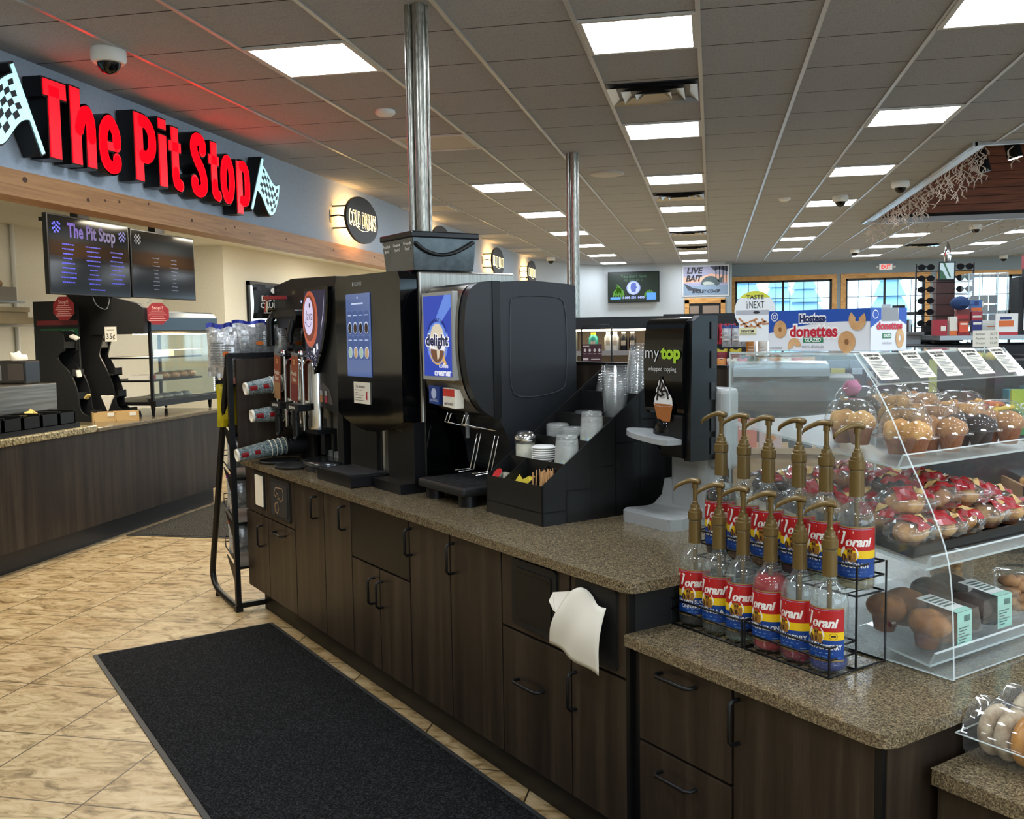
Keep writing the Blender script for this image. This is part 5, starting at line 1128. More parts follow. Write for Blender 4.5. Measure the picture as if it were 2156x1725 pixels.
PUMP = GOLDP; RIMG = M('label_rim', 'a08a5c', .4, .3); TRED = M('torani_red', 'b5171c', .4); TBLU = M('torani_blue', '0f418f', .4); TW = M('label_white', 'f4f2ec', .5); ILL = M('label_ochre', '9a6a28', .5); ILD = M('label_umber', '3c2410', .5); LBT = M('label_lightblue', '7fa8d6', .5)
def bottle(u, v, z, name1, rot, liquid, level, label, prot=0.0, ln=None):
    t = IT('syrup_bottle', label, 'bottle', u, v, z, 0, 'syrup bottles with gold pumps')
    # direction towards the camera in the local frame
    p = XY(u, v); a = math.atan2(-p.y, -p.x) - ISL           # angle of camera direction in local axes
    d = a + PI / 2 - rot                                      # print centre measured from -y
    R_ = .0455
    MB().lathe([(.03, .0), (.042, .003), (R_, .012), (R_, .165), (.043, .185), (.034, .205), (.024, .212), (.0175, .228), (.0165, .29), (.0178, .295), (.0178, .302)], 30, cap=False).build('glass', GLASS, t)
    if liquid and level > .01:
        pf = [(.001, .006), (.040, .006), (.043, .014)]
        if level <= .165: pf += [(.043, level), (.001, level)]
        else: pf += [(.043, .163), (.040, .185), (.031, level), (.001, level)]
        MB().lathe(pf, 26, cap=False).build('syrup', liquid, t)
    C_ = lambda k: CYL(R_ + .0006 + .0003 * k, (0, 0), .03, d)
    hw = .0585; m = MB(); H = .132
    m.mat(0).rect(C_(0), -hw, 0, hw, H, 16).mat(1).rect(C_(1), -hw, .073, hw, H - .003, 16).mat(2).rect(C_(1), -hw, .053, hw, .073, 14).mat(3).rect(C_(1), -hw, .005, hw, .053, 16)
    m.mat(4).text('orani', .021, C_(2), .006, .0955, w=.062, shear=.28, bold=.045)
    stroke(m, C_(2), [(-.050, .112), (-.044, .1165), (-.030, .1175), (-.006, .1185)], .0052); stroke(m, C_(2.4), [(-.026, .1175), (-.030, .102), (-.035, .088)], .0062)
    m.mat(4).disc(C_(2), -.014, .064, .023, .022, 20).mat(5)
    for x0, x1, y0, y1 in ((-.019, -.006, .045, .079), (-.005, .003, .045, .068), (-.03, -.021, .045, .060)): m.rect(C_(3), x0, y0, x1, y1)
    m.mat(6).rect(C_(4), -.015, .049, -.010, .06).rect(C_(4), -.0175, .068, -.013, .074).rect(C_(4), -.010, .068, -.0075, .074).rect(C_(4), -.028, .044, .006, .048).disc(C_(3), -.028, .054, .006, .010, 8)
    if 'Blue' in label: m.mat(6).ring(C_(2), .03, .063, .0095, .0105, 16, .75).mat(6).rect(C_(2), .024, .061, .036, .065)
    m.mat(4)
    L = name1.split('|')
    if len(L) == 1: m.text(name1, .0115, C_(2), .0, .036, w=min(.105, .0105 * len(name1)), bold=.03)
    else: m.text(L[0], .0095, C_(2), 0, .042, w=.0085 * len(L[0]), bold=.015).text(L[1], .0095, C_(2), 0, .028, w=.0085 * len(L[1]), bold=.015)
    m.mat(7).rect(C_(2), -.03, .020, .03, .0215, 4).text('SINCE 1925', .004, C_(2), 0, .012, w=.03).rect(C_(2), .035, .009, .05, .0105, 2)
    m.mat(7).rect(C_(2), -.045, .1255, .045, .1265, 8)
    m.build('label', [RIMG, TRED, YELLOW, TBLU, TW, ILL, ILD, LBT], t)
    # gold neck sleeve and pump
    MB().lathe([(.0185, .232), (.0176, .297)], 22, cap=False).build('neck_sleeve', PUMP, t)
    pp = [(.0195, .299), (.0203, .302), (.0203, .321), (.0165, .323), (.0165, .329), (.0135, .331), (.0125, .341), (.0085, .343), (.0085, .349), (.0062, .351), (.0062, .396)]; pm_ = MB()
    for q0, q1 in zip(pp, pp[1:]): pm_.lathe([q0, q1], 22, cap=False)
    pb = pm_.build('pump', PUMP, t); MB().lathe([(.006, .03), (.006, .22)], 8, cap=False).build('dip_tube', PUMP, t)
    h = MB()
    hp = smooth([(.014, 0, .406), (.0, 0, .409), (-.018, 0, .408), (-.038, 0, .400), (-.056, 0, .389), (-.061, 0, .381)], 3)
    v_, f_ = [], []
    for i, q in enumerate(hp):
        k = i / (len(hp) - 1); wd = .0135 * (1 - k) + .0065 * k; hh = .0085 * (1 - k) + .0062 * k
        for an in range(8): v_.append((q[0], wd * math.cos(an * PI / 4), q[2] + hh * math.sin(an * PI / 4)))
    for i in range(len(hp) - 1):
        for an in range(8): an2 = (an + 1) % 8; f_.append((i * 8 + an, i * 8 + an2, (i + 1) * 8 + an2, (i + 1) * 8 + an))
    f_ += [tuple(range(8))[::-1], tuple(range(len(v_) - 8, len(v_)))]; h.add(v_, f_, True); h.cyl((0, 0, .388), (0, 0, .402), .009)
    ho = h.build('spout', PUMP, t); ho.rotation_euler = (0, 0, prot)
    return t
LQ = lambda n, c, rf=.04: (MATS.get(n) or (lambda m: (P(m).inputs['Transmission Weight'].__setattr__('default_value', .55), m)[1])(M(n, c, .05)))
CLR = glassy('clear_syrup', 'd8dcd0', 1.3, .06, 'b8bcae'); CLR2 = glassy('pale_syrup', 'cfc8ae', 1.3, .25, 'c8c4b0')
REDL = LQ('red_syrup', 'd0202c'); PNKL = LQ('crimson_syrup', 'a80f38'); BLUL = LQ('blue_syrup', '14369a'); DRK = LQ('dark_syrup', '1c0f0c'); AMB = LQ('amber_syrup', '8a5a20'); PLUM = LQ('plum_syrup', '4a1024')
zb = ZL + .006; zt_ = ZL + .19
fr = [(-1.970, 'BROWN SUGAR|CINNAMON', .16, DRK, .05, 'syrup bottle Brown Sugar Cinnamon, leftmost in front row', .2), (-1.876, 'VANILLA', .50, CLR, .155, 'syrup bottle Vanilla with clear syrup, second from left in front row', .3), (-1.788, 'WHITE CHOCOLATE', .12, CLR, .13, 'syrup bottle White Chocolate, third from left in front row', .05),
      (-1.692, 'WATERMELON', .62, REDL, .195, 'syrup bottle full of bright red Watermelon syrup in front row', .3), (-1.597, 'STRAWBERRY', .70, PNKL, .075, 'syrup bottle Strawberry with crimson syrup in the bottom', .25), (-1.506, 'BLUE RASPBERRY', .42, BLUL, .03, 'syrup bottle Blue Raspberry with a little blue left, at front right corner', .25)]
for u, n, r, l, lv, lab, pr in fr: bottle(u, 1.905, zb, n, r, l, lv, lab, pr + .35)
bk = [(-1.972, 'HAZELNUT', .25, DRK, .19, 'syrup bottle Hazelnut with dark syrup, leftmost in back row', .0), (-1.885, 'CHOCOLATE CHIP', .15, AMB, .02, 'syrup bottle Chocolate Chip, second from left in back row', .1), (-1.795, 'CLASSIC CARAMEL', .15, AMB, .022, 'syrup bottle Classic Caramel, third from left in back row', .15),
      (-1.691, 'RED RASPBERRY', .1, PLUM, .03, 'syrup bottle Red Raspberry, third from right in back row', -.2), (-1.603, 'WHITE PEACH', .40, CLR, .02, 'syrup bottle White Peach, second from right in back row', .1), (-1.510, 'COCONUT', .05, CLR2, .028, 'syrup bottle Coconut, rightmost and highest in back row', .75)]
for u, n, r, l, lv, lab, pr in bk: bottle(u, 2.01, zt_, n, r, l, lv, lab, pr + .35)
# ================================================================ acrylic pastry case
CV = 2.07; CE = 2.76
ACSH = glassy('scuffed_acrylic', 'fafcfc', 1.35, .06, rough=.4)
pcs = IT('pastry_case', 'clear acrylic pastry case with three sloping shelves', 'display case', 0, CV, ZL + .002)
z_ = lambda z: z - ZL - .002
side = [(-2.0, z_(.745)), (-2.0, z_(1.515)), (-1.57, z_(1.515))] + [(u, z_(z)) for u, z in smooth([(-1.51, 1.44), (-1.46, 1.36), (-1.42, 1.28), (-1.36, 1.17), (-1.31, 1.06), (-1.29, .95), (-1.28, .745)], 3)]
for y, nm in ((0, 'side_panel'), (CE - CV - .006, 'side_panel')):
    sp_ = MB(); n = len(side)
    sp_.add([(u, y, z) for u, z in side], [tuple(range(n))]).add([(u, y + .006, z) for u, z in side], [tuple(range(n))[::-1]])
    so = sp_.build(nm, ACRYL, pcs)
    e = MB(); e.add([(u, y, z) for u, z in side] + [(u, y + .006, z) for u, z in side], [(i, (i + 1) % n, n + (i + 1) % n, n + i) for i in range(n)]); e.build('panel_edge', ACEDGE, so)
D = CE - CV
def sheet(name, u0, z0, u1, z1, th=.005, y0=.006, y1=None):
    y1 = D - .006 if y1 is None else y1
    L = math.hypot(u1 - u0, z1 - z0); nx, nz = -(z1 - z0) / L * th, (u1 - u0) / L * th
    a, b, c, d = (u0, z_(z0)), (u1, z_(z1)), (u1 + nx, z_(z1) + nz), (u0 + nx, z_(z0) + nz)
    s_ = MB(); V = lambda p, y: (p[0], y, p[1])
    s_.add([V(a, y0), V(b, y0), V(b, y1), V(a, y1)], [(0, 1, 2, 3)]).add([V(d, y0), V(c, y0), V(c, y1), V(d, y1)], [(3, 2, 1, 0)])
    so = s_.build(name, ACSH if 'shelf' in name or 'floor' in name else ACRYL, pcs); e = MB(); v8 = [V(p, y) for y in (y0, y1) for p in (a, b, c, d)]
    e.add(v8, [(0, 1, 2, 3), (7, 6, 5, 4), (1, 5, 6, 2), (0, 3, 7, 4)]); e.build('sheet_edge', ACEDGE, so); return so
sheet('top_panel', -2.0, 1.509, -1.57, 1.509); sheet('sign_panel', -1.57, 1.509, -1.50, 1.435, .006)
sheet('back_panel', -1.997, .75, -1.996, 1.505, .004); fs_ = sheet('floor_sheet', -1.995, .744, -1.285, .744, .004); pass
for (u0, z0, u1, z1) in ((-1.99, 1.302, -1.44, 1.23), (-1.99, 1.09, -1.36, .992), (-1.99, .835, -1.345, .758)):
    sheet('shelf', u0, z0, u1, z1, .006); sheet('shelf_lip', u1, z1, u1 + .016, z1 + .036, .006)
for k, (u, z) in enumerate(((-1.60, 1.40), (-1.55, 1.08), (-1.45, .84))): MB().cyl((u, -.004, z_(z)), (u, .012, z_(z)), .007, n=10).build('screw', CHROME, pcs)
# product cards on the sloping sign panel
cw = [(2.09, 2.165, 'BLUEBERRY SUGAR|TOPPED MUFFIN'), (2.25, 2.325, 'BANANA CHOCOLATE|CHIP MUFFIN'), (2.37, 2.445, 'DOUBLE CHOCOLATE|MUFFIN'), (2.52, 2.60, 'LEMON POPPYSEED|MUFFIN'), (2.665, 2.735, 'PUMPKIN SPICE|MUFFIN')]
w5 = ['first printed card', 'second printed card', 'third printed card', 'fourth printed card', 'fifth printed card']
for k, (v0, v1, s_) in enumerate(cw):
    t = IT('product_card', w5[k] + ' from the left on the sloping front of the pastry case', 'card', -1.57, v0, 1.5175, 0, 'printed cards on the pastry case')
    L = .10; dn = Vector((.07 / .102, 0, -.074 / .102)); nn = Vector((.074 / .102, 0, .07 / .102))
    F_ = lambda k_: (lambda a, b: tuple(dn * b + Vector((0, a, 0)) + nn * (.0015 + .0004 * k_)))
    w_ = v1 - v0; m = MB().mat(0).rect(F_(0), 0, .002, w_, .098)
    a, b = s_.split('|'); G = lambda x, y: F_(2)(x, .1 - y)
    m.mat(1).text(a, .007, G, w_ / 2, .086, w=w_ * .8, bold=.05).text(b, .007, G, w_ / 2, .075, w=w_ * .55, bold=.05).mat(2)
    for r in range(11): m.rect(F_(2), w_ * .12, .034 + r * .0053, w_ * (.88 - .12 * ((r * 7) % 3)), .0362 + r * .0053)
    m.build('card', [PAPER, INK, M('fine_print', '8b8d8c', .7)], t)
# muffins in domes
MUF = {c: noisy('muffin_' + c, s_, ns=30, rough=.7, det=5, bs=.5) for c, s_ in dict(gold=[(.3, 'a06a30'), (.5, 'c9924c'), (.7, 'ddb26c')], dark=[(.35, '1c120c'), (.6, '36241a')], mix=[(.35, '2e1c12'), (.48, 'b58a52'), (.7, 'c9a268')], tan=[(.3, '8f6038'), (.7, 'b98a55')], brown=[(.3, '7a4a20'), (.55, '9a6430'), (.7, 'b57f44')]).items()}
CUPB = noisy('muffin_paper', [(.3, '6b3d20'), (.7, '8a5530')], (70, 70, 1), 4, .7); CUPD = noisy('muffin_paper_dark', [(.3, '1d130e'), (.7, '33231a')], (70, 70, 1), 4, .7)
def muffin(u, v, z, kind, label, pink=False):
    t = IT('muffin_pack', label, 'muffin', u, v, z, (u * 7 + v * 5) % .4 - .2, 'muffins in clear domes on the top shelf')
    for k, (x, y) in enumerate(((-.026, .0), (.030, .004))):
        s_ = k + u * 3
        MB().sph((x, y, .062), .034, 18, 10, (1.12, 1.12, .92), lambda d: 1 + .10 * math.sin(d.x * 5 + s_) * math.sin(d.y * 6) + .05 * math.sin(d.z * 14 + d.x * 9)).build('muffin_top', MUF[kind if kind != 'mix' else 'mix'], t)
        MB().lathe([(.022, .004), (.034, .052), (.001, .055)], 20, (x, y, 0)).build('paper_cup', CUPD if kind == 'dark' else CUPB, t)
    if pink: MB().sph((-.02, 0, .118), .018, 10, 6, (1.2, 1.2, 1.1), lambda d: 1 + .4 * abs(math.sin(d.x * 9))).build('frosting', M('frost_pink', 'e48ab4', .6), t)
    m = MB(); prof_ = [(.062, .050), (.078, .050), (.078, .053), (.066, .054), (.064, .075), (.058, .10), (.045, .118), (.028, .124), (.0, .122)]
    n = 20; vv = []
    for r, h in prof_:
        for i in range(n): a = 2 * PI * i / n; rr = r * (1 + .03 * math.cos(8 * a)) ; sx = 1.12; vv.append((rr * sx * math.cos(a), rr * .92 * math.sin(a), h))
    m.add(vv, [(j * n + i, j * n + (i + 1) % n, (j + 1) * n + (i + 1) % n, (j + 1) * n + i) for j in range(len(prof_) - 1) for i in range(n)], True)
    m.build('dome', PET, t); MB().lathe([(.035, 0), (.060, .050)], 20, cap=False).build('tub', PET, t)
zs = lambda u: 1.23 + (-1.44 - u) * .131 + .010
nm_ = {-1.50: 'front', -1.645: 'second', -1.79: 'third'}
lst = [(-1.50, 2.19, 'gold'), (-1.50, 2.335, 'tan'), (-1.50, 2.475, 'dark'), (-1.50, 2.615, 'tan'), (-1.645, 2.16, 'gold'), (-1.645, 2.38, 'mix'), (-1.645, 2.52, 'tan'), (-1.645, 2.66, 'gold'), (-1.79, 2.38, 'dark'), (-1.79, 2.53, 'mix'), (-1.79, 2.67, 'tan')]
pos = ['leftmost', 'second', 'third', 'rightmost']
cnt = {}
for u, v, kd in lst:
    i = cnt.get(u, 0); cnt[u] = i + 1
    cd = dict(gold='golden sugar topped', tan='tan', dark='dark chocolate', mix='blueberry speckled')[kd]
    muffin(u, v, zs(u), kd, '%s muffins in clear dome, %s of the %s row on top shelf' % (cd, pos[i] if not (u == -1.79 and i == 2) else 'rightmost', nm_[u]), pink=(u == -1.79 and i == 0))
# wrapped muffins on black tray, middle shelf
zm = lambda u: .992 + (-1.36 - u) * .1556 + .009
sl_ = math.atan(.1556)
tr = IT('pastry_tray', 'black tray heaped with wrapped muffins on the middle shelf', 'tray', -1.68, 2.41, zm(-1.68)); tr.rotation_euler = (Matrix.Rotation(ISL, 4, 'Z') @ Matrix.Rotation(sl_, 4, 'Y')).to_euler()
MB().box(-.26, -.31, 0, .27, .31, .006).box(.262, -.31, 0, .27, .31, .028).box(-.26, -.31, 0, -.252, .31, .028).box(-.26, -.31, 0, .27, -.302, .028).box(-.26, .302, 0, .27, .31, .028).build('tray', BLACK, tr)
WRD = M('wrap_red', 'a31a22', .3); WRY = M('wrap_tan', 'd0ac6a', .4)
rw = random.Random(11)
def wrapped(u, v, z, rz, kind, label):
    t = IT('wrapped_muffin', label, 'wrapped muffin', u, v, z, rz, 'wrapped muffins on the middle shelf'); s_ = rw.random() * 9
    MB().sph((0, 0, .038), .04, 18, 10, (1.25, 1.05, .8), lambda d: 1 + .09 * math.sin(d.x * 6 + s_) * math.sin(d.y * 5)).build('muffin_top', MUF[kind], t)
    MB().lathe([(.026, .002), (.038, .034)], 20, (0, 0, 0)).build('paper_cup', CUPB, t)
    m = MB(); n, k_ = 26, 9
    def F3(a, b):   # film: pillow with two flared ends
        x = (a - .5) * .17; e = max(0, 1 - (abs(x) / .078) ** 4); r = .012 + .034 * e; cr = .0045 * math.sin(x * 150 + b * 7 + s_) + .003 * math.sin(b * 21 + x * 60)
        return (x, (r * 1.15 + cr) * math.cos(b), .036 + (r * .85 + cr) * math.sin(b) * (1 if math.sin(b) > 0 else .75))
    vv = [F3(i / n, 2 * PI * j / 14) for i in range(n + 1) for j in range(14)]
    m.add(vv, [(i * 14 + j, i * 14 + (j + 1) % 14, (i + 1) * 14 + (j + 1) % 14, (i + 1) * 14 + j) for i in range(n) for j in range(14)], True); m.build('wrapper', FILM, t)
    b = MB(); x0 = rw.uniform(-.03, .0)
    for mi, a0, a1, w_ in ((0, -.2, .22, 1.15), (1, .24, .38, .7), (0, .40, .62, 1.0)):
        b.mat(mi)
        for i in range(4):
            for j in range(6):
                A = [(.5 + (x0 + (a0 + (a1 - a0) * (i + p) / 4) * .12) / .17, PI / 2 + w_ * ((j + q) / 6 - .5) * 2) for p, q in ((0, 0), (1, 0), (1, 1), (0, 1))]
                b.add([tuple(Vector(F3(*q)) + Vector((0, .0012 * math.cos(q[1]), .0012 * math.sin(q[1])))) for q in A], [(0, 1, 2, 3)], True)
    b.build('printed_band', [WRD, WRY], t); return t
ks = ['gold', 'tan', 'mix', 'dark']
i = 0
for r, u in enumerate((-1.455, -1.56, -1.67, -1.78, -1.89)):
    for c_, v in enumerate((2.15, 2.27, 2.39, 2.51, 2.63)):
        if r > 2 and c_ > 3: continue
        jit = rw.uniform(-.02, .02); kd = ks[(r * 3 + c_ * 5 + i) % 4]; i += 1
        o = wrapped(u + jit, v + rw.uniform(-.015, .015) + (.03 if r % 2 else 0), zm(u) + .010, rw.uniform(-.6, .6) + (1.2 if i % 3 else 0), kd, 'red banded wrapped muffin, %s from left in %s row of the black tray' % (('first', 'second', 'third', 'fourth', 'fifth')[c_], ('front', 'second', 'middle', 'fourth', 'back')[r]))
for k, (u, v) in enumerate(((-1.51, 2.21), (-1.52, 2.34), (-1.51, 2.46), (-1.63, 2.30), (-1.62, 2.44), (-1.74, 2.28))):
    wrapped(u, v, zm(u) + .062, rw.uniform(-1, 1), ks[k % 4], 'red banded wrapped muffin on top of the heap, %s' % ('front left', 'front middle', 'front right', 'middle left', 'middle right', 'back left')[k])
# clamshell boxes on bottom shelf
zl = lambda u: .758 + (-1.345 - u) * .1194 + .008
MINT = M('mint_label', 'a0cfc0', .6); LWH = M('label_pale', 'dde3df', .6)
def clam(u, v, kind, label, rz=.03):
    t = IT('clamshell_pack', label, 'clamshell', u, v, zl(u), rz, 'clear clamshell packs on the bottom shelf'); t.rotation_euler = (Matrix.Rotation(ISL + rz, 4, 'Z') @ Matrix.Rotation(.119, 4, 'Y')).to_euler()
    w, d, h = .25, .18, .105
    frus(MB(), -w / 2, -d / 2, w / 2, d / 2, .0, .045, .012).build('tub', PET, t)
    v = [(-w / 2, -d / 2, .045), (w / 2, -d / 2, .045), (w / 2, d / 2, .045), (-w / 2, d / 2, .045), (-w / 2 + .012, -d / 2 + .012, h), (w / 2 - .012, -d / 2 + .012, h), (w / 2 - .012, d / 2 - .012, h), (-w / 2 + .012, d / 2 - .012, h)]
    MB().add(v, [(4, 5, 6, 7), (0, 1, 5, 4), (1, 2, 6, 5), (2, 3, 7, 6), (3, 0, 4, 7)]).build('lid', PET, t)
    for x in (-.062, .058):
        for y in (-.042, .042):
            s_ = x * 40 + y * 30
            MB().sph((x, y, .064), .049, 20, 12, (1.12, .92, .72), lambda dd: 1 + .06 * math.sin(dd.x * 6 + s_) * math.sin(dd.y * 5 + s_)).build('muffin_top', MUF[kind], t); MB().lathe([(.026, .004), (.038, .055)], 18, (x, y, 0)).build('paper_cup', CUPB if kind != 'dark' else CUPD, t)
    m = MB().mat(0).add([(0.0, -.02, h + .001), (w / 2 - .012, -.02, h + .001), (w / 2 - .012, .045, h + .001), (0.0, .045, h + .001)], [(0, 1, 2, 3)])
    m.mat(1).add([(w / 2 - .03, -.02, h + .0015), (w / 2 - .012, -.02, h + .0015), (w / 2 - .012, .045, h + .0015), (w / 2 - .03, .045, h + .0015)], [(0, 1, 2, 3)]).add([(w / 2 - .011, -.02, h + .001), (w / 2 + .002, -.02, .02), (w / 2 + .002, .045, .02), (w / 2 - .011, .045, h + .001)], [(0, 1, 2, 3)])
    m.mat(2)
    for r in range(5): m.rect(lambda a, b: (a, b, h + .002), .015 + r * .013, -.01, .022 + r * .013, .038)
    S = lambda a, b: (w / 2 - .0105 + (h - b) / (h - .02) * .0145, a, b)
    for r in range(7): m.rect(S, .010 + r * .004, .08, .0122 + r * .004, .095)
    for r in range(6): m.rect(S, -.015, .03 + r * .007, .01 + (r % 3) * .01, .0325 + r * .007)
    m.build('label', [LWH, MINT, M('label_ink', '5c6e68', .7)], t)
clam(-1.47, 2.20, 'brown', 'clear clamshell of four golden muffins, nearest the case corner'); clam(-1.49, 2.42, 'dark', 'clear clamshell of dark chocolate muffins on bottom shelf right of the golden ones', -.02)
def tub(u, v, label, mat, h=.10, z=None, name='cookie_tub'):
    t = IT(name, label, 'tub', u, v, zl(u) if z is None else z, 0, 'round clear tubs in the pastry case')
    r2 = random.Random(int(-u * 100)); MB().lathe([(.06, 0), (.068, h), (.072, h + .002), (.072, h + .012), (.06, h + .02), (.0, h + .02)], 26, cap=False).build('tub', PET, t)
    for k in range(9): MB().sph((.03 * math.cos(k * 2.1) * (k % 3 > 0), .03 * math.sin(k * 2.1) * (k % 3 > 0), .015 + .009 * k), .03, 12, 7, (1, 1, .5), lambda d: 1 + .15 * math.sin(d.x * 9 + k)).build('cookie', mat, t)
tub(-1.66, 2.66, 'clear tub of brown nut cookies behind the chocolate muffins', MUF['mix']); tub(-1.44, 2.64, 'clear tub of brown cookies at right end of bottom shelf', MUF['tan'])
# donettes carton on top of the case
dn_ = IT('donut_carton', 'blue and white donettes carton standing on the pastry case', 'carton', -1.94, 2.17, 1.5165)
w, d, h = .345, .155, .115
CB = M('carton_white', 'dfe3ea', .5); CBL = M('carton_blue', '1c4fae', .45); DR = M('donette_red', 'c01c34', .45); DNUT = noisy('donut_tan', [(.3, 'c08e5c'), (.7, 'd8ae7e')], ns=20); DHOLE = M('donut_dark', '8a5c34', .6); DGR = M('glazed_green', '1f7a50', .5)
MB().box(0, 0, 0, w, .0015, h).box(0, d - .0015, 0, w, d, h).box(0, 0, 0, .0015, d, h).box(w - .0015, 0, 0, w, d, h).box(0, 0, 0, w, d, .002).box(0, 0, h - .002, w, d * .95, h).build('carton', CB, dn_)
Y = lambda k: FY(-.0003 - .0003 * k)
m = MB().mat(0).add([Y(0)(*p) for p in [(0, h), (0, .052)] + [(w * i / 14, .050 + .030 * (i / 14) ** 1.0 + .012 * math.sin(i / 14 * PI)) for i in range(1, 15)] + [(w, h)]], [tuple(range(17))])
m.mat(2).text('donettes', .030, Y(1), .160, .056, w=.172, bold=.15).mat(1).text('donettes', .030, Y(2), .160, .056, w=.164, bold=.035).mat(2).text('Hostess', .020, Y(1), .157, .091, w=.095, bold=.16).mat(4).text('Hostess', .020, Y(2), .157, .091, w=.088, bold=.045)
m.mat(5).rect(Y(1), .125, .024, .195, .039).mat(2).text('GLAZED', .010, Y(2), .160, .0315, w=.055, bold=.03).mat(6).text('mini donuts', .010, Y(2), .160, .013, w=.075)
m.mat(2).ring(Y(1), .022, .098, .011, .013, 18).ring(Y(1), .022, .098, .004, .006, 12)
for x, y, r, part in ((.043, .062, .024, 0), (.095, .012, .024, 1), (.272, .026, .028, 0), (.305, .085, .027, 2)):
    a0, a1 = ((0, 2 * PI), (.1, PI * 1.1), (PI * .75, PI * 2.2))[part]; m.mat(3).ring(Y(2 + part), x, y, r * .22, r, 22, 1.05, a0, a1)
    if not part: m.mat(7).disc(Y(4), x, y, r * .24, r * .28, 12)
m.mat(6).rect(Y(2), .005, .006, .05, .0075).rect(Y(2), .005, .010, .05, .0115)
X_ = FX(w + .0004); X2 = FX(w + .0008); X3 = FX(w + .0012)
m.mat(0).poly([(0, .062), (.045, .085), (.045, h), (0, h)], X_).poly([(.12, .085), (.155, .07), (.155, h), (.12, h)], X_).mat(6).poly([(.045, .08), (.12, .08), (.115, h), (.05, h)], X2)
m.mat(1).text('donettes', .018, X3, .08, .068, w=.11, bold=.05).mat(5).rect(X3, .05, .034, .088, .048).mat(2).text('GLAZED', .008, FX(w + .0016), .069, .041, w=.03, bold=.03).mat(6).text('mini donuts', .007, X3, .07, .022, w=.04).mat(3).ring(X3, .125, .034, .006, .018, 20, 1.5).mat(2).ring(X2, .02, .098, .010, .012, 18)
m.build('carton_print', [CBL, DR, M('print_pure_white', 'f6f7fa', .5), DNUT, M('hostess_navy', '14275c', .5), DGR, M('carton_grey', '8e9298', .6), DHOLE], dn_)
# ================================================================ donut pack on the bottom right ledge
dp_ = IT('donut_pack', 'clear plastic pack of sugared and glazed donuts on the lowest ledge', 'donut pack', -1.17, 2.0, .637)
SUG = noisy('sugar_donut', [(.35, '8f7a5e'), (.6, 'c4b59a')], ns=30, rough=.8, bs=.6); GLZ = noisy('glazed_donut', [(.3, 'a8702a'), (.7, 'cc9340')], ns=14, rough=.3); CHO = noisy('powder_donut', [(.3, 'bdb5a8'), (.7, 'dcd6cc')], ns=20)
def torus(mb, R_, r, sy, ax, c):
    n, k = 28, 12; v = []
    for i in range(n):
        a = 2 * PI * i / n
        for j in range(k):
            b = 2 * PI * j / k; rr = R_ + r * math.cos(b); v.append((c[0] + sy * r * math.sin(b), c[1] + rr * math.cos(a), c[2] + rr * math.sin(a)))
    mb.add(v, [(i * k + j, i * k + (j + 1) % k, ((i + 1) % n) * k + (j + 1) % k, ((i + 1) % n) * k + j) for i in range(n) for j in range(k)], True); return mb
for row, y in enumerate((.0, .125)):
    for k in range(6):
        torus(MB(), .033, .024, .78, 0, (.035 + k * .037, y, .058)).build('donut', (SUG, SUG, GLZ, GLZ, CHO, CHO)[k] if row == 0 else (SUG, SUG, SUG, GLZ, CHO, CHO)[k], dp_)
lp = [(-.068, .055), (-.066, .02), (-.05, .0), (.17, .0), (.19, .02), (.193, .055)]
MB().add([(x, y, z) for x in (0, .26) for y, z in lp], [(i, i + 1, i + 7, i + 6) for i in range(5)] + [tuple(range(6)), tuple(range(6, 12))[::-1]], False).build('tub', PET, dp_)
up = [(-.078, .055)] + [(.0 + .066 * math.cos(a), .055 + .068 * math.sin(a)) for a in [PI - i * PI / 10 for i in range(0, 9)]] + [(.125 + .066 * math.cos(a), .055 + .068 * math.sin(a)) for a in [PI * .75 - i * PI / 10 for i in range(0, 8)]] + [(.203, .055)]
nu = len(up); MB().add([(x, y, z) for x in (-.005, .265) for y, z in up], [(i, i + 1, i + nu + 1, i + nu) for i in range(nu - 1)] + [tuple(range(nu)), tuple(range(nu, 2 * nu))[::-1]], True).build('lid', PET, dp_)
MB().tube([(-.01, -.08, .055), (.27, -.08, .055)], .0018, 5).tube([(-.01, -.08, .055), (-.01, .2, .055)], .0018, 5).box(.05, .11, .126, .08, .135, .127).build('rim', ACEDGE, dp_)
# ================================================================ far walls
t = T('television', 'wall television showing a silver coin and phone number on green leaves', 'television', (-1.80, FY0 - .12, 2.61))
MB().box(-.60, -.03, -.36, .60, .05, .36).box(-.1, .05, -.1, .1, .12, .1).build('casing', BLACK, t)
Y = lambda k: FY(-.031 - .003 * k)
m = MB().mat(0).rect(Y(0), -.58, -.34, .58, .34).mat(1)
for k, (x, r, s_) in enumerate(((-.5, .3, .5), (-.42, .28, .2), (-.35, .33, -.1), (-.28, .36, -.3), (-.2, .3, -.6), (.25, .2, .4), (.35, .22, .1), (.45, .2, -.2))):
    m.poly([(x, -.28), (x + s_ * r * .5 + .05, -.28 + r * .7), (x + s_ * r, -.28 + r), (x + s_ * r * .5 - .04, -.28 + r * .6)], Y(1))
m.mat(2).disc(Y(2), .0, -.02, .16, .16, 28).mat(3).ring(Y(3), 0, -.02, .145, .152, 28).poly([(-.04, -.12), (.05, -.12), (.06, -.03), (.09, -.01), (.06, .02), (.06, .08), (0, .11), (-.06, .07), (-.07, -.02)], Y(3)).mat(2)
m.mat(4).text("You don't have", .07, Y(2), .0, .25, w=.6, bold=.01).text('to pay us a', .06, Y(2), 0, .165, w=.42, bold=.01).mat(2).text('1-800-501-1400', .05, Y(3), 0, -.245, w=.5, bold=.03).mat(5).rect(Y(2), .30, -.30, .52, -.14).rect(Y(2), -.54, -.28, -.30, -.23)
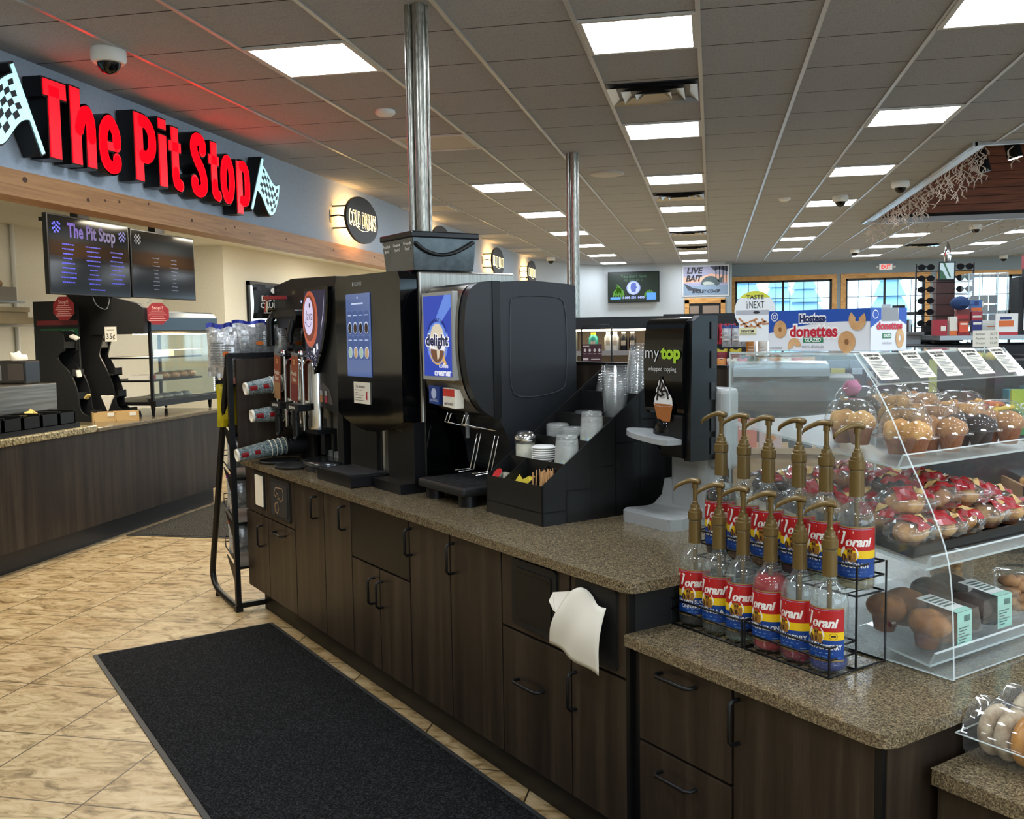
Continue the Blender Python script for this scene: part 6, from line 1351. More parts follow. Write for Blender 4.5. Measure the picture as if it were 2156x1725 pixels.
m.build('screen_picture', [M('tv_dark', '0a1a12', .3, emit=.2, ecol='1a3020'), M('tv_leaf', '3c6a20', .4, emit=.5, ecol='4a7a28'), M('tv_coin', '8a96d0', .4, emit=.8, ecol='a0aae8'), M('tv_coin_line', '4a5898', .4, emit=.4), M('tv_green_text', '3a5a44', .4, emit=.35), M('tv_blue_box', '4a80c8', .4, emit=.7)], t)
t = T('poster', 'LIVE BAIT poster with a leaping fish beside the television', 'poster', (-.14, FY0 - .02, 2.72))
m = MB().mat(0).box(-.54, 0, -.36, .53, .015, .36); Y = lambda k: FY(-.002 - .002 * k)
m.mat(1).rect(Y(0), -.51, -.33, .50, .33).mat(2).poly([(-.51, -.05), (.0, -.02), (.5, -.05), (.5, .12), (.1, .16), (-.2, .05), (-.51, .1)], Y(1)).mat(3).poly([(-.51, -.33), (.5, -.33), (.5, -.12), (.1, -.08), (-.2, -.12), (-.51, -.08)], Y(1))
m.mat(4)
for x in (.22, .30, .38, .45): m.rect(Y(2), x, -.05, x + .02, .33)
m.poly([(.1, .33), (.5, .33), (.5, .2), (.3, .26), (.2, .22)], Y(2)).poly([(-.5, -.05), (-.3, -.16), (-.1, -.2), (-.12, -.24), (-.4, -.22)], Y(2))
m.mat(5).poly([(-.12, -.08)] + smooth([(-.08, .02), (.02, .09), (.16, .10), (.28, .03), (.32, -.06), (.24, -.12), (.14, -.04), (.02, -.12)], 4), Y(3)).poly([(.26, .0), (.38, .10), (.36, -.06)], Y(3)).mat(6).poly(smooth([(-.08, -.05), (.0, -.02), (.12, -.03), (.2, -.08), (.06, -.10), (-.02, -.12)], 4), Y(4))
m.mat(7).text('LIVE', .13, Y(5), -.26, .24, w=.34, bold=.04, shear=.2).text('BAIT', .13, Y(5), -.28, .06, w=.34, bold=.04, shear=.2).text('BAGLEY CO-OP', .07, Y(5), .0, -.24, w=.62, bold=.02, shear=.3)
m.build('print', [M('poster_edge', 'c8ccd0', .5), M('po_sky', '9a9ab4', .6), M('po_sunset', 'd8a890', .6), M('po_water', '7f93a8', .6), M('po_tree', '3e4450', .7), M('po_fish', '46565a', .6), M('po_belly', 'a8b0a8', .6), INK], t)
d = T('door_1', '', ''); del d['label'], d['category']; d['kind'] = 'structure'; d.location = (-.16, FY0 - .02, 0)
MB().box(-.46, -.02, 0, -.36, .02, 2.28).box(.36, -.02, 0, .46, .02, 2.28).box(-.46, -.02, 2.2, .46, .02, 2.32).build('door_frame', PINEX, d)
MB().box(-.36, .0, 0, .36, .015, 2.2).mat(1).box(-.34, -.005, .2, -.14, .0, 2.14).box(-.05, -.005, .2, .32, 0, 2.14).build('door_leaf', [BLACK, M('door_view', '8a7a6c', .4)], d)
t = T('exit_sign', 'white EXIT sign with red letters above the middle window', 'exit sign', (3.98, WY - .05, 2.99))
MB().box(-.14, -.03, -.065, .14, .03, .065).mat(1).text('EXIT', .09, FY(-.031), 0, 0, w=.21, bold=.03).build('panel', [M('exit_white', 'e6e4e0', .4, emit=.4), M('exit_red', 'e03428', .4, emit=.9)], t)
for x in (-.19, .19): MB().sph((x, -.02, 0), .03).build('lamp_head', WHITE, t)
# opening: icicle lights, track lights, lantern
ICW = M('icicle_wire', 'c9b8a8', .5)
ri = random.Random(4); m = MB()
def drop(x, y, dx, dy, L):
    z = CH - .04; p = [(x, y, z)]
    while z > CH - .04 - L: z -= .035; p.append((x + ri.uniform(-.05, .05) * (1 if dx else .4), y + ri.uniform(-.06, .06) * (1 if dy else .4), z))
    m.tube(p, .004, 4)
    for q in p[1:]: m.tube([q, (q[0] + ri.uniform(-.045, .045), q[1] + ri.uniform(-.05, .05), q[2] - .035)], [.006, .003], 4)
y = OY0 + .05
while y < OY1: drop(OX0 + .08, y, .4, 1, ri.choice((.14, .22, .30, .20))); y += .11
x = OX0 + .1
while x < 3.6: drop(x, OY0 + .06, 1, .3, ri.choice((.12, .2, .3))); x += .22
x = OX0 + .1
while x < 5.5: drop(x, OY1 - .06, 1, .3, ri.choice((.12, .2))); x += .2
o = m.build('icicle_lights', ICW); tag(o, 'unlit icicle string lights hanging around the ceiling opening', 'string lights')
for (x, y, z, l, lit) in ((3.05, 12.3, 3.62, 'black track spotlight pointing down, leftmost in the opening', 0), (3.3, 12.0, 3.72, 'black track spotlight in the middle of the three in the opening', 1), (3.7, 12.0, 3.80, 'black track spotlight tilted toward the room, rightmost in the opening', 1)):
    t = T('track_spotlight', l, 'spotlight', (x, y, z)); t.rotation_euler = (0, -.25 - .25 * lit * (x > 3.5), 0)
    MB().cyl((0, 0, 0), (0, 0, -.26), .075, .085).tube([(0, 0, 0), (0, 0, .12)], .02).box(-.03, -.03, .1, .03, .03, .14).build('can', BLACK, t)
    if lit: MB().disc(FZ(-.261), 0, 0, .07).build('lens', M('spot_lens', 'ffffff', .4, emit=60), t)
tag(MB().box(2.6, 12.1, 3.9, 6.5, 12.15, 3.94).cyl((3.0, 12.12, 3.94), (3.0, 12.12, OT), .01).build('light_track', BLACK), 'black lighting track inside the ceiling opening', 'track')
t = T('wall_lantern', 'black framed wall lantern on the cedar boards', 'lantern', (6.35, OY1 - .08, 3.66))
MB().box(-.10, -.06, -.22, .10, .06, .20).build('shade', M('lantern_glass', '8b8680', .5), t)
for x in (-.11, -.01, .09): MB().box(x, -.075, -.24, x + .02, -.06, .22).build('bar', BLACK, t)
MB().box(-.13, -.09, -.25, .13, .08, -.22).box(-.13, -.09, .2, .13, .08, .23).box(-.13, -.08, -.18, .13, -.07, -.165).box(-.13, -.08, .14, .13, -.07, .155).build('cap', BLACK, t)
# ================================================================ shelving and merchandise behind the island
rb = random.Random(21)
gm = lambda n, h, r=.5, **k: M(n, h, r, **k)
# open cooler with lit shelves
t = T('open_cooler', 'long black open cooler with warmly lit drink shelves', 'cooler', (-2.4, 8.0, 0))
MB().box(0, 0, 1.60, 2.64, .8, 1.70).build('header', gm('cooler_header', '1d2226', .4), t)
MB().box(0, .5, 0, 2.64, .8, 1.6).build('back', gm('cooler_back', '8a7c6c', .6), t); MB().box(0, .0, 0, 2.64, .5, .9).build('base', BLACK, t); MB().box(2.60, 0, .9, 2.64, .5, 1.6).build('end_panel', BLACK, t)
for z in (1.15, 1.40): MB().box(0, .06, z, 2.6, .5, z + .012).mat(1).box(0, .05, z - .02, 2.6, .06, z + .02).build('shelf', [DKGREY, gm('price_rail', '9a9a98')], t)
MB().box(.02, .1, 1.585, 2.6, .14, 1.6).build('shelf_light', gm('cooler_lamp', 'fff2d8', emit=14, ecol='ffeccb'), t)
MB().box(.02, .07, 1.382, 2.6, .1, 1.392).build('shelf_light', gm('cooler_lamp2', 'fff2d8', emit=9, ecol='ffeccb'), t)
kinds = [('milk_bottle', 'ece8dc', 'white'), ('milk_bottle', 'ece8dc', 'white'), ('coffee_can', '1c1a1e', 'black'), ('coffee_can', '1c1a1e', 'black'), ('coffee_can', '5a4a3c', 'brown')]
x = -2.3; i = 0; drinks = {}
def drink(nm, colr, x, y, z, h, r, capc, label, grp):
    t = T(nm, label, 'bottle', (x, y, z), 0, grp); MB().lathe([(r * .9, 0), (r, .006), (r, h * .72), (r * .6, h * .85), (r * .5, h * .9)], 14).build('body', gm('drink_' + colr, colr), t)
    MB().cyl((0, 0, h * .9), (0, 0, h), r * .55, n=12).build('cap', gm('cap_' + capc, capc), t); MB().rect(CYL(r + .001), -.02, h * .3, .02, h * .55, 4).build('label', gm('dl_' + capc + colr, 'c8b8a0'), t)
drink('juice_bottle', '2a9a8c', -.985, 8.14, 1.412, .16, .04, 'e0d820', 'teal bottle with yellow cap on the cooler top shelf', 'drinks')
for k, (xx, c, cp, nm) in enumerate(((-.86, 'ece8dc', 'f0ece0', 'milk_bottle'), (-.80, 'ece8dc', 'f0ece0', 'milk_bottle'), (-.73, '17161a', 'e8e0d0', 'coffee_can'), (-.655, '17161a', 'e8e0d0', 'coffee_can'), (-.52, '5c5a40', 'e8e0d0', 'coffee_can'), (-.455, '5c5a40', 'e8e0d0', 'coffee_can'), (-.33, '17161a', 'e8e0d0', 'coffee_can'))):
    drink(nm, c, xx, 8.14, 1.412, .165, .032, cp, ('first white milk bottle beside the teal bottle', 'second white milk bottle, left of the black cans', 'black coffee can next to the white milk bottles', 'second black coffee can from the milk bottles', 'olive patterned can beside the topping dispenser', 'second olive patterned can by the topping dispenser', 'black coffee can hidden behind the topping dispenser')[k] + ' on cooler top shelf', 'drinks on the cooler top shelf')
for k in range(9):
    t = T('food_cup', 'round food cup on the lower cooler shelf, number %s from its left end' % ('one two three four five six seven eight nine'.split()[k]), 'cup', (-1.3 + k * .125 + (.02 if k > 4 else 0), 8.13, 1.162), 0, 'food cups on the lower cooler shelf')
    MB().lathe([(.04, 0), (.052, .09), (.055, .095), (.05, .105), (.02, .11)], 16).build('tub', gm('cupf%d' % (k % 3), ('e8e0c8', 'd8d070', 'e0dcd0')[k % 3]), t); MB().rect(CYL(.0475), -.03, .02, .03, .07, 5).build('label', gm('cupl%d' % (k % 2), ('5a4030', '8a8a40')[k % 2]), t)
tag(MB().tube(smooth([(-1.02, 5.5, 1.33), (-1.02, 5.5, 1.60), (-.98, 5.5, 1.625), (-.64, 5.5, 1.625), (-.60, 5.5, 1.60), (-.60, 5.5, 1.33)], 4), .006, 6).tube([(-1.02, 5.5, 1.60), (-.6, 5.5, 1.60)], .003).build('sign_stand', BLACK) if False else MB().tube([(-.72, 5.4, 1.35), (-.72, 5.4, 1.60), (-.70, 5.4, 1.615), (-.57, 5.4, 1.615), (-.55, 5.4, 1.60), (-.55, 5.4, 1.35)], .004, 6).tube([(-.72, 5.4, 1.60), (-.55, 5.4, 1.60)], .002).build('sign_stand', BLACK), 'thin black wire hoop stand behind the organizer', 'stand')
t = T('topping_chart', 'maroon printed card with four white symbols in a wire stand', 'card', (-.715, 5.38, 1.41))
m = MB().box(0, 0, -.01, .11, .006, .10); m.mat(1)
for k in range(4): m.disc(FY(-.002), .016 + k * .027, .066, .0065, .009, 12).rect(FY(-.002), .008 + k * .027, .045, .024 + k * .027, .048)
m.rect(FY(-.002), .005, .088, .04, .092).rect(FY(-.002), .005, .010, .035, .022).rect(FY(-.002), .05, .014, .1, .018); m.build('card', [gm('card_maroon', '44242a'), gm('card_print', 'd8c8c4')], t)
# gondola row behind the island
t = T('gondola_shelf', 'dark pegboard shelf unit of snack bags behind the pastry case', 'shelf unit', (-.10, 7.05, 0))
MB().box(-.25, .1, 0, 1.0, .6, 1.28).build('body', gm('gondola_dark', '1a1c1f', .6), t); MB().box(-.25, -.15, 0, 1.0, .1, 1.28).build('base', gm('gondola_dark', '1a1c1f'), t)
MB().box(-.25, .3, 1.28, .42, .34, 1.70).build('back_board', gm('gondola_dark', '1a1c1f'), t); MB().box(-.25, .1, 1.60, .26, .5, 1.70).build('top_bin', gm('cooler_header', '1d2226'), t)
def pouch(x, y, z, w, h, c, label, c2=None, grp='snack pouches behind the pastry case', rz=0):
    m = bag(w, h, .03, [(0, 0), (.72, 1)], nx=5, nz=7)
    m.mat(2).rect(FY(-.0165), -w * .3, h * .3, w * .3, h * .38).rect(FY(-.0165), -w * .25, h * .5, w * .25, h * .55)
    o = m.build('snack_pouch', [c, c2 or c, gm('pouch_print', 'd8d4cc')]); place(o, (x, y, z), rz); tag(o, label, 'snack pouch', grp); return o
RP = noisy('pouch_red', [(.3, 'a0182c'), (.6, 'd0304a')], ns=30); BP = gm('pouch_blue', '1c3a7c'); SP = noisy('pouch_silver', [(.4, '9aa0a4'), (.6, 'c8ccd0')], ns=30, metal=.3, rough=.3); OP = gm('pouch_orange', 'c07a30'); WP = gm('pouch_cream', 'ded6c8')
for k in range(4): pouch(-.04 + k * .058, 6.85, 1.48, .055, .14, RP, 'coral red snack pouch, %s from left in the upper peg row' % ('first', 'second', 'third', 'fourth')[k])
for k in range(3): pouch(-.03 + k * .095, 6.8, 1.315, .08, .13, gm('pouch_dred', '7c1426'), 'dark red snack pouch with yellow top, %s from left on the ledge' % ('first', 'second', 'third')[k], gm('pouch_ytop', 'b8a820'))
for k in range(3): pouch(.10 + k * .065, 6.8, 1.46, .065, .15, SP, 'silver bag with twisted blue top, %s of three beside the round sign' % ('left', 'middle', 'right')[k], BP)
for k in range(5): pouch(.26 + k * .075, 6.7, 1.40, .07, .12, WP if k % 2 else OP, 'orange and cream pouch, %s from left under the round sign' % ('first', 'second', 'third', 'fourth', 'fifth')[k], OP)
for k in range(8): pouch(.06 + k * .07, 6.6, 1.385 - .10, .066, .10, (OP, WP, RP, gm('pouch_green', '3a6a50'), SP)[k % 5], 'colourful pouch seen through the top of the pastry case, %s from left' % ('first', 'second', 'third', 'fourth', 'fifth', 'sixth', 'seventh', 'eighth')[k])
t = T('round_sign', 'round TASTE WHAT\'S NEXT sign with pretzel picture on a stand', 'sign', (.275, 6.5, 1.70))
m = MB().mat(0).prism([(.13 * math.cos(a * PI / 20), .13 * math.sin(a * PI / 20)) for a in range(40)], 0, .006, 'y').box(-.10, .001, -.20, .10, .006, -.05); Y = lambda k: FY(-.001 - .001 * k)
m.mat(1).poly([(.13 * math.cos(a), .13 * math.sin(a)) for a in [PI * (.23 + .54 * i / 10) for i in range(11)]], Y(0)).mat(3).text('TASTE', .026, Y(1), 0, .09, w=.11, bold=.01).text('NEXT', .045, Y(1), .012, .04, w=.095, bold=-.005).text("WHAT'S", .012, lambda a, b: (-.048 - (b - .04), -.002, .04 + (a)), 0, .04, w=.05).mat(2).rect(Y(0), -.12, -.025, .09, .005).mat(3).disc(Y(1), .01, -.01, .02, .009).mat(4)
for k in range(12): a = .3 + .25 * math.sin(k * 2.3); x0, z0 = -.09 + .014 * k, -.09 + .02 * math.sin(k * 1.9); stroke(m, Y(1), [(x0, z0), (x0 + .05 * math.cos(a + (k % 2) * 1.6), z0 + .05 * math.sin(a))], .011)
m.mat(5).rect(Y(2), -.10, -.155, .01, -.11).mat(3).text('NEW ITEM', .016, Y(3), -.045, -.132, w=.08, bold=.03).rect(Y(3), -.095, -.151, .005, -.149)
m.build('disc', [gm('rs_white', 'dfe2e2'), gm('rs_yellow', 'c8c83c'), gm('rs_grey', 'a8aab0'), INK, gm('rs_pretzel', 'b87a48'), gm('rs_card', 'd8d4a8')], t)
MB().cyl((0, .01, -.42), (0, .01, -.15), .004).build('stem', CHROME, t)
# roller grill seen through the case
t = T('roller_grill', 'grey stainless roller grill with curved glass hood, seen through pastry case', 'grill', (.08, 5.0, 0))
MB().box(0, -.1, 0, .7, .6, 1.12).build('cabinet', gm('gondola_dark', '1a1c1f'), t)
MB().prism(smooth([(-.02, 1.12), (-.04, 1.25), (.06, 1.33), (.3, 1.34), (.45, 1.28), (.46, 1.12)], 4), 0, .62, 'x').build('grill_body', gm('grill_steel', '474d4f', .35, metal=.5), t)
MB().box(0, .1, 1.34, .5, .12, 1.40).box(.48, .05, 1.12, .50, .2, 1.36).box(.10, .1, 1.2, .14, .12, 1.4).build('hood_frame', gm('grill_dark', '2a3032'), t); MB().prism(smooth([(.02, 1.34), (.06, 1.39), (.2, 1.41), (.3, 1.41)], 4) + [(.3, 1.34)], 0.0, .5, 'x').build('hood_glass', gm('hood_pale', '7e898e', .15), t)
# wood stand and snack boxes left of the case back
t = T('wood_stand', 'light wood snack stand behind the syrup bottles', 'stand', (.05, 4.45, 0)); WDN = pine_mat('stand_wood', 'a98860', 'b8976c', '967650', (1, 4, 4))
MB().box(0, 0, 0, .70, .5, 1.02).box(-.02, -.02, 1.02, .0, .5, 1.10).box(0, -.02, 1.02, .55, -.005, 1.045).build('crate', WDN, t)
for k, (x, c, l) in enumerate(((.03, 'd06a50', 'orange cookie box on the wood stand behind the bottles'), (.14, 'c8a8a0', 'pink cookie box on the wood stand'), (.27, '2c2a2c', 'black snack box on the wood stand beside the pink one'), (.39, '2c2a2c', 'black snack box at right end of the wood stand'))):
    b = MB().box(0, 0, 0, .10, .05, .13); b.mat(1).rect(FY(-.001), .02, .08, .08, .09).rect(FY(-.001), .02, .095, .07, .1).mat(2).disc(FY(-.001), .05, .045, .024, .02, 10)
    o = b.build('snack_box', [gm('sb%d' % k, c), gm('sb_print', 'e0d8cc'), gm('sb_pic', 'c88040')]); place(o, (.07 + x, 4.46, 1.045)); tag(o, l, 'box', 'snack boxes on the wood stand')
# shelf units with packs behind case
def unit(x0, y, w, top, label, shelves, depth=.45, pal=None, hh=.2, gap=.004, grp='packs', seed=1, wr=(.05, .12)):
    t = T('shelf_unit', label, 'shelf unit', (x0, y, 0)); r = random.Random(seed)
    MB().box(0, .12, 0, w, depth, top).build('body', gm('gondola_dark', '1a1c1f'), t)
    n = 0
    for z in shelves:
        MB().box(0, -.12, z - .015, w, .12, z).mat(1).box(0, -.125, z - .03, w, -.12, z + .002).build('shelf', [DKGREY, gm('rail_dark', '3a3e42')], t)
        x = x0 + .01
        while x < x0 + w - wr[1]:
            pw = r.uniform(*wr); h = hh * r.uniform(.75, 1); c = r.choice(pal); q = MB().box(0, 0, 0, pw - gap, .1, h).mat(1).rect(FY(-.001), pw * .15, h * .55, pw * .8, h * .75).mat(2).rect(FY(-.001), pw * .2, h * .15, pw * .7, h * .4)
            o = q.build('snack_pack', [gm('pk_' + c, c), gm('pk_lt' + c[:2], r.choice(('d8d4cc', 'c8bc60', 'b8c8d8'))), gm('pk_dk' + c[:2], r.choice(('6a2a2a', '2a3a5a', '8a6a3a')))]); place(o, (x, y - .10 + r.uniform(-.005, .01), z + .001))
            tag(o, grp % ('first second third fourth fifth sixth seventh eighth ninth tenth eleventh twelfth'.split() + ['last'] * 40)[n], 'pack', 'packs on the ' + label[:30]); n += 1; x += pw
    return t
unit(.60, 5.5, .42, 1.46, 'dark shelf unit of purple and navy bags beside the roller grill', (1.05, 1.24), pal=['2c2a4c', '3a3452', '1f2c48', '4a2a4a', '2a4a5c'], hh=.17, seed=2, grp='purple or navy snack pack beside the grill, %s along')
unit(1.02, 5.2, .36, 1.36, 'dark shelf unit of maroon cartons standing upright', (1.02,), pal=['4c1a24', '2a2426', '5c2430', '241c22'], hh=.24, seed=3, wr=(.04, .07), grp='upright maroon carton behind the muffins, %s from left')
unit(1.42, 5.2, 1.5, 1.40, 'dark shelf unit of teal packs behind the muffin domes', (.55, .82, 1.08), pal=['1f5a64', '2a7a84', '1c3c50', '1a2c3c', '24505c'], hh=.2, seed=4, wr=(.06, .12), grp='teal snack pack behind the muffins, %s from left')
tag(MB().box(1.04, 5.0, .8, 1.075, 5.02, 1.42).build('edge_strip', gm('yellow_strip', 'b4b45c')), 'pale yellow price strip on the shelf unit end', 'strip')
bk_ = T('candy_basket', 'round wicker basket of yellow and orange candy bars', 'basket', (1.08, 4.15, 1.15))
MB().lathe([(.07, 0), (.115, .09), (.12, .095), (.11, .09), (.066, .006), (.001, .006)], 26, cap=False).build('basket', noisy('wicker', [(.3, '6a4c2c'), (.7, 'b89a6c')], (20, 20, 40), 6), bk_)
for k in range(14):
    o = MB().box(-.045, -.014, -.008, .045, .014, .008).build('candy_bar', gm('candy%d' % (k % 3), ('d8981c', 'c85a20', 'd8b820')[k % 3], .3), bevel=.006); o.location = (1.08 + .06 * math.cos(k * 2.4) * (k % 3) / 2, 4.15 + .06 * math.sin(k * 2.4) * (k % 3) / 2, 1.245 + .006 * (k // 3)); o.rotation_euler = (rb.uniform(-.3, .3), rb.uniform(-.3, .3), rb.uniform(0, 3)); tag(o, 'yellow or orange candy bar heaped in the wicker basket', 'candy bar', 'candy bars in the wicker basket')
# back of island: another low counter carrying these
ic_ = T('base_cabinet', 'dark laminate cabinet on the far side of the pastry case', 'cabinet', (.80, 3.95, 0)); MB().box(0, 0, 0, 1.6, .5, .93).build('body', DWOOD, ic_)
tag(MB().box(.78, 3.93, .93, 2.42, 4.5, .96).build('countertop', QUARTZ), 'brown stone countertop beyond the pastry case', 'countertop')
tag(MB().box(.85, 4.0, .96, 2.3, 4.4, 1.15).build('riser_box', gm('gondola_dark', '1a1c1f')), 'black riser carrying the candy basket', 'riser')
t = T('pastry_carton', 'open brown carton marked FARMERS with iced cinnamon rolls', 'carton', (1.10, 3.72, .90))
KR = noisy('kraft_carton', [(.3, '8a6a44'), (.7, 'a5825a')], ns=4); MB().box(0, 0, 0, .7, .012, .10).box(0, .35, 0, .7, .36, .12).box(0, 0, 0, .012, .36, .10).box(0, 0, 0, .7, .36, .01).build('carton', KR, t); MB().text('FARMERS', .04, FY(-.001), .3, .05, w=.26, bold=.02).build('print', gm('kraft_print', '6a4a30'), t)
for k in range(5):
    q = MB().lathe([(.055, 0), (.06, .03), (.05, .045), (.0, .05)], 16, (.09 + .125 * k, .15, .07)).mat(1).ring(lambda a, b: (a, b, .122), .09 + .125 * k, .15, .03, .042, 16).disc(lambda a, b: (a, b, .122), .09 + .125 * k, .15, .014, n=10)
    q.build('cinnamon_roll', [MUF['gold'], CREAM], t)
MB().box(.02, .02, .12, .68, .33, .125).build('lid', PET, t)
gb = T('candy_carton', 'green chewy candy display carton at the right edge', 'carton', (1.17, 4.02, 1.155))
q = MB().box(0, 0, 0, .3, .14, .09).mat(1).box(0, .12, .09, .22, .14, .17).mat(2)
for k in range(4): q.disc(FY(-.001), .035 + k * .055, .03, .013, .009, 10)
q.mat(2).text('CHEWIE', .022, FY(.119), .10, .105, w=.14, bold=.04).build('carton', [gm('cc_green', '2c7a34'), gm('cc_lime', '9cae28'), gm('cc_white', 'e4e4dc')], gb)
tag(MB().sph((1.245, 4.12, 1.35), .012).build('toy_eye', WHITE), 'white round toy eye above the green candy carton', 'toy') if False else None
# checkout counter zone
t = T('checkout_counter', 'dark checkout unit with steel edged top near the windows', 'counter', (1.22, 7.0, 0))
MB().box(.05, .05, 0, 2.3, 1.0, 1.45).build('body', gm('gondola_dark', '1a1c1f'), t); MB().box(.30, 0, 1.485, 2.4, 1.0, 1.515).build('top', gm('steel_top', '8b8f90', .3, metal=.7), t); MB().box(0, .6, 1.52, .32, 1.0, 1.54).box(0.02, .62, 0, .3, 1.0, 1.52).build('side_top', gm('steel_top', '8b8f90'), t)
def card(nm, x, y, z, w, h, c, label, cat='box', d=.06, prints=()):
    m = MB().box(0, 0, 0, w, d, h)
    for k, (mi, x0, z0, x1, z1) in enumerate(prints): m.mat(1 + mi).rect(FY(-.001 - .0005 * k), x0 * w, z0 * h, x1 * w, z1 * h)
    o = m.build(nm, [gm('b_' + c, c), PAPER, INK, gm('b_or', 'd86a28'), gm('b_nv', '1c2c6c'), RED]); place(o, (x, y, z)); tag(o, label, cat); return o
zt2 = 1.516
card('display_box', 1.50, 7.12, zt2, .09, .11, 'a01c2c', 'red display box at left end of the checkout top', prints=((0, .55, .3, .9, .6),))
card('display_box', 1.605, 7.12, zt2, .05, .13, 'e0dccc', 'slanted white and orange display box on the checkout top', prints=((2, 0, 0, 1, .25),))
card('medicine_box', 1.665, 7.1, zt2 + .02, .055, .075, 'd8502c', 'small orange medicine box on the checkout top', prints=((0, .1, .7, .9, .85),)); card('medicine_tray', 1.66, 7.12, zt2, .08, .02, 'a01c2c', 'low red tray under the orange medicine box')
card('medicine_box', 1.745, 7.1, zt2 + .02, .065, .08, '16246c', 'small navy medicine box on the checkout top', prints=((0, .1, .65, .9, .85),)); card('literature_tray', 1.735, 7.12, zt2, .14, .02, '8b8b86', 'grey tray under the navy medicine box')
card('tissue_box', 1.69, 7.3, 1.60, .09, .10, '7c3028', 'dark red carton stacked behind the medicine boxes', prints=((4, 0, .3, .9, .6),)); card('candy_box', 1.79, 7.3, 1.61, .07, .07, 'a83040', 'small red and white carton stacked right of the dark red one', prints=((0, .1, .4, .9, .6),))
card('snack_tin', 1.79, 7.32, 1.685, .07, .075, '3c6aa8', 'blue and orange tin above the red cartons', prints=((2, 0, 0, 1, .3), (3, .3, .5, .7, .9)))
o = MB().sph((0, 0, 0), .065, 16, 10, (1, .8, .75), lambda d: 1.0).box(-.02, -.12, -.02, .06, -.04, -.012).build('baseball_cap', gm('cap_blue', '24406c', .8)); place(o, (1.70, 7.25, 1.74)); tag(o, 'blue baseball cap hanging above the checkout boxes', 'cap')
t = T('price_placard', 'white placard listing Bananas, Apples and Oranges prices', 'placard', (1.345, 5.45, 1.47)); m = MB().box(0, 0, 0, .125, .004, .085).mat(1)
for k, (a, b) in enumerate((('Bananas', '$0.79'), ('Apples', '$1.29'), ('Oranges', '$1.29'))): m.text(a, .011, FY(-.001), .035, .068 - .024 * k, w=.045).text(b, .011, FY(-.001), .1, .068 - .024 * k, w=.032)
m.build('card', [PAPER, gm('pr_grey2', '6a6a66')], t); MB().cyl((.06, .01, -.08), (.06, .01, 0), .003).build('stem', CHROME, t)
fb = T('fruit_basket', 'wire fruit basket with dark round rim below the price placard', 'basket', (1.40, 5.45, 1.40)); MB().tube([(.08 * math.cos(a * PI / 12), .02, .01 + .06 * math.sin(a * PI / 12)) for a in range(13)], .008, 6).build('handle', BLACK, fb); MB().lathe([(.05, -.03), (.08, .0)], 16, cap=False).build('bowl', gm('wire_bowl', '5a5048'), fb)
for k in range(5): o = MB().sph((0, 0, 0), .026).build('fruit', gm('fr%d' % (k % 2), ('c8b04a', '8a9a3a')[k % 2])); place(o, (1.37 + .03 * k, 5.45 + .02 * (k % 2), 1.415)); tag(o, 'yellow or green fruit in the wire basket below the placard', 'fruit', 'fruit in the wire basket')
card('news_flyer', 1.81, 7.15, zt2, .10, .10, 'dcdcd4', 'white card with picture leaning on the checkout screen', 'card', .01, ((2, .45, .55, .9, .62),)); card('promo_card', 1.88, 7.05, 1.50, .14, .16, 'e6e6e0', 'white promotional card with a red base and food picture', 'card', .01, ((4, 0, 0, 1, .22), (2, .15, .45, .8, .7), (3, .2, .75, .7, .85)))
# sunglasses rack with mirror
t = T('sunglasses_rack', 'tall sunglasses rack with a small mirror on top', 'rack', (1.62, 7.9, 0)); MB().box(.06, 0, 0, .19, .12, 1.94).build('pillar', gm('rack_maroon', '4a2420'), t)
MB().box(.07, -.02, 1.93, .19, .0, 2.07).mat(1).box(.08, -.022, 1.94, .18, -.02, 2.06).mat(2).poly([(.08, 1.94), (.13, 1.94), (.10, 2.0), (.08, 2.01)], FY(-.023)).poly([(.10, 2.06), (.115, 2.06), (.16, 1.95), (.15, 1.95)], FY(-.023)).build('mirror', [BLACK, gm('mirror_pale', 'c8dcdc', .1), gm('mirror_green', '3a6a4c')], t)
for k in range(9): MB().tube([(-.08, .0, 1.32 + k * .085), (.32, .0, 1.32 + k * .085)], .003, 5).build('rail', BLACK, t)
MB().box(-.09, 0, 1.25, -.08, .02, 2.06).box(.32, 0, 1.25, .33, .02, 2.06).build('side_rail', BLACK, t)
gl = MB(); 
for s_ in (-1, 1): gl.disc(FY(0), s_ * .026, 0, .023, .016, 12)
gl.box(-.01, -.001, .0, .01, .003, .006).tube([(-.05, 0, .006), (-.05, .07, .0)], .002, 5).tube([(.05, 0, .006), (.05, .07, .0)], .002, 5)
g0 = gl.build('sunglasses', M('lens_black', '0c0c10', .7, spec=.2)); gi = 0
rn = 'top second third fourth fifth sixth seventh eighth lowest'.split()
for k in range(9):
    for q, xx in enumerate((-.02, .255)):
        o = g0 if gi == 0 else g0.copy(); gi += 1
        if gi > 1: COL.objects.link(o)
        place(o, (1.62 + xx, 7.87, 2.03 - k * .085), 0); o.scale = (1.25, 1, 1.5); tag(o, 'dark sunglasses in the %s row, %s column of the rack' % (rn[k], 'left' if q == 0 else 'right'), 'sunglasses', 'sunglasses on the rack')
t = T('acrylic_cabinet', 'tall clear acrylic cabinet of small packets on the checkout top', 'cabinet', (1.80, 7.45, zt2)); MB().box(0, 0, 0, .26, .2, .44).build('case', ACRYL, t)
for x in (.0, .07, .19, .255): MB().box(x, -.005, 0, x + .008, .0, .44).build('edge', ACEDGE, t)
for k in range(12):
    MB().box(-.028, 0, 0, .028, .01, .06).build('packet', gm('pkt%d' % (k % 3), ('4c4a42', '6a6658', '2a2a2c')[k % 3]), t).location = (.07 + .062 * (k % 3), .1, .02 + .068 * (k // 3))
MB().box(-.10, -.02, .20, .10, .0, .235).build('paper_strip', PAPER, t)
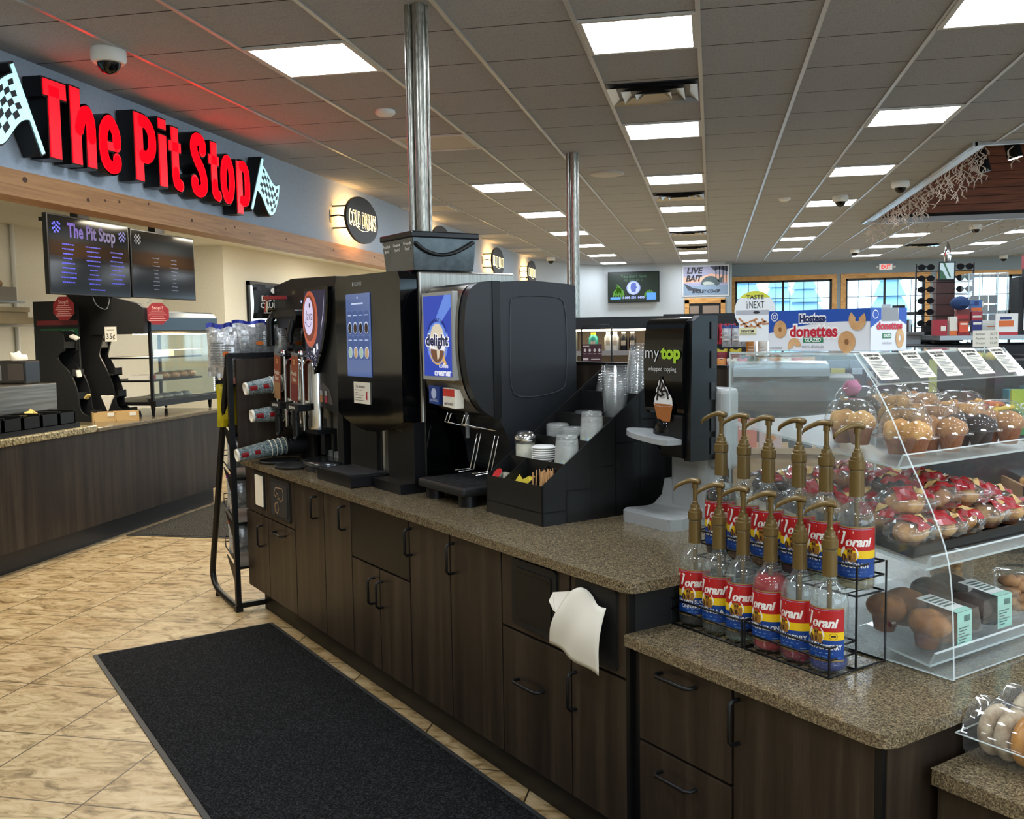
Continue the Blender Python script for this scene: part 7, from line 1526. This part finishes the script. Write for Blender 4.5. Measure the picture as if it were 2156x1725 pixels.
t = T('lighter_display', 'black Zippo lighter display tower beside the acrylic cabinet', 'display', (2.09, 7.3, zt2)); m = MB().box(.0, 0, 0, .20, .18, .40).box(.03, 0, .40, .15, .04, .455); m.build('tower', BLACKM, t)
m = MB().text('zippo', .022, FY(-.001), .09, .435, w=.075, bold=.03)
for r_ in range(5):
    for c_ in range(3): m.rect(FY(-.001), .055 + c_ * .045, .06 + r_ * .065, .08 + c_ * .045, .095 + r_ * .065)
m.build('print', gm('lighter_grey', '7a7e82'), t); MB().box(.035, -.012, .03, .04, -.006, .37).build('glass_edge', CHROME, t)
card('cigarette_carton', 2.15, 7.4, zt2 + .455, .06, .10, 'a02c34', 'red and white carton on top of the lighter display', prints=((0, 0, 0, .3, 1),))
card('snack_shelf', 2.3, 7.1, 1.40, .5, .18, '3a2a2c', 'dark snack shelf right of the lighter display at picture edge')
# coffee corner further left of checkout
card('menu_board', 1.47, 8.5, 1.62, .10, .14, '1c1c1e', 'black board with a white emblem above the coffee corner', 'board', .01, ((0, .25, .55, .75, .75),)); card('paper_rack', 1.39, 8.52, 1.62, .07, .15, 'c4ccd4', 'pale leaflet rack left of the black board', 'rack', .02)
tag(MB().cyl((0, 0, 0), (0, 0, .14), .05).build('coffee_grinder', gm('chrome_dim', '8a8684', .2, metal=.8)), 'chrome canister in the coffee corner', 'canister').location = (1.56, 8.4, 1.50)
tag(MB().box(-.06, -.04, 0, .06, .04, .10).build('cash_register', BLACKM, bevel=.01), 'black register terminal in the coffee corner', 'register').location = (1.74, 8.4, 1.50)
tag(MB().box(-.09, -.04, 0, .09, .04, .06).build('card_reader', DKGREY, bevel=.008), 'dark card reader left of the chrome canister', 'card reader').location = (1.42, 8.4, 1.50)
tag(MB().box(1.28, 8.3, 0, 1.95, 8.9, 1.46).box(1.26, 8.28, 1.46, 1.97, 8.9, 1.50).build('coffee_corner_counter', gm('gondola_dark', '1a1c1f')), 'dark counter of the coffee corner behind the donut carton', 'counter')
m = bag(.10, .07, .03, [(0, 0)], nx=5, nz=5)
for k in range(2): o = m.build('candy_bag', gm('crunch_purple', '5a2a7c', .3)); place(o, (2.0 + .12 * k, 6.6, 1.40)); tag(o, ('purple candy bag at right edge beside the case top', 'second purple candy bag beyond the first at right edge')[k], 'candy bag')
tag(MB().box(1.9, 6.5, 0, 3.2, 6.9, 1.39).build('candy_shelf', gm('gondola_dark', '1a1c1f')), 'dark low shelf under the purple candy bags at right', 'shelf unit')
t = T('light_bulb_ornament', 'clear pointed ornament standing on the sunglasses mirror', 'ornament', (1.76, 7.92, 2.07)); MB().lathe([(.02, 0), (.03, .05), (.018, .11), (.001, .16)], 14).build('ornament', CHROME, t)
